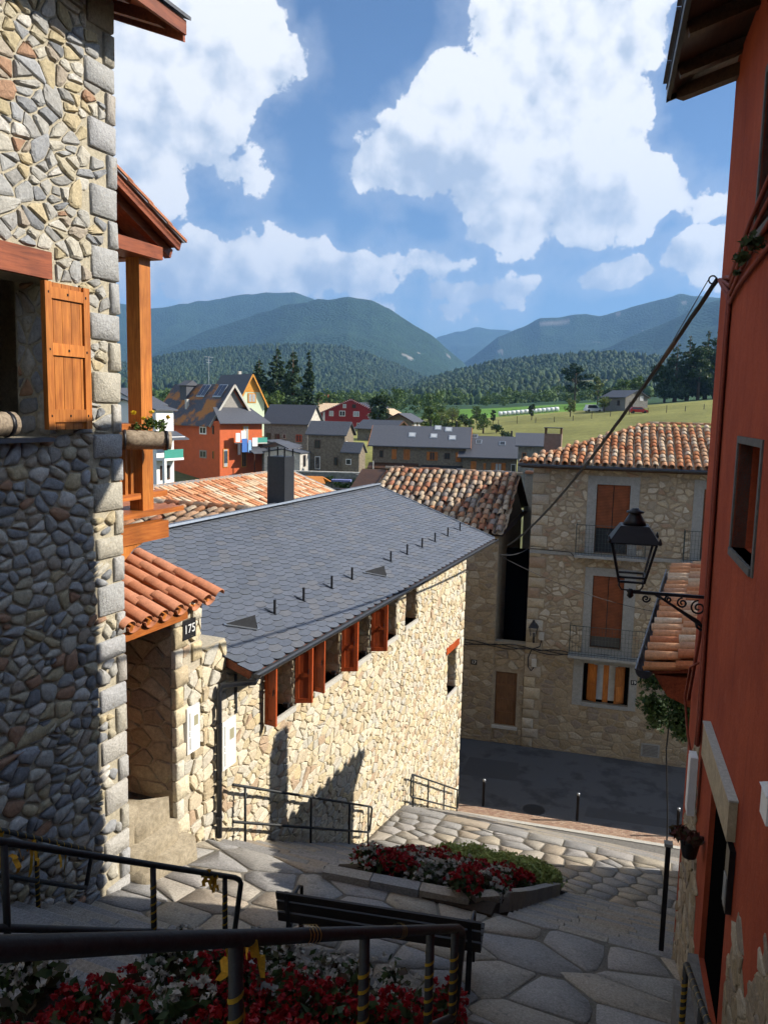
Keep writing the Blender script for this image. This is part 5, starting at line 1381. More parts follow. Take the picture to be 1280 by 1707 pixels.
frus((.30, -.30), .18, -8.06, .09, -7.90).build('roof', M_BLACK, wl); MB().lathe((.30, -.30, -7.90), [(.08, 0), (.05, .07), (.06, .08), (.02, .12)], 8).build('chimney', M_BLACK, wl)
for k in range(4):
    a = [(-1, -1), (1, -1), (1, 1), (-1, 1)]; p, q = a[k], a[(k + 1) % 4]
    MB().quad((.30 + p[0] * .086, -.30 + p[1] * .086, -8.40), (.30 + q[0] * .086, -.30 + q[1] * .086, -8.40), (.30 + q[0] * .146, -.30 + q[1] * .146, -8.06), (.30 + p[0] * .146, -.30 + p[1] * .146, -8.06)).build('pane', M_LAMPGL, wl)
for (bx, bz, lab) in ((.60, -8.44, 'small pale junction box right of the little lantern'), (.36, -9.52, 'pale cable box below the wall cables')):
    MB().box(bx - .09, bx + .09, -.11, -.035, bz - .15, bz + .15).top('junction_box', lab, 'box', H, (bx, -.08, bz), M_KERB)
# cables
def sag(p, q, s, n=24): return [tuple(Vector(p).lerp(Vector(q), i / n) - Vector((0, 0, s * 4 * (i / n) * (1 - i / n)))) for i in range(n + 1)]
A = R.w(-.06, -.10, 1.55); B = S.w(-6.05, 25.9, -4.40)
A2 = tuple(Vector(A).lerp(Vector(B), .115) + Vector((0, 0, -.03)))
oc = thing('overhead_cable', 'thick twisted black cable strung from the red wall ring', 'cable', WLD, A)
for k in range(3):
    pts = sag(A, B, .42, 60); pts = [(p[0] + .012 * math.cos(i * .9 + k * 2.09), p[1], p[2] + .012 * math.sin(i * .9 + k * 2.09)) for i, p in enumerate(pts)]
    MB().tube(pts, .019, 6).build('strand', M_CABLE, oc, True)
pts = sag(A, B, .42, 60)
MB().tube([pts[4], pts[5], pts[7]], [.022, .034, .024], 8).build('tension_clamp', pbr('grey_clamp', (.10, .075, .06), .8, .2, 10, .1, 50), oc, True)
rg = [(A[0] - .05 + .045 * math.cos(a_ * math.pi / 8), A[1], A[2] + .045 * math.sin(a_ * math.pi / 8)) for a_ in range(17)]
MB().tube(rg, .009, 6).build('ring', M_BLACK, oc, True)
MB().tube([(A[0] - .10, A[1], A[2]), tuple(Vector(pts[5]) + Vector((0, 0, .06)))], .006, 5).build('tie_wire', M_BLACK, oc)
def cable(lab, p, q, s, r_, n=20):
    MB().tube(sag(p, q, s, n), r_, 6).top('cable', lab, 'cable', WLD, p, M_CABLE, True)
cable('thin cable crossing the dark gap to the stone house ledge', S.w(-6.05, 25.0, -4.55), H.w(.0, -.08, -5.06), .12, .016)
cable('thin cable dipping across the middle floor of the stone house', S.w(-6.05, 25.0, -4.6), H.w(6.5, -.3, -7.1), .45, .010)
wcb = thing('facade_cables', 'bundle of black cables slung along the house fronts', 'cable', H, (0, -.05, -8.95))
for k in range(3):
    pts = [(-2.6 + i * .35, -.05 - .02 * k, -8.93 - .05 * k + .05 * math.sin(i * 1.3 + k * 2) - (.05 if i > 8 else 0)) for i in range(20)]
    MB().tube(pts, .018, 6).build('strand', M_CABLE, wcb, True)
MB().tube([(.6, -.06, -8.6), (.55, -.1, -8.85), (.25, -.06, -9.0), (.12, -.06, -9.35), (.14, -.06, -9.7), (.26, -.06, -9.85), (.36, -.06, -9.7)], .02, 6).build('loop', M_CABLE, wcb, True)
MB().tube([(0, -.07, -5.09), (1.5, -.09, -5.13), (1.66, -.07, -5.3)], .014, 6).build('strand', M_CABLE, wcb, True)

# ================================================================== HANDRAILS
def tape(parent, p, q, r, pitch, wd, mat=M_YTAPE):
    """a ribbon of tape wound round a straight pipe"""
    p, q = Vector(p), Vector(q); d = (q - p); L = d.length; d.normalize(); a = d.orthogonal().normalized(); c = d.cross(a)
    n = max(8, int(L / pitch * 12)); m = MB()
    for i in range(n + 1):
        u = L * i / n; an = 2 * math.pi * u / pitch
        e = (a * math.cos(an) + c * math.sin(an)) * (r + .0025)
        m.v += [tuple(p + d * max(0, u - wd / 2) + e), tuple(p + d * min(L, u + wd / 2) + e)]
    m.f = [(2 * i, 2 * i + 1, 2 * i + 3, 2 * i + 2) for i in range(n)]
    return m.build('tape', mat, parent, True)
def ribbon(parent, p, L, g, wd=.03):
    p = Vector(p); n = 6; a = g.random() * 6.28; m = MB(); pts = []
    for i in range(n + 1):
        u = i / n; pts.append(p + Vector((math.cos(a) * .05 * u * (1 + g.random()), math.sin(a) * .05 * u, -L * u + .02 * g.normal())))
    sd_ = Vector((math.sin(a + .6), math.cos(a + .6), .2)).normalized() * wd / 2
    for i, q in enumerate(pts):
        s_ = sd_ * (1 - .5 * (i == n)); m.v += [tuple(q - s_), tuple(q + s_)]
    m.f = [(2 * i, 2 * i + 1, 2 * i + 3, 2 * i + 2) for i in range(n)]
    m.build('ribbon', M_RIBBON, parent)
def handrail(lab, v, t0, z0, t1, z1, posts, lowdrop=.52, r=.03, low=True, taped=(), ext=.9, base=None, group='lane handrails', lowt0=None):
    """pipe handrail running down the lane at offset v: top pipe that bends down into the lower pipe, posts below"""
    o = thing('handrail', lab, 'handrail', S, (v, t1, z1 - ext), group)
    zt = lambda t: z0 + (z1 - z0) * (t - t0) / (t1 - t0)
    pts = [(v, t0, z0), (v, t1 - .10, zt(t1 - .10)), (v, t1 - .03, zt(t1 - .03) - .015), (v, t1 + .0, zt(t1) - .05)]
    lt = lowt0 if lowt0 is not None else t0
    if low:
        pts += [(v, t1 - .10, zt(t1) - lowdrop + .12), (v, t1 - .12, zt(t1 - .1) - lowdrop + .03), (v, t1 - .18, zt(t1 - .18) - lowdrop)]
        pts += [(v, lt, zt(lt) - lowdrop)]
    MB().tube(pts, r, 12).build('pipe', M_RAIL, o, True)
    for k, t in enumerate(posts):
        zb_ = (base(t) if base else zt(t) - ext)
        MB().tube([(v, t, zt(t) - .01), (v, t, zb_ - .05)], r * .92, 10).build('post', M_RAIL, o, True)
        if k in taped: tape(o, (v, t, zt(t) - .12), (v, t, zb_ + .1), r * .92, .068, .017)
    return o, zt
gr = np.random.default_rng(40)
ra, zta = handrail('thick dark pipe handrail across the foreground with yellow tape', -1.15, .15, -.47, 4.20, -2.98, [1.80, 2.74, 3.60, 4.05], .55, .024, True, (0, 1, 2, 3), 1.15)
tape(ra, (-1.15, 2.2, zta(2.2)), (-1.15, 2.30, zta(2.30)), .031, .03, .008); tape(ra, (-1.15, 3.1, zta(3.1)), (-1.15, 3.16, zta(3.16)), .031, .03, .006)
for i in range(4): ribbon(ra, (-1.15 + .03 * gr.normal(), 1.84 + .02 * gr.normal(), zta(1.84)), .10 + .25 * (i == 0), gr)
rb, ztb = handrail('dark pipe handrail with ribbons left of the foreground planter', -3.70, 1.2, -1.20, 5.88, -4.27, [2.2, 3.30, 4.65, 5.62], .55, .024, True, (2, 3), .95)
for t_ in (3.4, 5.3, 5.45):
    for i in range(3): ribbon(rb, (-3.7 + .02 * gr.normal(), t_ + .04 * gr.normal(), ztb(t_)), .10 + .12 * gr.random(), gr)
rc, ztc = handrail('taped handrail standing against the foot of the fieldstone wall', -6.48, 2.2, -1.88, 7.03, -5.27, [3.4, 4.8, 6.2], .50, .026, True, (1, 2), 1.0)
tape(rc, (-6.48, 5.5, ztc(5.5)), (-6.48, 6.9, ztc(6.9)), .026, .13, .014)
for t_ in (5.75, 6.15, 6.5, 6.62):
    for i in range(2): ribbon(rc, (-6.46, t_, ztc(t_) - (.0 if i else .02)), .25 + .25 * gr.random(), gr, .035)
rd, ztd = handrail('grey handrail along the sunlit stone wall of the middle stairs', -6.62, 10.30, -5.93, 16.05, -9.02, [10.65, 13.0, 14.8, 15.85], .62, .024, True, (), .9, lambda t: z_f1(t), 'wall side handrails')
re_, zte = handrail('far handrail beside the lowest stairs at the wall corner', -6.62, 18.75, -9.40, 23.2, -11.85, [18.85, 20.1, 21.6, 23.0], .62, .024, True, (), .9, lambda t: F2Z + (-12.86 - F2Z) * (t - F2T) / 5.2, 'wall side handrails')
MB().tube([(-6.62, 18.75, -9.40), (-6.62, 18.66, -9.5), (-6.62, 18.66, -9.95), (-6.62, 18.75, -10.02)], .024, 10).build('end_bend', M_RAIL, re_, True)
# handrail at the red house door
rr_ = thing('handrail', 'short taped handrail beside the red house doorway', 'handrail', R, (-.25, -3.0, -6), 'lane handrails')
MB().tube([(-.24, -3.02, -4.95), (-.24, -3.06, -4.90), (-.24, -3.6, -4.72), (-.24, -5.5, -4.05)], .027, 10).build('pipe', M_RAIL, rr_, True)
MB().tube([(-.24, -3.02, -4.93), (-.24, -3.02, -6.2)], .026, 10).build('post', M_RAIL, rr_, True); tape(rr_, (-.24, -3.02, -5.05), (-.24, -3.02, -5.9), .026, .075, .03)
MB().tube([(-.24, -4.0, -4.6), (-.24, -4.0, -5.8)], .026, 10).build('post', M_RAIL, rr_, True)
tape(rr_, (-.24, -3.1, -4.885), (-.24, -4.6, -4.37), .027, .16, .012)
g6 = thing('gate_post', 'dark iron post at the foot of the red house corner', 'post', R, (-.12, .05, -6.6))
MB().box(-.17, -.11, -.02, .04, -6.9, -5.42).build('shaft', M_BLACK, g6); MB().box(-.19, -.09, -.04, .06, -5.42, -5.38).build('cap', M_FRAMEGREY, g6)

# ================================================================== BENCH
BR = rad(-22 + 10)
be = thing('park_bench', 'dark slatted park bench seen from behind facing the flower bed', 'bench', S, (-3.05, 7.62, -6.22), rz=rad(10) * 1.0)
ORG[be.name] = (0, 0, 0)
L_ = 1.14
for i, (z0, z1, y) in enumerate(((.46, .585, -.02), (.615, .74, -.055), (.765, .865, -.09))):
    MB().prism([(-L_, y, z0), (L_, y, z0), (L_, y + .035, z0), (-L_, y + .035, z0)], (0, -.03, z1 - z0)).build('back_slat', M_BENCH, be)
for i in range(4): MB().box(-L_, L_, .06 + i * .115, .16 + i * .115, .425, .458).build('seat_slat', M_BENCH, be)
for x in (-L_ + .12, L_ - .12):
    lg_ = MB(); lg_.bar((x, -.10, .86), (x, .02, .40), .05, .05, (1, 0, 0)); lg_.bar((x, .02, .42), (x, -.06, 0), .05, .06, (1, 0, 0)); lg_.bar((x, .45, .42), (x, .47, 0), .05, .05, (1, 0, 0)); lg_.box(x - .025, x + .025, .0, .5, .385, .42)
    lg_.build('leg_frame', M_BLACK, be)
    MB().tube([(x, -.04, .64), (x, .12, .68), (x, .34, .67), (x, .46, .60), (x, .47, .42)], .022, 8).build('arm_rest', M_BLACK, be, True)
dg_ = MB(); dg_.box(-2.25, -1.92, 7.18, 7.28, -6.2, -6.143); dg_.top('drain_grate', 'small dark drain grate in the paving behind the bench', 'grate', S, (-2.1, 7.25, -6.15), M_DKMETAL)

# ================================================================== FLOWER BEDS
def coping(parent, pts, wd, th, g, blk=.55):
    """row of coping stones along a polyline of (x, y, z-top)"""
    for (a, b) in zip(pts[:-1], pts[1:]):
        a, b = Vector(a), Vector(b); L = (b - a).length; n = max(1, round(L / blk))
        for i in range(n):
            p = a.lerp(b, (i + .01) / n); q = a.lerp(b, (i + .99) / n)
            p = p - Vector((0, 0, th / 2 + .006 * g.random())); q = q - Vector((0, 0, th / 2))
            MB().bar(tuple(p), tuple(q), wd, th).build('coping_stone', M_GRANITE, parent)
def clump(name, lab, cat, fr, p, rad_, nfl, nlf, petal, leafm, group, g, fs=.026, ls=.04, squash=.75):
    o = thing(name, lab, cat, fr, p, group); p = np.array(p)
    cs = [(0, 0, rad_ * .55)] + [(rad_ * .55 * math.cos(a), rad_ * .55 * math.sin(a), rad_ * (.35 + .3 * g.random())) for a in g.random(5) * 6.28]
    rs = [rad_ * .62] + [rad_ * .48] * 5
    v, f = leaf_cloud(cs, rs, int(nlf * 1.5), ls * 1.2, g, squash, .1); child('leaves', bigmesh('leaves', v, f, leafm), o)
    if nfl:
        # blossoms: small heads of petals sitting on the outside of the clump
        nh = nfl // 10; cs_ = np.array(cs); idx = g.integers(0, len(cs), nh); d = g.normal(size=(nh, 3)); d[:, 2] = np.abs(d[:, 2]) * .9 + .1; d /= np.linalg.norm(d, axis=1)[:, None]
        hp = cs_[idx] + d * (np.array(rs)[idx] * (.95 + .12 * g.random(nh)))[:, None] * np.array([1, 1, squash])
        v, f = leaf_cloud(hp, np.full(nh, fs * 1.15), nfl, fs * .9, g, .7, .45)
        child('blossoms', bigmesh('blossoms', v, f, petal), o)
    return o
gf = np.random.default_rng(50)
# foreground terraced bed between the two handrails
fb = thing('terraced_planter', 'stone edged terraced flower bed in the shaded foreground', 'planter', S, (-2.4, 3.5, -4))
for i, t0 in enumerate((.6, 1.85, 3.1, 4.35)):
    t1 = t0 + 1.25; zs = z_up((t0 + t1) / 2) + .02
    MB().box(-3.30, -1.52, t0 + .14, t1, zs - .9, zs + .02).build('soil', M_SOIL, fb)
    MB().box(-3.30, -1.52, t1 + .002, t1 + .10, zs - .9, zs + .04).build('tier_wall', M_CONC, fb)
MB().prism([(-3.48, .4, z_up(.4) - 1.), (-3.48, .4, z_up(.4) + .20), (-3.48, 5.75, z_up(5.75) + .20), (-3.48, 5.75, z_up(5.75) - 1.)], (.17, 0, 0)).build('side_wall', M_CONC, fb)
coping(fb, [(-3.40, .4, z_up(.4) + .27), (-3.40, 5.75, z_up(5.75) + .27)], .22, .07, gf)
MB().prism([(-1.50, .4, z_up(.4) - 1.), (-1.50, .4, z_up(.4) + .05), (-1.50, 5.75, z_up(5.75) + .05), (-1.50, 5.75, z_up(5.75) - 1.)], (.14, 0, 0)).build('side_wall', M_CONC, fb)
FG = 'flowering plants in the foreground planter'
for i, t0 in enumerate((.6, 1.85, 3.1, 4.35)):
    zs = z_up(t0 + .62) + .02
    for j in range(15):
        vv0 = -3.12 + (j % 5) * .36 + gf.normal() * .03; tt0 = t0 + .25 + (j // 5) * .42 + gf.normal() * .04
        # red along the lower left and the near side, white towards the lane end
        red = ((j % 5 >= 1) and gf.random() < .93) if i == 1 else (((j % 5) >= 1) if i == 2 else (False if i == 3 else j % 5 >= 2))
        if (i == 3 and j in (14, 9)) or (i == 1 and j == 12): red = not red
        clump('flowering_plant', 'red begonia clump in the shaded foreground planter' if red else 'white begonia clump in the shaded foreground planter', 'plant', S,
              (vv0, tt0, zs + .02), .31, 900 if red else 620, 150, M_REDFL if red else M_WHITEFL, M_BEGL, FG + (' red' if red else ' white'), gf, .021 if i > 0 else .017, .038)
# bed in the middle of the stairs
mb_ = thing('sunlit_planter', 'kerbed flower bed in the middle of the stairs by the bench', 'planter', S, (-3.4, 10, -6.7))
ZP = .12
zb2 = lambda t: (z_f1(t) + ZP if t > F1T else F1Z + ZP)
VA, VB_ = -4.62, -2.28
MB().prism([(VA, 9.74, -8.2), (VA, 9.74, F1Z + .06), (VA, 10.0, F1Z + .06), (VA, 15.9, -9.91 + .12), (VA, 15.9, -11)], (VB_ - VA, 0, 0)).build('soil', M_SOIL, mb_)
coping(mb_, [(VA - .08, 9.66, F1Z + .17), (-2.62, 9.92, F1Z + .14)], .20, .22, gf, .62)
coping(mb_, [(-2.62, 9.95, F1Z + .14), (-2.35, 10.25, F1Z + .06), (-2.25, 12.0, z_f1(12.0) + .22), (-2.22, 14.8, z_f1(14.8) + .22), (-2.42, 15.9, -9.91 + .20)], .17, .26, gf, .5)
coping(mb_, [(VA - .05, 9.7, F1Z + .15), (VA - .05, 15.9, -9.91 + .22)], .16, .26, gf, .6)
coping(mb_, [(VA, 15.95, -9.91 + .2), (-2.42, 15.95, -9.91 + .2)], .16, .3, gf, .6)
BG = 'begonias in the planter of the middle stairs'
for i in range(84):
    t_ = 10.02 + 3.4 * (i / 84) + gf.normal() * .12; v_ = VA + .2 + (VB_ - VA - .4) * gf.random()
    red = gf.random() < .68
    if i < 16: red = gf.random() < (.75 if v_ < -3.4 else .35)
    clump('flowering_plant', 'dark red begonia clump in the planter beyond the bench' if red else 'white begonia clump in the planter beyond the bench', 'plant', S, (v_, max(9.98, t_), zb2(t_) + .02), .29, 480 if red else 360, 110, M_REDFL if red else M_WHITEFL, M_BEGL, BG + (' red' if red else ' white'), gf, .030, .045)
for i in range(34):
    t_ = 13.5 + 2.3 * gf.random(); v_ = VA + .25 + (VB_ - VA - .45) * gf.random()
    clump('herb_bush', 'pale green herb bush at the sunny end of the planter', 'shrub', S, (v_, t_, zb2(t_) - .02), .42, 0, 620, None, M_HERB, 'herb bushes in the planter', gf, .02, .034, 1.0)

# ================================================================== THE VILLAGE BELOW
def at(px, py, d):
    r_ = fw + rt * ((px - CXP) / FPX) - up * ((py - CYP) / FPX)
    return tuple(r_ * (d / r_.y))
def window(parent, mp, a0, a1, b0, b1, frame, glass, shut=None, sill=None):
    m = MB(); o = .05
    for q in ((a0, b0), (a0, b1), (a1, b0), (a1, b1)): pass
    p = [mp(a0, b0, .02), mp(a1, b0, .02), mp(a1, b1, .02), mp(a0, b1, .02)]; n = Vector(mp(0, 0, 1)) - Vector(mp(0, 0, 0))
    w_ = MB().prism(p, tuple(n * .06)).build('window', frame, parent)
    e = (a1 - a0) * .12; mid = (a0 + a1) / 2
    for (x0, x1) in (((a0 + e, mid - e * .4), (mid + e * .4, a1 - e)) if a1 - a0 > .7 else ((a0 + e, a1 - e),)):
        MB().prism([mp(x0, b0 + e, .083), mp(x1, b0 + e, .083), mp(x1, b1 - e, .083), mp(x0, b1 - e, .083)], tuple(n * .01)).build('pane', glass, w_)
    if shut:
        wd = (a1 - a0) * .5
        for (x0, x1) in ((a0 - wd, a0 - .02), (a1 + .02, a1 + wd)):
            MB().prism([mp(x0, b0, .02), mp(x1, b0, .02), mp(x1, b1, .02), mp(x0, b1, .02)], tuple(n * .07)).build('shutter', shut, parent)
def ghouse(name, lab, org, rot, L, M, Hh, rise, ov, wm, rm, wins=(), wmf=None, cat='house', barge=None, down=4., ridge='y', group=None, gb=0.):
    """origin at the nearest corner; front gable spans x 0..L at y = 0, the long side runs along y at x = 0"""
    fr = Frame(rot, org)
    o = thing(name, lab, cat, fr, (0, 0, 0), group)
    if ridge == 'y':
        wl_ = MB().prism([(0, gb, -down), (L, gb, -down), (L, gb, Hh), (L / 2, gb, Hh + rise), (0, gb, Hh)], (0, M - gb, 0))
        if gb: wl_.box(0, L, 0, gb - .001, -down, Hh - .02)
        wl_.build('wall', wm, o)
        s_ = rise / (L / 2); e = ov
        rf = MB(); t = .14
        for sg in (0, 1):
            xe = -e if sg == 0 else L + e
            ps = [(xe, gb - ov, Hh - s_ * e + .03), (L / 2, gb - ov, Hh + rise + .03), (L / 2, M + ov, Hh + rise + .03), (xe, M + ov, Hh - s_ * e + .03)]
            rf.prism(ps, (0, 0, t))
        rf = rf.build('roof', rm, o)
        if barge:
            for sg in (0, 1):
                xe = -e if sg == 0 else L + e
                MB().bar((xe, gb - ov - .03, Hh - s_ * e + .02), (L / 2, gb - ov - .03, Hh + rise + .02), .05, .28).build('barge_board', barge, rf)
    else:
        MB().prism([(0, 0, -down), (0, M, -down), (0, M, Hh), (0, M / 2, Hh + rise), (0, 0, Hh)], (L, 0, 0)).build('wall', wm, o)
        s_ = rise / (M / 2); e = ov; rf = MB()
        for sg in (0, 1):
            ye = -e if sg == 0 else M + e
            rf.prism([(-ov, ye, Hh - s_ * e + .03), (L + ov, ye, Hh - s_ * e + .03), (L + ov, M / 2, Hh + rise + .03), (-ov, M / 2, Hh + rise + .03)], (0, 0, .14))
        rf = rf.build('roof', rm, o)
        if barge:
            for xe in (-ov - .03, L + ov + .03):
                for ye in (-e, M + e): MB().bar((xe, ye, Hh - s_ * e + .02), (xe, M / 2, Hh + rise + .02), .05, .28).build('barge_board', barge, rf)
    fc = {'f': lambda a, b, c: (a, -c, b), 'l': lambda a, b, c: (-c, a, b), 'r': lambda a, b, c: (L + c, a, b)}
    for w_ in wins: window(o, fc[w_[0]], *w_[1:5], w_[5], w_[6], *(w_[7:] or ()))
    return o, fr, rf, fc
M_TERRA = pbr('orange_red_plaster', (.56, .125, .045), .9, .12, .8, .1, 8)
M_STF = pbr('far_grey_stone', (.20, .19, .17), .95, .45, 1.6, .6, 5, bdist=.05)
M_STF2 = pbr('far_brown_stone', (.20, .165, .12), .95, .45, 1.8, .6, 5, bdist=.05)
M_STL = pbr('far_pale_stone', (.50, .47, .42), .95, .3, 1.6, .5, 5, bdist=.05)
M_CRIM = pbr('crimson_plaster', (.33, .035, .035), .9, .12, .8, .1, 8)
M_MINT = pbr('pale_green_plaster', (.62, .70, .52), .9, .06, .8, .05, 8)
M_GOLD = pbr('golden_boards', (.62, .27, .04), .7, .15, 2, .1, 8)
M_GREENB = pbr('green_mesh', (.05, .28, .22), .7, .1, 5, 0)
M_PANEL = pbr('solar_glass', (.05, .06, .09), .12, .1, 3, 0, spec=.7)
M_WF, M_G = M_WHITE, M_GLASS

# red terracotta house with laundry
oh, fr, rf, fc = ghouse('terracotta_house', 'tall orange red house with lichen stained slate roof and laundry', at(367, 806, 100), 50, 6.9, 13.5, 7.75, 4.5, .6, M_TERRA, M_SLATEO,
    [('l', 2.6, 4.0, 6.0, 7.0, M_WF, M_G), ('l', 2.6, 4.0, 3.0, 4.0, M_FRAMEGREY, M_G), ('l', 1.1, 1.4, 6.1, 7.1, M_DKWOOD, M_G), ('l', 1.1, 1.4, 3.0, 4.0, M_GOLD, M_G), ('f', 3.6, 4.6, 5.3, 7.2, M_GOLD, M_GLASSL), ('f', .5, 1.2, 2.0, 4.3, M_GOLD, M_GLASSL), ('f', 3.4, 4.2, 1.9, 4.2, M_GOLD, M_G)], barge=M_KERB, gb=1.9)
MB().prism([(.5, 1.87, 8.0), (6.4, 1.87, 8.0), (3.45, 1.87, 11.9)], (0, .02, 0)).build('gable_boards', pbr('grey_boards', (.30, .28, .25), .8, .2, 3), oh)
MB().prism([(-.7, -.9, 7.45), (7.6, -.9, 7.45), (6.5, 1.85, 9.3), (.4, 1.85, 9.3)], (0, 0, .15)).build('hip_roof', M_SLATEF, oh)
MB().box(.2, 6.7, -.02, -.005, 7.2, 7.5).build('eave_band', M_TERRA, oh)
MB().box(2.3, 6.9, -1.0, -.01, 4.9, 5.05).build('balcony_slab', M_KERB, oh); MB().box(4.4, 6.9, -1.0, -.95, 5.05, 5.7).build('balcony_screen', M_GREENB, oh)
MB().prism([(3.6, -2.2, 3.7), (7.2, -2.2, 3.7), (7.0, -.02, 4.5), (3.8, -.02, 4.5)], (0, 0, .1)).build('awning', M_SLATEF, oh)
for x0 in (3.8, 6.9): MB().box(x0, x0 + .1, -2.1, -2.0, 1.2, 3.7).build('awning_post', M_DKWOOD, oh)
for i, (m_, x0, wd, h0, h1) in enumerate(((M_WHITE, 1.6, .7, 5.2, 6.3), (M_WHITE, 2.4, .8, 5.4, 6.6), (pbr('blue_towel', (.06, .16, .45), .8), 2.5, .9, 3.9, 5.6), (pbr('light_blue_towel', (.25, .42, .65), .8), 3.45, .6, 3.8, 5.4), (M_WHITE, 4.1, .9, 4.6, 5.7), (pbr('dark_towel', (.05, .05, .06), .8), 1.7, .5, 3.6, 5.1))):
    MB().prism([(x0, -1.15 - .05 * i, h0), (x0 + wd, -1.1 - .05 * i, h0), (x0 + wd, -1.1 - .05 * i, h1), (x0, -1.15 - .05 * i, h1)], (0, .04, 0)).top('laundry', ['white sheet', 'white shirt', 'blue towel', 'light blue towel', 'second white sheet', 'dark garment'][i] + ' hanging on the red house balcony', 'laundry', fr, (x0, -1.15, h0), m_, group='laundry on the red house balcony')
for (y0, z0) in ((4.6, 10.55), (7.2, 10.55), (3.4, 9.5)): pass
sl_ = 4.5 / 3.45
for i, y0 in enumerate((2.3, 5.7)):
    pn = MB(); q = lambda x, y: (x, y, 7.75 + sl_ * x + .35)
    pn.prism([q(2.0, y0), q(3.2, y0), q(3.2, y0 + 1.7), q(2.0, y0 + 1.7)], (0, 0, .08)); po_ = pn.build('solar_panel', M_ZINC, rf)
    for k in range(2): MB().prism([(q(2.08, 0)[0], y0 + .08 + k * .82, q(2.08, 0)[2] + .085), (3.12, y0 + .08 + k * .82, q(3.12, 0)[2] + .085), (3.12, y0 + .80 + k * .82, q(3.12, 0)[2] + .085), (2.08, y0 + .80 + k * .82, q(2.08, 0)[2] + .085)], (0, 0, .02)).build('glass', M_PANEL, po_)
MB().box(.9, 1.3, 7.9, 8.3, 8.8, 10.4).build('chimney', M_KERB, rf)
dmr = MB().box(1.8, 3.6, 9.2, 10.6, 10.3, 12.2).build('dormer', M_SLATEF, rf); MB().prism([(1.5, 9.0, 12.2), (3.9, 9.0, 12.2), (2.7, 9.0, 12.9)], (0, 1.8, 0)).build('dormer_roof', M_SLATEF, dmr)
an_ = thing('aerial', 'tall lattice television aerial above the red house roof', 'aerial', fr, (3.4, 6.5, 11.6))
MB().tube([(3.4, 6.5, 11.4), (3.4, 6.5, 16.0)], .05, 6).build('mast', M_ZINC, an_)
for z_, w_ in ((15.9, .7), (15.5, .5), (15.2, .4)): MB().box(3.4 - w_, 3.4 + w_, 6.48, 6.52, z_, z_ + .04).build('element', M_ZINC, an_)

# white house with green balcony
wh, fr, rf, fc = ghouse('white_balcony_house', 'white house with green screened balcony left of the red house', at(262, 815, 84), 62, 2.6, 9.0, 8.2, 1.0, .35, M_WHITE, M_SLATEF, [('f', .5, 1.3, 5.9, 7.2, M_WF, M_G), ('f', .5, 1.9, .9, 2.4, M_DKWOOD, M_G)], ridge='x')
MB().box(-.2, 2.7, -1.3, -.01, 3.0, 3.25).build('balcony_slab', M_WHITE, wh); MB().box(-.15, 2.65, -1.28, -1.22, 3.25, 4.15).build('balcony_screen', M_GREENB, wh)
MB().box(-.2, 2.7, -1.5, -.01, 5.3, 5.5).build('balcony_slab', M_WHITE, wh); MB().prism([(-.4, -1.9, 5.15), (2.9, -1.9, 5.15), (2.9, -.02, 5.9), (-.4, -.02, 5.9)], (0, 0, .12)).build('lean_to_roof', M_SLATEF, wh)
MB().box(-.2, .1, -1.3, -1.0, -2, 3.0).build('pillar', M_WHITE, wh)
ghouse('white_wing', 'white wall and dark roof glimpsed beside the timber post', at(238, 812, 90), 62, 3.2, 8, 9.3, 1.6, .5, M_WHITE, M_SLATEF, [('f', 1, 2, 5, 6.4, M_DKWOOD, M_G)], ridge='x')
# yellow gable
yh, fr, rf, fc = ghouse('yellow_gable_house', 'pale green house with golden gable boards and steep slate roof', at(398, 700, 150), 38, 5.4, 12, 3.4, 5.0, .55, M_MINT, M_SLATEF, [('f', 1.9, 3.6, 3.2, 5.0, M_GOLD, M_GLASSL), ('f', 2.2, 3.8, -.6, 1.2, M_WF, M_G)], barge=M_GOLD)
MB().prism([(.9, -.06, 5.2), (4.5, -.06, 5.2), (2.7, -.06, 8.2)], (0, .05, 0)).build('gable_boards', M_GOLD, yh)
MB().box(3.2, 3.8, 6, 6.6, 7, 9.2).build('chimney', M_KERB, rf)
# grey stone house
ghouse('grey_stone_house', 'grey stone house with pale sunlit gable and slate roof', at(512, 782, 120), 68, 4.8, 7.4, 6.85, 2.5, .35, M_STF, M_SLATEF, [('l', .9, 1.9, 4.0, 5.1, M_RED, M_G), ('l', 3.6, 4.1, 4.4, 5.1, M_KERB, M_G), ('l', 4.7, 5.5, 3.2, 5.1, M_DKWOOD, M_G), ('l', 6.2, 7.0, 4.2, 5.2, M_DKWOOD, M_G)])
gw = thing('pale_gable_wall', 'sunlit whitish rendered gable of the grey stone house', 'wall', Frame(68, at(512, 782, 120)), (2.4, -.03, 5))
MB().prism([(.06, -.05, 2.2), (4.74, -.05, 2.2), (4.74, -.05, 6.8), (2.4, -.05, 9.2), (.06, -.05, 6.8)], (0, .045, 0)).build('render', M_STL, gw)
ghouse('low_annex', 'low pale stone annex with flat slate roof by the grey house', at(476, 786, 104), 66, 3.6, 6.5, 3.2, .6, .2, M_STL, M_SLATEF, [], ridge='x')
ghouse('garden_annex', 'low rubble shed in front of the grey stone house', at(500, 792, 98), 68, 2.6, 5.0, 2.6, .4, .15, M_STL, M_SLATEF, [('f', .8, 1.4, 1.0, 2.4, M_DKWOOD, M_G)], ridge='x')
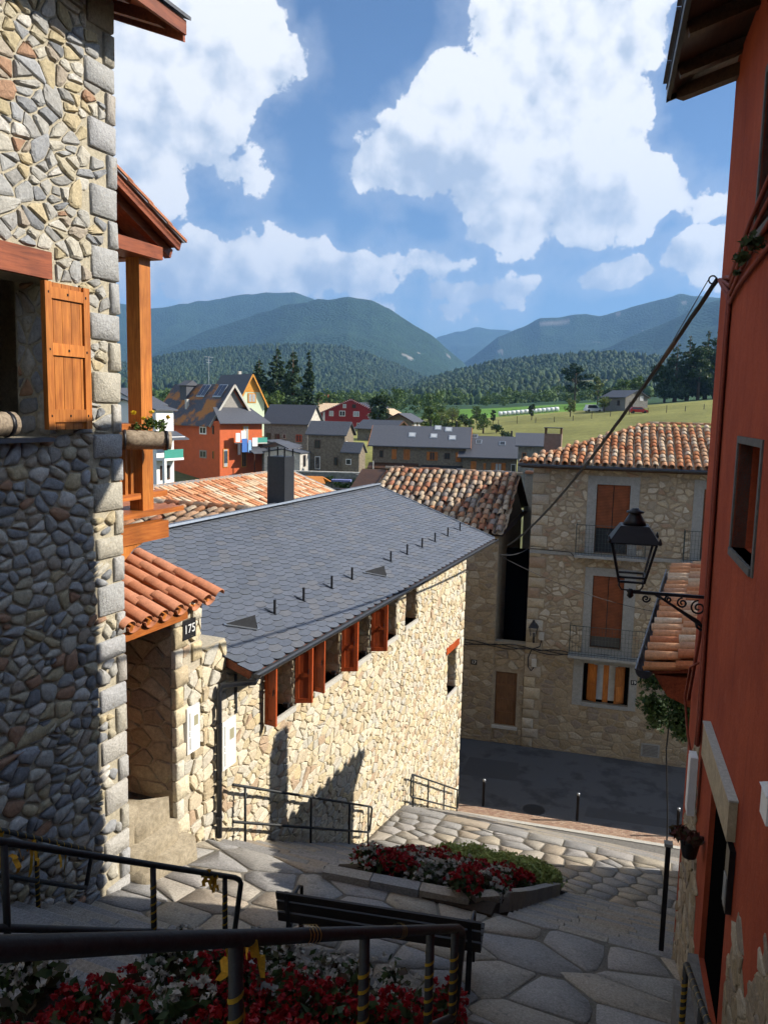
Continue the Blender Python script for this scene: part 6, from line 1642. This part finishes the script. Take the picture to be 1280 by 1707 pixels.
# small brown stone house with annex
ghouse('brown_stone_house', 'brown rubble stone house with plain slate roof and annex', at(574, 792, 100), 74, 3.4, 4.9, 5.05, 1.4, .3, M_STF2, M_SLATEF, [('l', 3.2, 4.0, 3.2, 4.3, M_DKWOOD, M_G), ('l', 3.2, 3.9, .6, 2.2, M_WF, M_G), ('l', .9, 1.4, 1.2, 2.2, M_DKWOOD, M_G), ('f', .4, .8, 3.2, 4.2, M_WF, M_G)])
ghouse('stone_annex', 'small stone annex with mossy slate roof and sunlit side', at(598, 792, 97), 70, 2.0, 2.2, 2.75, 1.0, .2, M_STF2, M_SLATEF, [('l', 1.0, 1.7, 1.2, 1.9, M_WF, M_G)])
# crimson house
ch_, fr, rf, fc = ghouse('crimson_house', 'wide crimson house with low gable and white windows', at(536, 708, 185), 4, 13.2, 9, 2.8, 3.1, .25, M_CRIM, M_SLATEF,
    [('f', 1.7, 2.7, 2.0, 3.2, M_WF, M_GLASSL), ('f', 4.0, 5.4, 2.0, 3.3, M_WF, M_G), ('f', 7.2, 8.6, 2.0, 3.2, M_WF, M_GLASSL), ('f', 10.6, 11.4, 1.8, 2.8, M_WF, M_G), ('f', 4.8, 5.6, 3.9, 4.8, M_WF, M_GLASSL), ('f', 6.9, 7.8, 3.9, 4.8, M_DKWOOD, M_G), ('f', 4.5, 5.6, -.6, .6, M_WF, M_G), ('f', 8, 9, -.6, .6, M_WF, M_G), ('f', 10.2, 11.2, -.6, .6, M_WF, M_G)], barge=M_CRIM)
MB().box(.3, .75, -.06, -.01, -1, 3.2).build('white_strip', M_WHITE, ch_)
for s_ in (0, 1):
    for i in range(16):
        u = (i + .5) / 16; x0 = (-.2 + 6.8 * u) if s_ == 0 else (13.4 - 6.8 * u)
        MB().box(x0 - .08, x0 + .08, -.36, -.3, 2.72 + 3.05 * u, 2.92 + 3.05 * u).build('verge_block', M_WHITE, rf)
ghouse('brown_roof_wing', 'brown roofed wing on the left of the crimson house', at(530, 708, 196), 4, 8, 7, 3.2, 1.9, .8, M_DKWOOD, M_TILEFAR, [], ridge='x')
ghouse('grey_roof_wing', 'grey roofed wing on the right of the crimson house', at(585, 706, 200), 4, 9, 7, 3.2, 1.9, .8, M_DKWOOD, M_SLATEF, [], ridge='x')
# stone barns
ghouse('stone_barn', 'long stone barn with grey slate roof below the crimson house', at(655, 748, 140), 58, 5.0, 7.5, 3.4, 1.3, .5, M_STF2, M_SLATEF, [('f', 1.2, 1.8, 2.0, 3.6, M_DKWOOD, M_G), ('f', 3.0, 3.6, 2.0, 3.6, M_DKWOOD, M_G), ('l', 3, 3.6, 2.6, 3.4, M_DKWOOD, M_G)], barge=M_DKWOOD)
ghouse('white_fronted_barn', 'stone barn with white painted sunlit front', at(686, 742, 155), 60, 4.0, 5.5, 4.6, 1.3, .6, M_STF2, M_SLATEF, [('f', .7, 1.5, 2.4, 4.6, M_WF, M_GLASSL), ('f', 2.4, 3.2, 2.4, 4.6, M_WF, M_GLASSL)], barge=M_DKWOOD, ridge='x')
# terraced houses
SHU = M_ORANGE
tw, fr, rf, fc = ghouse('terraced_house', 'long terraced stone house with two slate roofs and skylights', at(620, 797, 103), -7, 11.9, 8.2, 4.35, 2.2, .55, M_STF2, M_SLATEF,
    [('f', .9, 1.4, 2.7, 3.6, M_DKWOOD, M_G), ('f', 2.5, 3.1, 2.5, 3.8, SHU, SHU), ('f', 4.0, 4.8, 2.5, 3.8, SHU, SHU), ('f', 7.3, 8.0, 2.5, 3.6, SHU, M_G, SHU), ('f', 9.2, 9.9, 2.7, 3.5, M_DKWOOD, M_G), ('f', 10.6, 11.3, 2.4, 3.6, SHU, SHU), ('f', 1.6, 2.4, -.6, 1.0, SHU, M_G), ('f', 4.4, 5.2, -.6, 1.0, SHU, SHU), ('f', 7.6, 8.3, -.4, .9, SHU, M_G), ('f', 9.6, 10.4, -.6, .9, SHU, SHU)], barge=M_ORANGE, ridge='x')
MB().prism([(-.4, -1.7, 1.35), (5.9, -1.7, 1.35), (5.9, -.01, 1.95), (-.4, -.01, 1.95)], (0, 0, .1)).build('porch_roof', M_DKWOOD, tw)
MB().prism([(6.3, -1.5, 1.25), (11.6, -1.5, 1.25), (11.6, -.01, 1.8), (6.3, -.01, 1.8)], (0, 0, .1)).build('porch_roof', M_DKMETAL, tw)
MB().box(5.96, 6.16, -.12, -.01, -3, 4.3).build('party_pier', M_STF2, tw)
for (x0, u) in ((4.4, .35), (7.2, .32), (9.6, .25), (7.6, .78), (9.0, .7)):
    s_ = 2.2 / 4.1; y0 = u * 4.1; zz = 4.35 + s_ * y0 + .18
    sk_ = MB().prism([(x0, y0, zz), (x0 + .9, y0, zz), (x0 + .9, y0 + 1.0, zz + s_), (x0, y0 + 1.0, zz + s_)], (0, 0, .07)).build('skylight', M_ZINC, rf)
    MB().prism([(x0 + .12, y0 + .12, zz + .075 + s_ * .12), (x0 + .78, y0 + .12, zz + .075 + s_ * .12), (x0 + .78, y0 + .88, zz + .075 + s_ * .88), (x0 + .12, y0 + .88, zz + .075 + s_ * .88)], (0, 0, .02)).build('glass', M_GLASSL, sk_)
for x0 in (7.0, 10.4): MB().tube([(x0, 5.2, 6), (x0, 5.2, 7.5)], .12, 8).build('flue_pipe', M_BLACK, rf)
tc_, fr, rf, fc = ghouse('terraced_end_house', 'lower end house of the stone terrace with orange shutters', at(770, 800, 101), -9, 6.7, 8.0, 3.1, 2.2, .6, M_STF2, M_SLATEF,
    [('f', 1.0, 1.7, 1.2, 2.4, SHU, SHU), ('f', 2.6, 2.9, 1.4, 2.2, SHU, SHU), ('f', 4.0, 4.9, 1.0, 2.3, SHU, M_GLASSL, SHU), ('f', 6.0, 6.6, .4, 2.2, M_WF, M_G)], barge=M_ORANGE, ridge='x')
for (x0, u) in ((1.4, .55), (4.4, .5), (.8, .85)):
    s_ = 2.2 / 4.0; y0 = u * 4.0; zz = 3.1 + s_ * y0 + .18
    sk_ = MB().prism([(x0, y0, zz), (x0 + .8, y0, zz), (x0 + .8, y0 + .8, zz + s_ * .8), (x0, y0 + .8, zz + s_ * .8)], (0, 0, .07)).build('skylight', M_ZINC, rf)
    MB().prism([(x0 + .1, y0 + .1, zz + .075 + s_ * .1), (x0 + .7, y0 + .1, zz + .075 + s_ * .1), (x0 + .7, y0 + .7, zz + .075 + s_ * .7), (x0 + .1, y0 + .7, zz + .075 + s_ * .7)], (0, 0, .02)).build('glass', M_GLASS, sk_)
MB().tube([(5.9, 5.2, 4.6), (5.9, 5.2, 6.2)], .12, 8).build('flue_pipe', M_BLACK, rf)
ghouse('white_trim_house', 'low grey house with slate roof half hidden by the brown chimney', at(862, 792, 92), -9, 4, 6, 3.4, 1.2, .4, M_STF, M_SLATEF, [('f', .4, .9, 1.4, 2.6, SHU, M_G)], ridge='x')
# house in the meadow
ghouse('meadow_house', 'lone grey house with slate roof at the top of the meadow', at(1041, 683, 205), 24, 7.2, 9, 3.2, 1.7, .5, M_STF, M_SLATEF, [('f', 4.6, 5.6, 2.4, 3.5, M_WF, M_GLASSL), ('f', 1.4, 2.4, .6, 2.0, M_DKWOOD, M_G), ('l', 2, 3, 1, 2.4, M_DKWOOD, M_G), ('l', 6, 7, 1, 2.4, M_DKWOOD, M_G)], down=3)
ghouse('orange_cottage', 'tiny orange walled cottage among the valley trees', at(543, 672, 420), 30, 5, 6, 3.5, 1.5, .4, M_TERRA, M_TILEFAR, [])
ghouse('red_roof_cottage', 'low cottage with red tiled roof behind the stone barns', at(655, 715, 175), 50, 4, 7, 2.8, 1.4, .4, M_STL, M_TILEFAR, [], ridge='x')

# big terracotta roof right behind the slate ridge
tb = thing('terracotta_barn', 'long barn with sunlit terracotta roof behind the slate ridge', 'barn', S, (-15, 20, -9))
MB().prism([(-15.55, 13, -12), (-15.55, 13, -2.62), (-11.0, 13, -4.25), (-11.0, 13, -12)], (0, 14.9, 0)).build('wall', M_MORT19, tb)
bu = Vector((-4.6, 0, 1.66)).normalized()
brf_ = MB().prism([(-15.55, 12.8, -2.56), (-15.55, 28.1, -2.56), (-10.9, 28.1, -4.24), (-10.9, 12.8, -4.24)], (0, 0, .04)).prism([(-15.56, 12.8, -2.56), (-15.56, 28.1, -2.56), (-20, 28.1, -4.24), (-20, 12.8, -4.24)], (0, 0, .04)).build('roof', M_TILEFAR, tb)
mbc = tile_mesh('barn_cover', .5, .085, .075, M_TILEFAR, True, 4); mbp = tile_mesh('barn_channel', .5, .08, .075, M_TILEFAR, False, 3)
barrel_roof(brf_, (-10.95, 13.0, -4.17), (0, 1, 0), tuple(bu), 66, .228, 11, .44, mbc, mbp, np.random.default_rng(19), jit=.02, nmax=300, name='barn_tile')
coping(brf_, [(-15.55, 13, -2.44), (-15.55, 28.1, -2.44)], .3, .16, gf, .5)
coping(brf_, [(-15.5, 28.15, -2.46), (-10.9, 28.15, -4.12)], .3, .18, gf, .4)
hb = thing('tiled_hip', 'small tiled hip with grey ridge in front of the terracotta barn', 'roof', S, (-12, 16.5, -4))
hrf = MB().prism([(-14.2, 16.9, -2.62), (-10.7, 17.6, -2.72), (-11.2, 14.2, -3.7), (-14.8, 13.6, -3.6)], (0, 0, -.1)).build('roof', M_TILEFAR, hb)
hx = Vector((3.5, .7, -.1)).normalized(); hy = Vector((.6, 3.3, .98)).normalized()
mhc = tile_mesh('hip_cover', .46, .115, .10, M_TILEOLD, True, 5); mhp = tile_mesh('hip_channel', .46, .11, .10, M_TILEOLD, False, 4)
barrel_roof(hrf, (-14.8, 13.6, -3.56), tuple(hx), tuple(hy), 13, .27, 9, .385, mhc, mhp, np.random.default_rng(20), jit=.02)
for i in range(9): child('ridge_tile', mr9, hrf, axes(Vector((-14.2, 16.9, -2.52)).lerp(Vector((-10.7, 17.6, -2.62)), i / 9) - Vector(ORG[hrf.name]), (.2, -1, 0), (3.5, .7, -.1)))

# garden structures
pg = thing('tiled_shelter', 'small garden shelter with orange tile roof on stone posts', 'shelter', Frame(-6, at(486, 826, 52)), (0, 0, 0))
MB().box(-.3, 1.9, -.1, 1.4, .72, .80).build('deck', M_BROWN, pg)
MB().prism([(-.5, -.35, .82), (2.3, -.35, .82), (1.9, .65, 1.2), (-.2, .65, 1.2)], (0, 0, .06)).prism([(-.2, .66, 1.2), (1.9, .66, 1.2), (2.3, 1.6, .82), (-.5, 1.6, .82)], (0, 0, .06)).build('roof', pbr('bright_tile', (.55, .21, .05), .85, .2, 6), pg)
MB().box(1.45, 1.85, -.1, .3, -1.5, .72).build('post', M_STL, pg); MB().box(-.3, .05, -.1, .3, -1.5, .72).build('post', M_STL, pg)
sw = thing('garden_swing', 'garden swing seat with faded blue canopy', 'swing', Frame(-4, at(552, 823, 56)), (0, 0, 0))
MB().box(0, 1.35, 0, .8, .85, .98).build('canopy', pbr('faded_blue', (.16, .18, .36), .8), sw)
for x0 in (.02, 1.28): MB().box(x0, x0 + .05, .05, .10, -.5, .85).build('leg', M_DKMETAL, sw)
MB().box(.15, 1.2, .2, .7, .25, .33).build('seat', M_DKWOOD, sw)
hw = thing('garden_wall', 'rubble retaining wall overgrown with shrubs below the stone houses', 'wall', Frame(-3, at(488, 812, 84)), (0, 0, 0))
MB().box(0, 7.0, 0, .5, -2.5, 1.6).build('wall', M_STF, hw); MB().box(-.05, 7.05, -.05, .55, 1.6, 1.72).build('capping', M_STL, hw)
g = np.random.default_rng(77)
v, f = leaf_cloud([(x, -.3, .6 + .4 * math.sin(x * 2)) for x in np.arange(.2, 7, .35)], [.5] * 20, 1500, .12, g, .8, .2); child('ivy', bigmesh('ivy', v, f, M_LEAFD), hw)
h2 = thing('lower_garden_wall', 'plain rubble wall before the stone terrace', 'wall', Frame(-4, at(592, 832, 66)), (0, 0, 0))
MB().box(0, 8, 0, .5, -2.5, 2.05).build('wall', M_STF, h2)
for k, (px, py0, py1, d) in enumerate(((622, 768, 812, 64), (671, 776, 812, 64))):
    p = at(px, py1, d); q = at(px, py0, d); MB().tube([p, q], .04, 6).top('garden_pole', ['pale pole left in front of the stone terrace', 'pale pole right in front of the stone terrace'][k], 'pole', WLD, p, M_KERB, group='poles at the garden wall')

# meadow: wrapped bales, fence posts, two cars
fbz = lambda x, y: float(terrain_h(np.array([x]), np.array([y]))[0][0])
for i in range(14):
    p = at(834 + i * 7.2, 683 - i * .35, 232); z0 = fbz(p[0], p[1])
    bl = MB(); bl.tube([(p[0] - .55, p[1], z0 + .75), (p[0] - .48, p[1], z0 + .75), (p[0] + .48, p[1], z0 + .75), (p[0] + .55, p[1], z0 + .75)], [.6, .68, .68, .6], 12)
    bl.top('hay_bale', 'white wrapped bale in the long row along the meadow', 'bale', WLD, (p[0], p[1], z0), M_WHITE, True, 'wrapped bales in a row')
def car(lab, px, d, mat, rot, L=4.2, Hc=1.5):
    p = at(px, 680, d); z0 = fbz(p[0], p[1]); c = thing('car', lab, 'car', Frame(rot, (p[0], p[1], z0)), (0, 0, 0), 'cars by the meadow house')
    w2 = .85
    MB().prism([(-L / 2, -w2, .3), (L / 2, -w2, .3), (L / 2, -w2, .75), (L * .34, -w2, .9), (-L / 2 + .05, -w2, .95)], (0, 2 * w2, 0)).build('body', mat, c)
    MB().prism([(-L * .46, -w2 + .08, .95), (L * .32, -w2 + .08, .9), (L * .14, -w2 + .12, Hc), (-L * .38, -w2 + .12, Hc)], (0, 2 * w2 - .16, 0)).build('cabin', mat, c)
    MB().prism([(-L * .40, -w2 + .07, 1.0), (L * .26, -w2 + .07, .97), (L * .12, -w2 + .11, Hc - .1), (-L * .35, -w2 + .11, Hc - .1)], (0, 2 * w2 - .14, 0)).build('windows', M_GLASS, c)
    for x0 in (-L * .32, L * .32):
        for s_ in (-1, 1): MB().tube([(x0, s_ * w2 - .02, .32), (x0, s_ * w2 + .06, .32)], .32, 12).build('wheel', M_BLACK, c)
car('white car parked among bushes left of the meadow house', 988, 212, M_WHITE, 10, 4.6, 1.9)
car('red car parked in front of the meadow house', 1064, 190, pbr('red_car_paint', (.45, .03, .02), .3), -5)
for i in range(13):
    px = 800 + i * 31; p = at(px, 690, 186 + 3 * math.sin(i)); z0 = fbz(p[0], p[1])
    MB().box(p[0] - .06, p[0] + .06, p[1] - .06, p[1] + .06, z0 - .3, z0 + (1.7 if i % 4 == 2 else 1.2)).top('fence_post', 'weathered wooden fence post along the meadow track', 'fence post', WLD, (p[0], p[1], z0), M_BARK, group='fence posts along the meadow track')

# ================================================================== TREES
def tree(name, lab, px, d, ht, wd, kind, n, g, mat, group=None, base=None, ls=None, z=None):
    p = at(px, 690, d); z0 = fbz(p[0], p[1]) if z is None else z
    o = thing(name, lab, 'tree', WLD, (p[0], p[1], z0), group); ORG[o.name] = (0, 0, 0)
    trunk = MB(); cs = []; rs = []
    if kind == 'conifer':
        trunk.tube([(0, 0, -.5), (0, 0, ht * .97)], [wd * .07, .04], 7)
        nl = int(ht / (wd * .16)) + 6
        for i in range(nl):
            u = .10 + .88 * i / nl; rr_ = wd / 2 * (1 - u) ** .75 * (.75 + .5 * g.random()); k = 5 if rr_ > .8 else 3
            for j in range(k):
                a = g.random() * 6.28; cs.append((rr_ * .72 * math.cos(a), rr_ * .72 * math.sin(a), ht * u + g.normal() * .2)); rs.append(max(.3, rr_ * .60))
                if rr_ > .6: trunk.tube([(0, 0, ht * u + .1), (rr_ * .7 * math.cos(a), rr_ * .7 * math.sin(a), ht * u)], [.05, .02], 4)
        sq, shl = .42, .15
    elif kind == 'umbrella':
        trunk.tube([(0, 0, -.5), (.1, 0, ht * .5), (0, .1, ht * .9)], [wd * .035, wd * .025, .05], 7)
        for i in range(26):
            a = g.random() * 6.28; rr_ = wd / 2 * math.sqrt(g.random()); hz = ht * (.42 + .56 * g.random()) * (1 - .25 * (rr_ / (wd / 2)) ** 2)
            cs.append((rr_ * math.cos(a), rr_ * math.sin(a), hz)); rs.append(wd * (.10 + .07 * g.random()))
            trunk.tube([(0, 0, hz * .7), cs[-1]], [.08, .03], 4)
        sq, shl = .55, .3
    else:
        trunk.tube([(0, 0, -.5), (.1 * wd * .2, 0, ht * .35), (0, 0, ht * .75)], [wd * .05, wd * .035, .05], 7)
        for i in range(20):
            a = g.random() * 6.28; u = g.random(); rr_ = wd / 2 * .72 * math.sqrt(g.random()); hz = ht * (.30 + .60 * u)
            k = math.sin(math.pi * min(1, max(0, (hz / ht - .12) / .9))) ** .6
            cs.append((rr_ * k * math.cos(a), rr_ * k * math.sin(a), hz)); rs.append(wd * (.13 + .10 * g.random()))
            trunk.tube([(0, 0, hz * .6), cs[-1]], [.06, .02], 4)
        sq, shl = .85, .35
    trunk.build('trunk', M_BARK, o, True)
    v, f = leaf_cloud(cs, rs, n, ls or wd * .045, g, sq, shl); child('crown', bigmesh('crown', v, f, mat), o)
    return o
gt_ = np.random.default_rng(90)
CG = 'tall conifers behind the yellow gable house'
for k, (px, d, h_, w_, lab) in enumerate(((432, 178, 16.0, 6.0, 'shorter dark conifer at the left of the tall group'), (461, 180, 18.6, 6.6, 'broad tall conifer second from the left'), (488, 176, 17.6, 6.6, 'tall full conifer third from the left'), (514, 182, 17.6, 3.6, 'slender conifer at the right of the group'))):
    tree('conifer_tree', lab, px, d, h_, w_ * 1.12, 'conifer', 6500, gt_, M_CONIF, CG, ls=.36)
tree('broadleaf_tree', 'rounded bright green tree in front of the tall conifers', 449, 158, 8.6, 7.0, 'round', 2600, gt_, M_LEAF, ls=.26)
tree('broadleaf_tree', 'small green tree right of the conifer group', 530, 200, 9.0, 4.5, 'round', 1400, gt_, M_LEAF, ls=.3)
tree('broadleaf_tree', 'round dark tree right of the crimson house', 634, 176, 8.0, 7.0, 'round', 2200, gt_, M_LEAFD, ls=.28)
tree('broadleaf_tree', 'leafy green tree right of the white fronted barn', 716, 150, 6.2, 4.0, 'round', 1500, gt_, M_LEAF, ls=.2)
tree('broadleaf_tree', 'small tree growing behind the terrace gable', 843, 118, 3.9, 2.7, 'round', 1200, gt_, M_LEAFD, ls=.14)
tree('spreading_pine', 'lone dark spreading conifer beyond the meadow', 956, 300, 16, 12.0, 'umbrella', 3000, gt_, M_CONIF, ls=.5)
tree('poplar', 'light green upright tree beside the spreading conifer', 994, 290, 10.5, 4.2, 'round', 1300, gt_, M_LEAFY, ls=.35)
tree('broadleaf_tree', 'rounded green tree behind the lone meadow house', 1034, 280, 8.5, 8.0, 'round', 1500, gt_, M_LEAF, ls=.35)
tree('broadleaf_tree', 'second green tree behind the lone meadow house', 1058, 285, 9.5, 7.0, 'round', 1500, gt_, M_LEAF, ls=.35)
tree('broadleaf_tree', 'greyish bushy tree left of the meadow house', 1012, 270, 5.8, 6.0, 'round', 1200, gt_, M_LEAFD, ls=.3)
tree('young_tree', 'yellow green young tree on the meadow track', 950, 200, 4.6, 3.2, 'round', 800, gt_, M_LEAFY, ls=.2)
tree('young_tree', 'yellowing bush beside the white car', 1006, 208, 4.2, 3.4, 'round', 800, gt_, M_LEAFY, ls=.2)
tree('young_tree', 'small dark tree on the meadow track', 886, 200, 4.0, 2.4, 'round', 700, gt_, M_LEAFD, ls=.2)
tree('young_tree', 'thin sapling at the left end of the meadow track', 822, 195, 3.4, 1.8, 'round', 500, gt_, M_LEAFD, ls=.18)
for k, (px, d, h_, w_, kd) in enumerate(((1105, 235, 13.5, 8, 'round'), (1122, 232, 17.5, 9, 'conifer'), (1142, 236, 19.5, 9, 'conifer'), (1160, 230, 16, 10, 'round'), (1172, 238, 20.5, 10, 'conifer'), (1188, 232, 20, 10, 'conifer'), (1205, 236, 19, 11, 'round'), (1225, 240, 21, 10, 'conifer'))):
    tree('grove_tree', 'tall dark tree in the shady grove above the meadow' if kd == 'conifer' else 'leafy dark tree in the shady grove above the meadow', px, d, h_, w_, kd, 3000, gt_, M_CONIF if kd == 'conifer' else M_LEAFD, 'grove above the meadow', ls=.42)
for k in range(22):
    px = 700 + 130 * gt_.random(); d = 150 + 80 * gt_.random()
    tree('bush', 'green bush on the rough slope at the left of the meadow', px, d, 1.6 + 2.4 * gt_.random(), 2.2 + 2.2 * gt_.random(), 'round', 420, gt_, [M_LEAF, M_LEAFY, M_LEAFD][k % 3], 'bushes left of the meadow', ls=.2)
# climbing shrub beside the low tiled house
sh3 = thing('climbing_shrub', 'leafy shrub hanging behind the low tiled roof beside the red wall', 'shrub', WLD, (7.55, 20.2, -12.9))
g = np.random.default_rng(33)
cs = [(g.normal() * .42, g.normal() * .42, 5.50 + g.normal() * .55) for _ in range(20)]
v, f = leaf_cloud(cs, [.38] * 20, 5200, .065, g, 1., .2); child('crown', bigmesh('crown', v, f, M_LEAFD), sh3)
ORG[sh3.name] = (0, 0, 0)
MB().tube([(.25, 0, 0), (.2, .1, 2.2), (.0, 0, 4.2), (.05, 0, 5.4)], [.022, .02, .02, .015], 6).build('stem', M_CABLE, sh3, True)

# ================================================================== HAZE
hz = MB().box(-9900, 9900, -9900, 9900, -40, 1250)
me = newmesh('haze', hz.v, hz.f, None)
hm = bpy.data.materials.new('haze_air'); hm.use_nodes = True
t = NT(hm.node_tree); t.n.clear(); o_ = t.add('ShaderNodeOutputMaterial'); pvn = t.add('ShaderNodeVolumePrincipled')
pvn.inputs['Color'].default_value = (.28, .55, 1.0, 1); pvn.inputs['Density'].default_value = 1.15e-4; pvn.inputs['Anisotropy'].default_value = .1
t.l.new(pvn.outputs[0], o_.inputs['Volume'])
me.materials.append(hm)
ho = bpy.data.objects.new('haze', me); COL.objects.link(ho); tag(ho, 'thin blue mountain haze', 'haze', kind='stuff')

SC.cycles.volume_bounces = 0
SC.cycles.max_bounces = 6
SC.cycles.diffuse_bounces = 1
SC.cycles.glossy_bounces = 2
SC.cycles.use_adaptive_sampling = True
SC.cycles.adaptive_threshold = 0.03
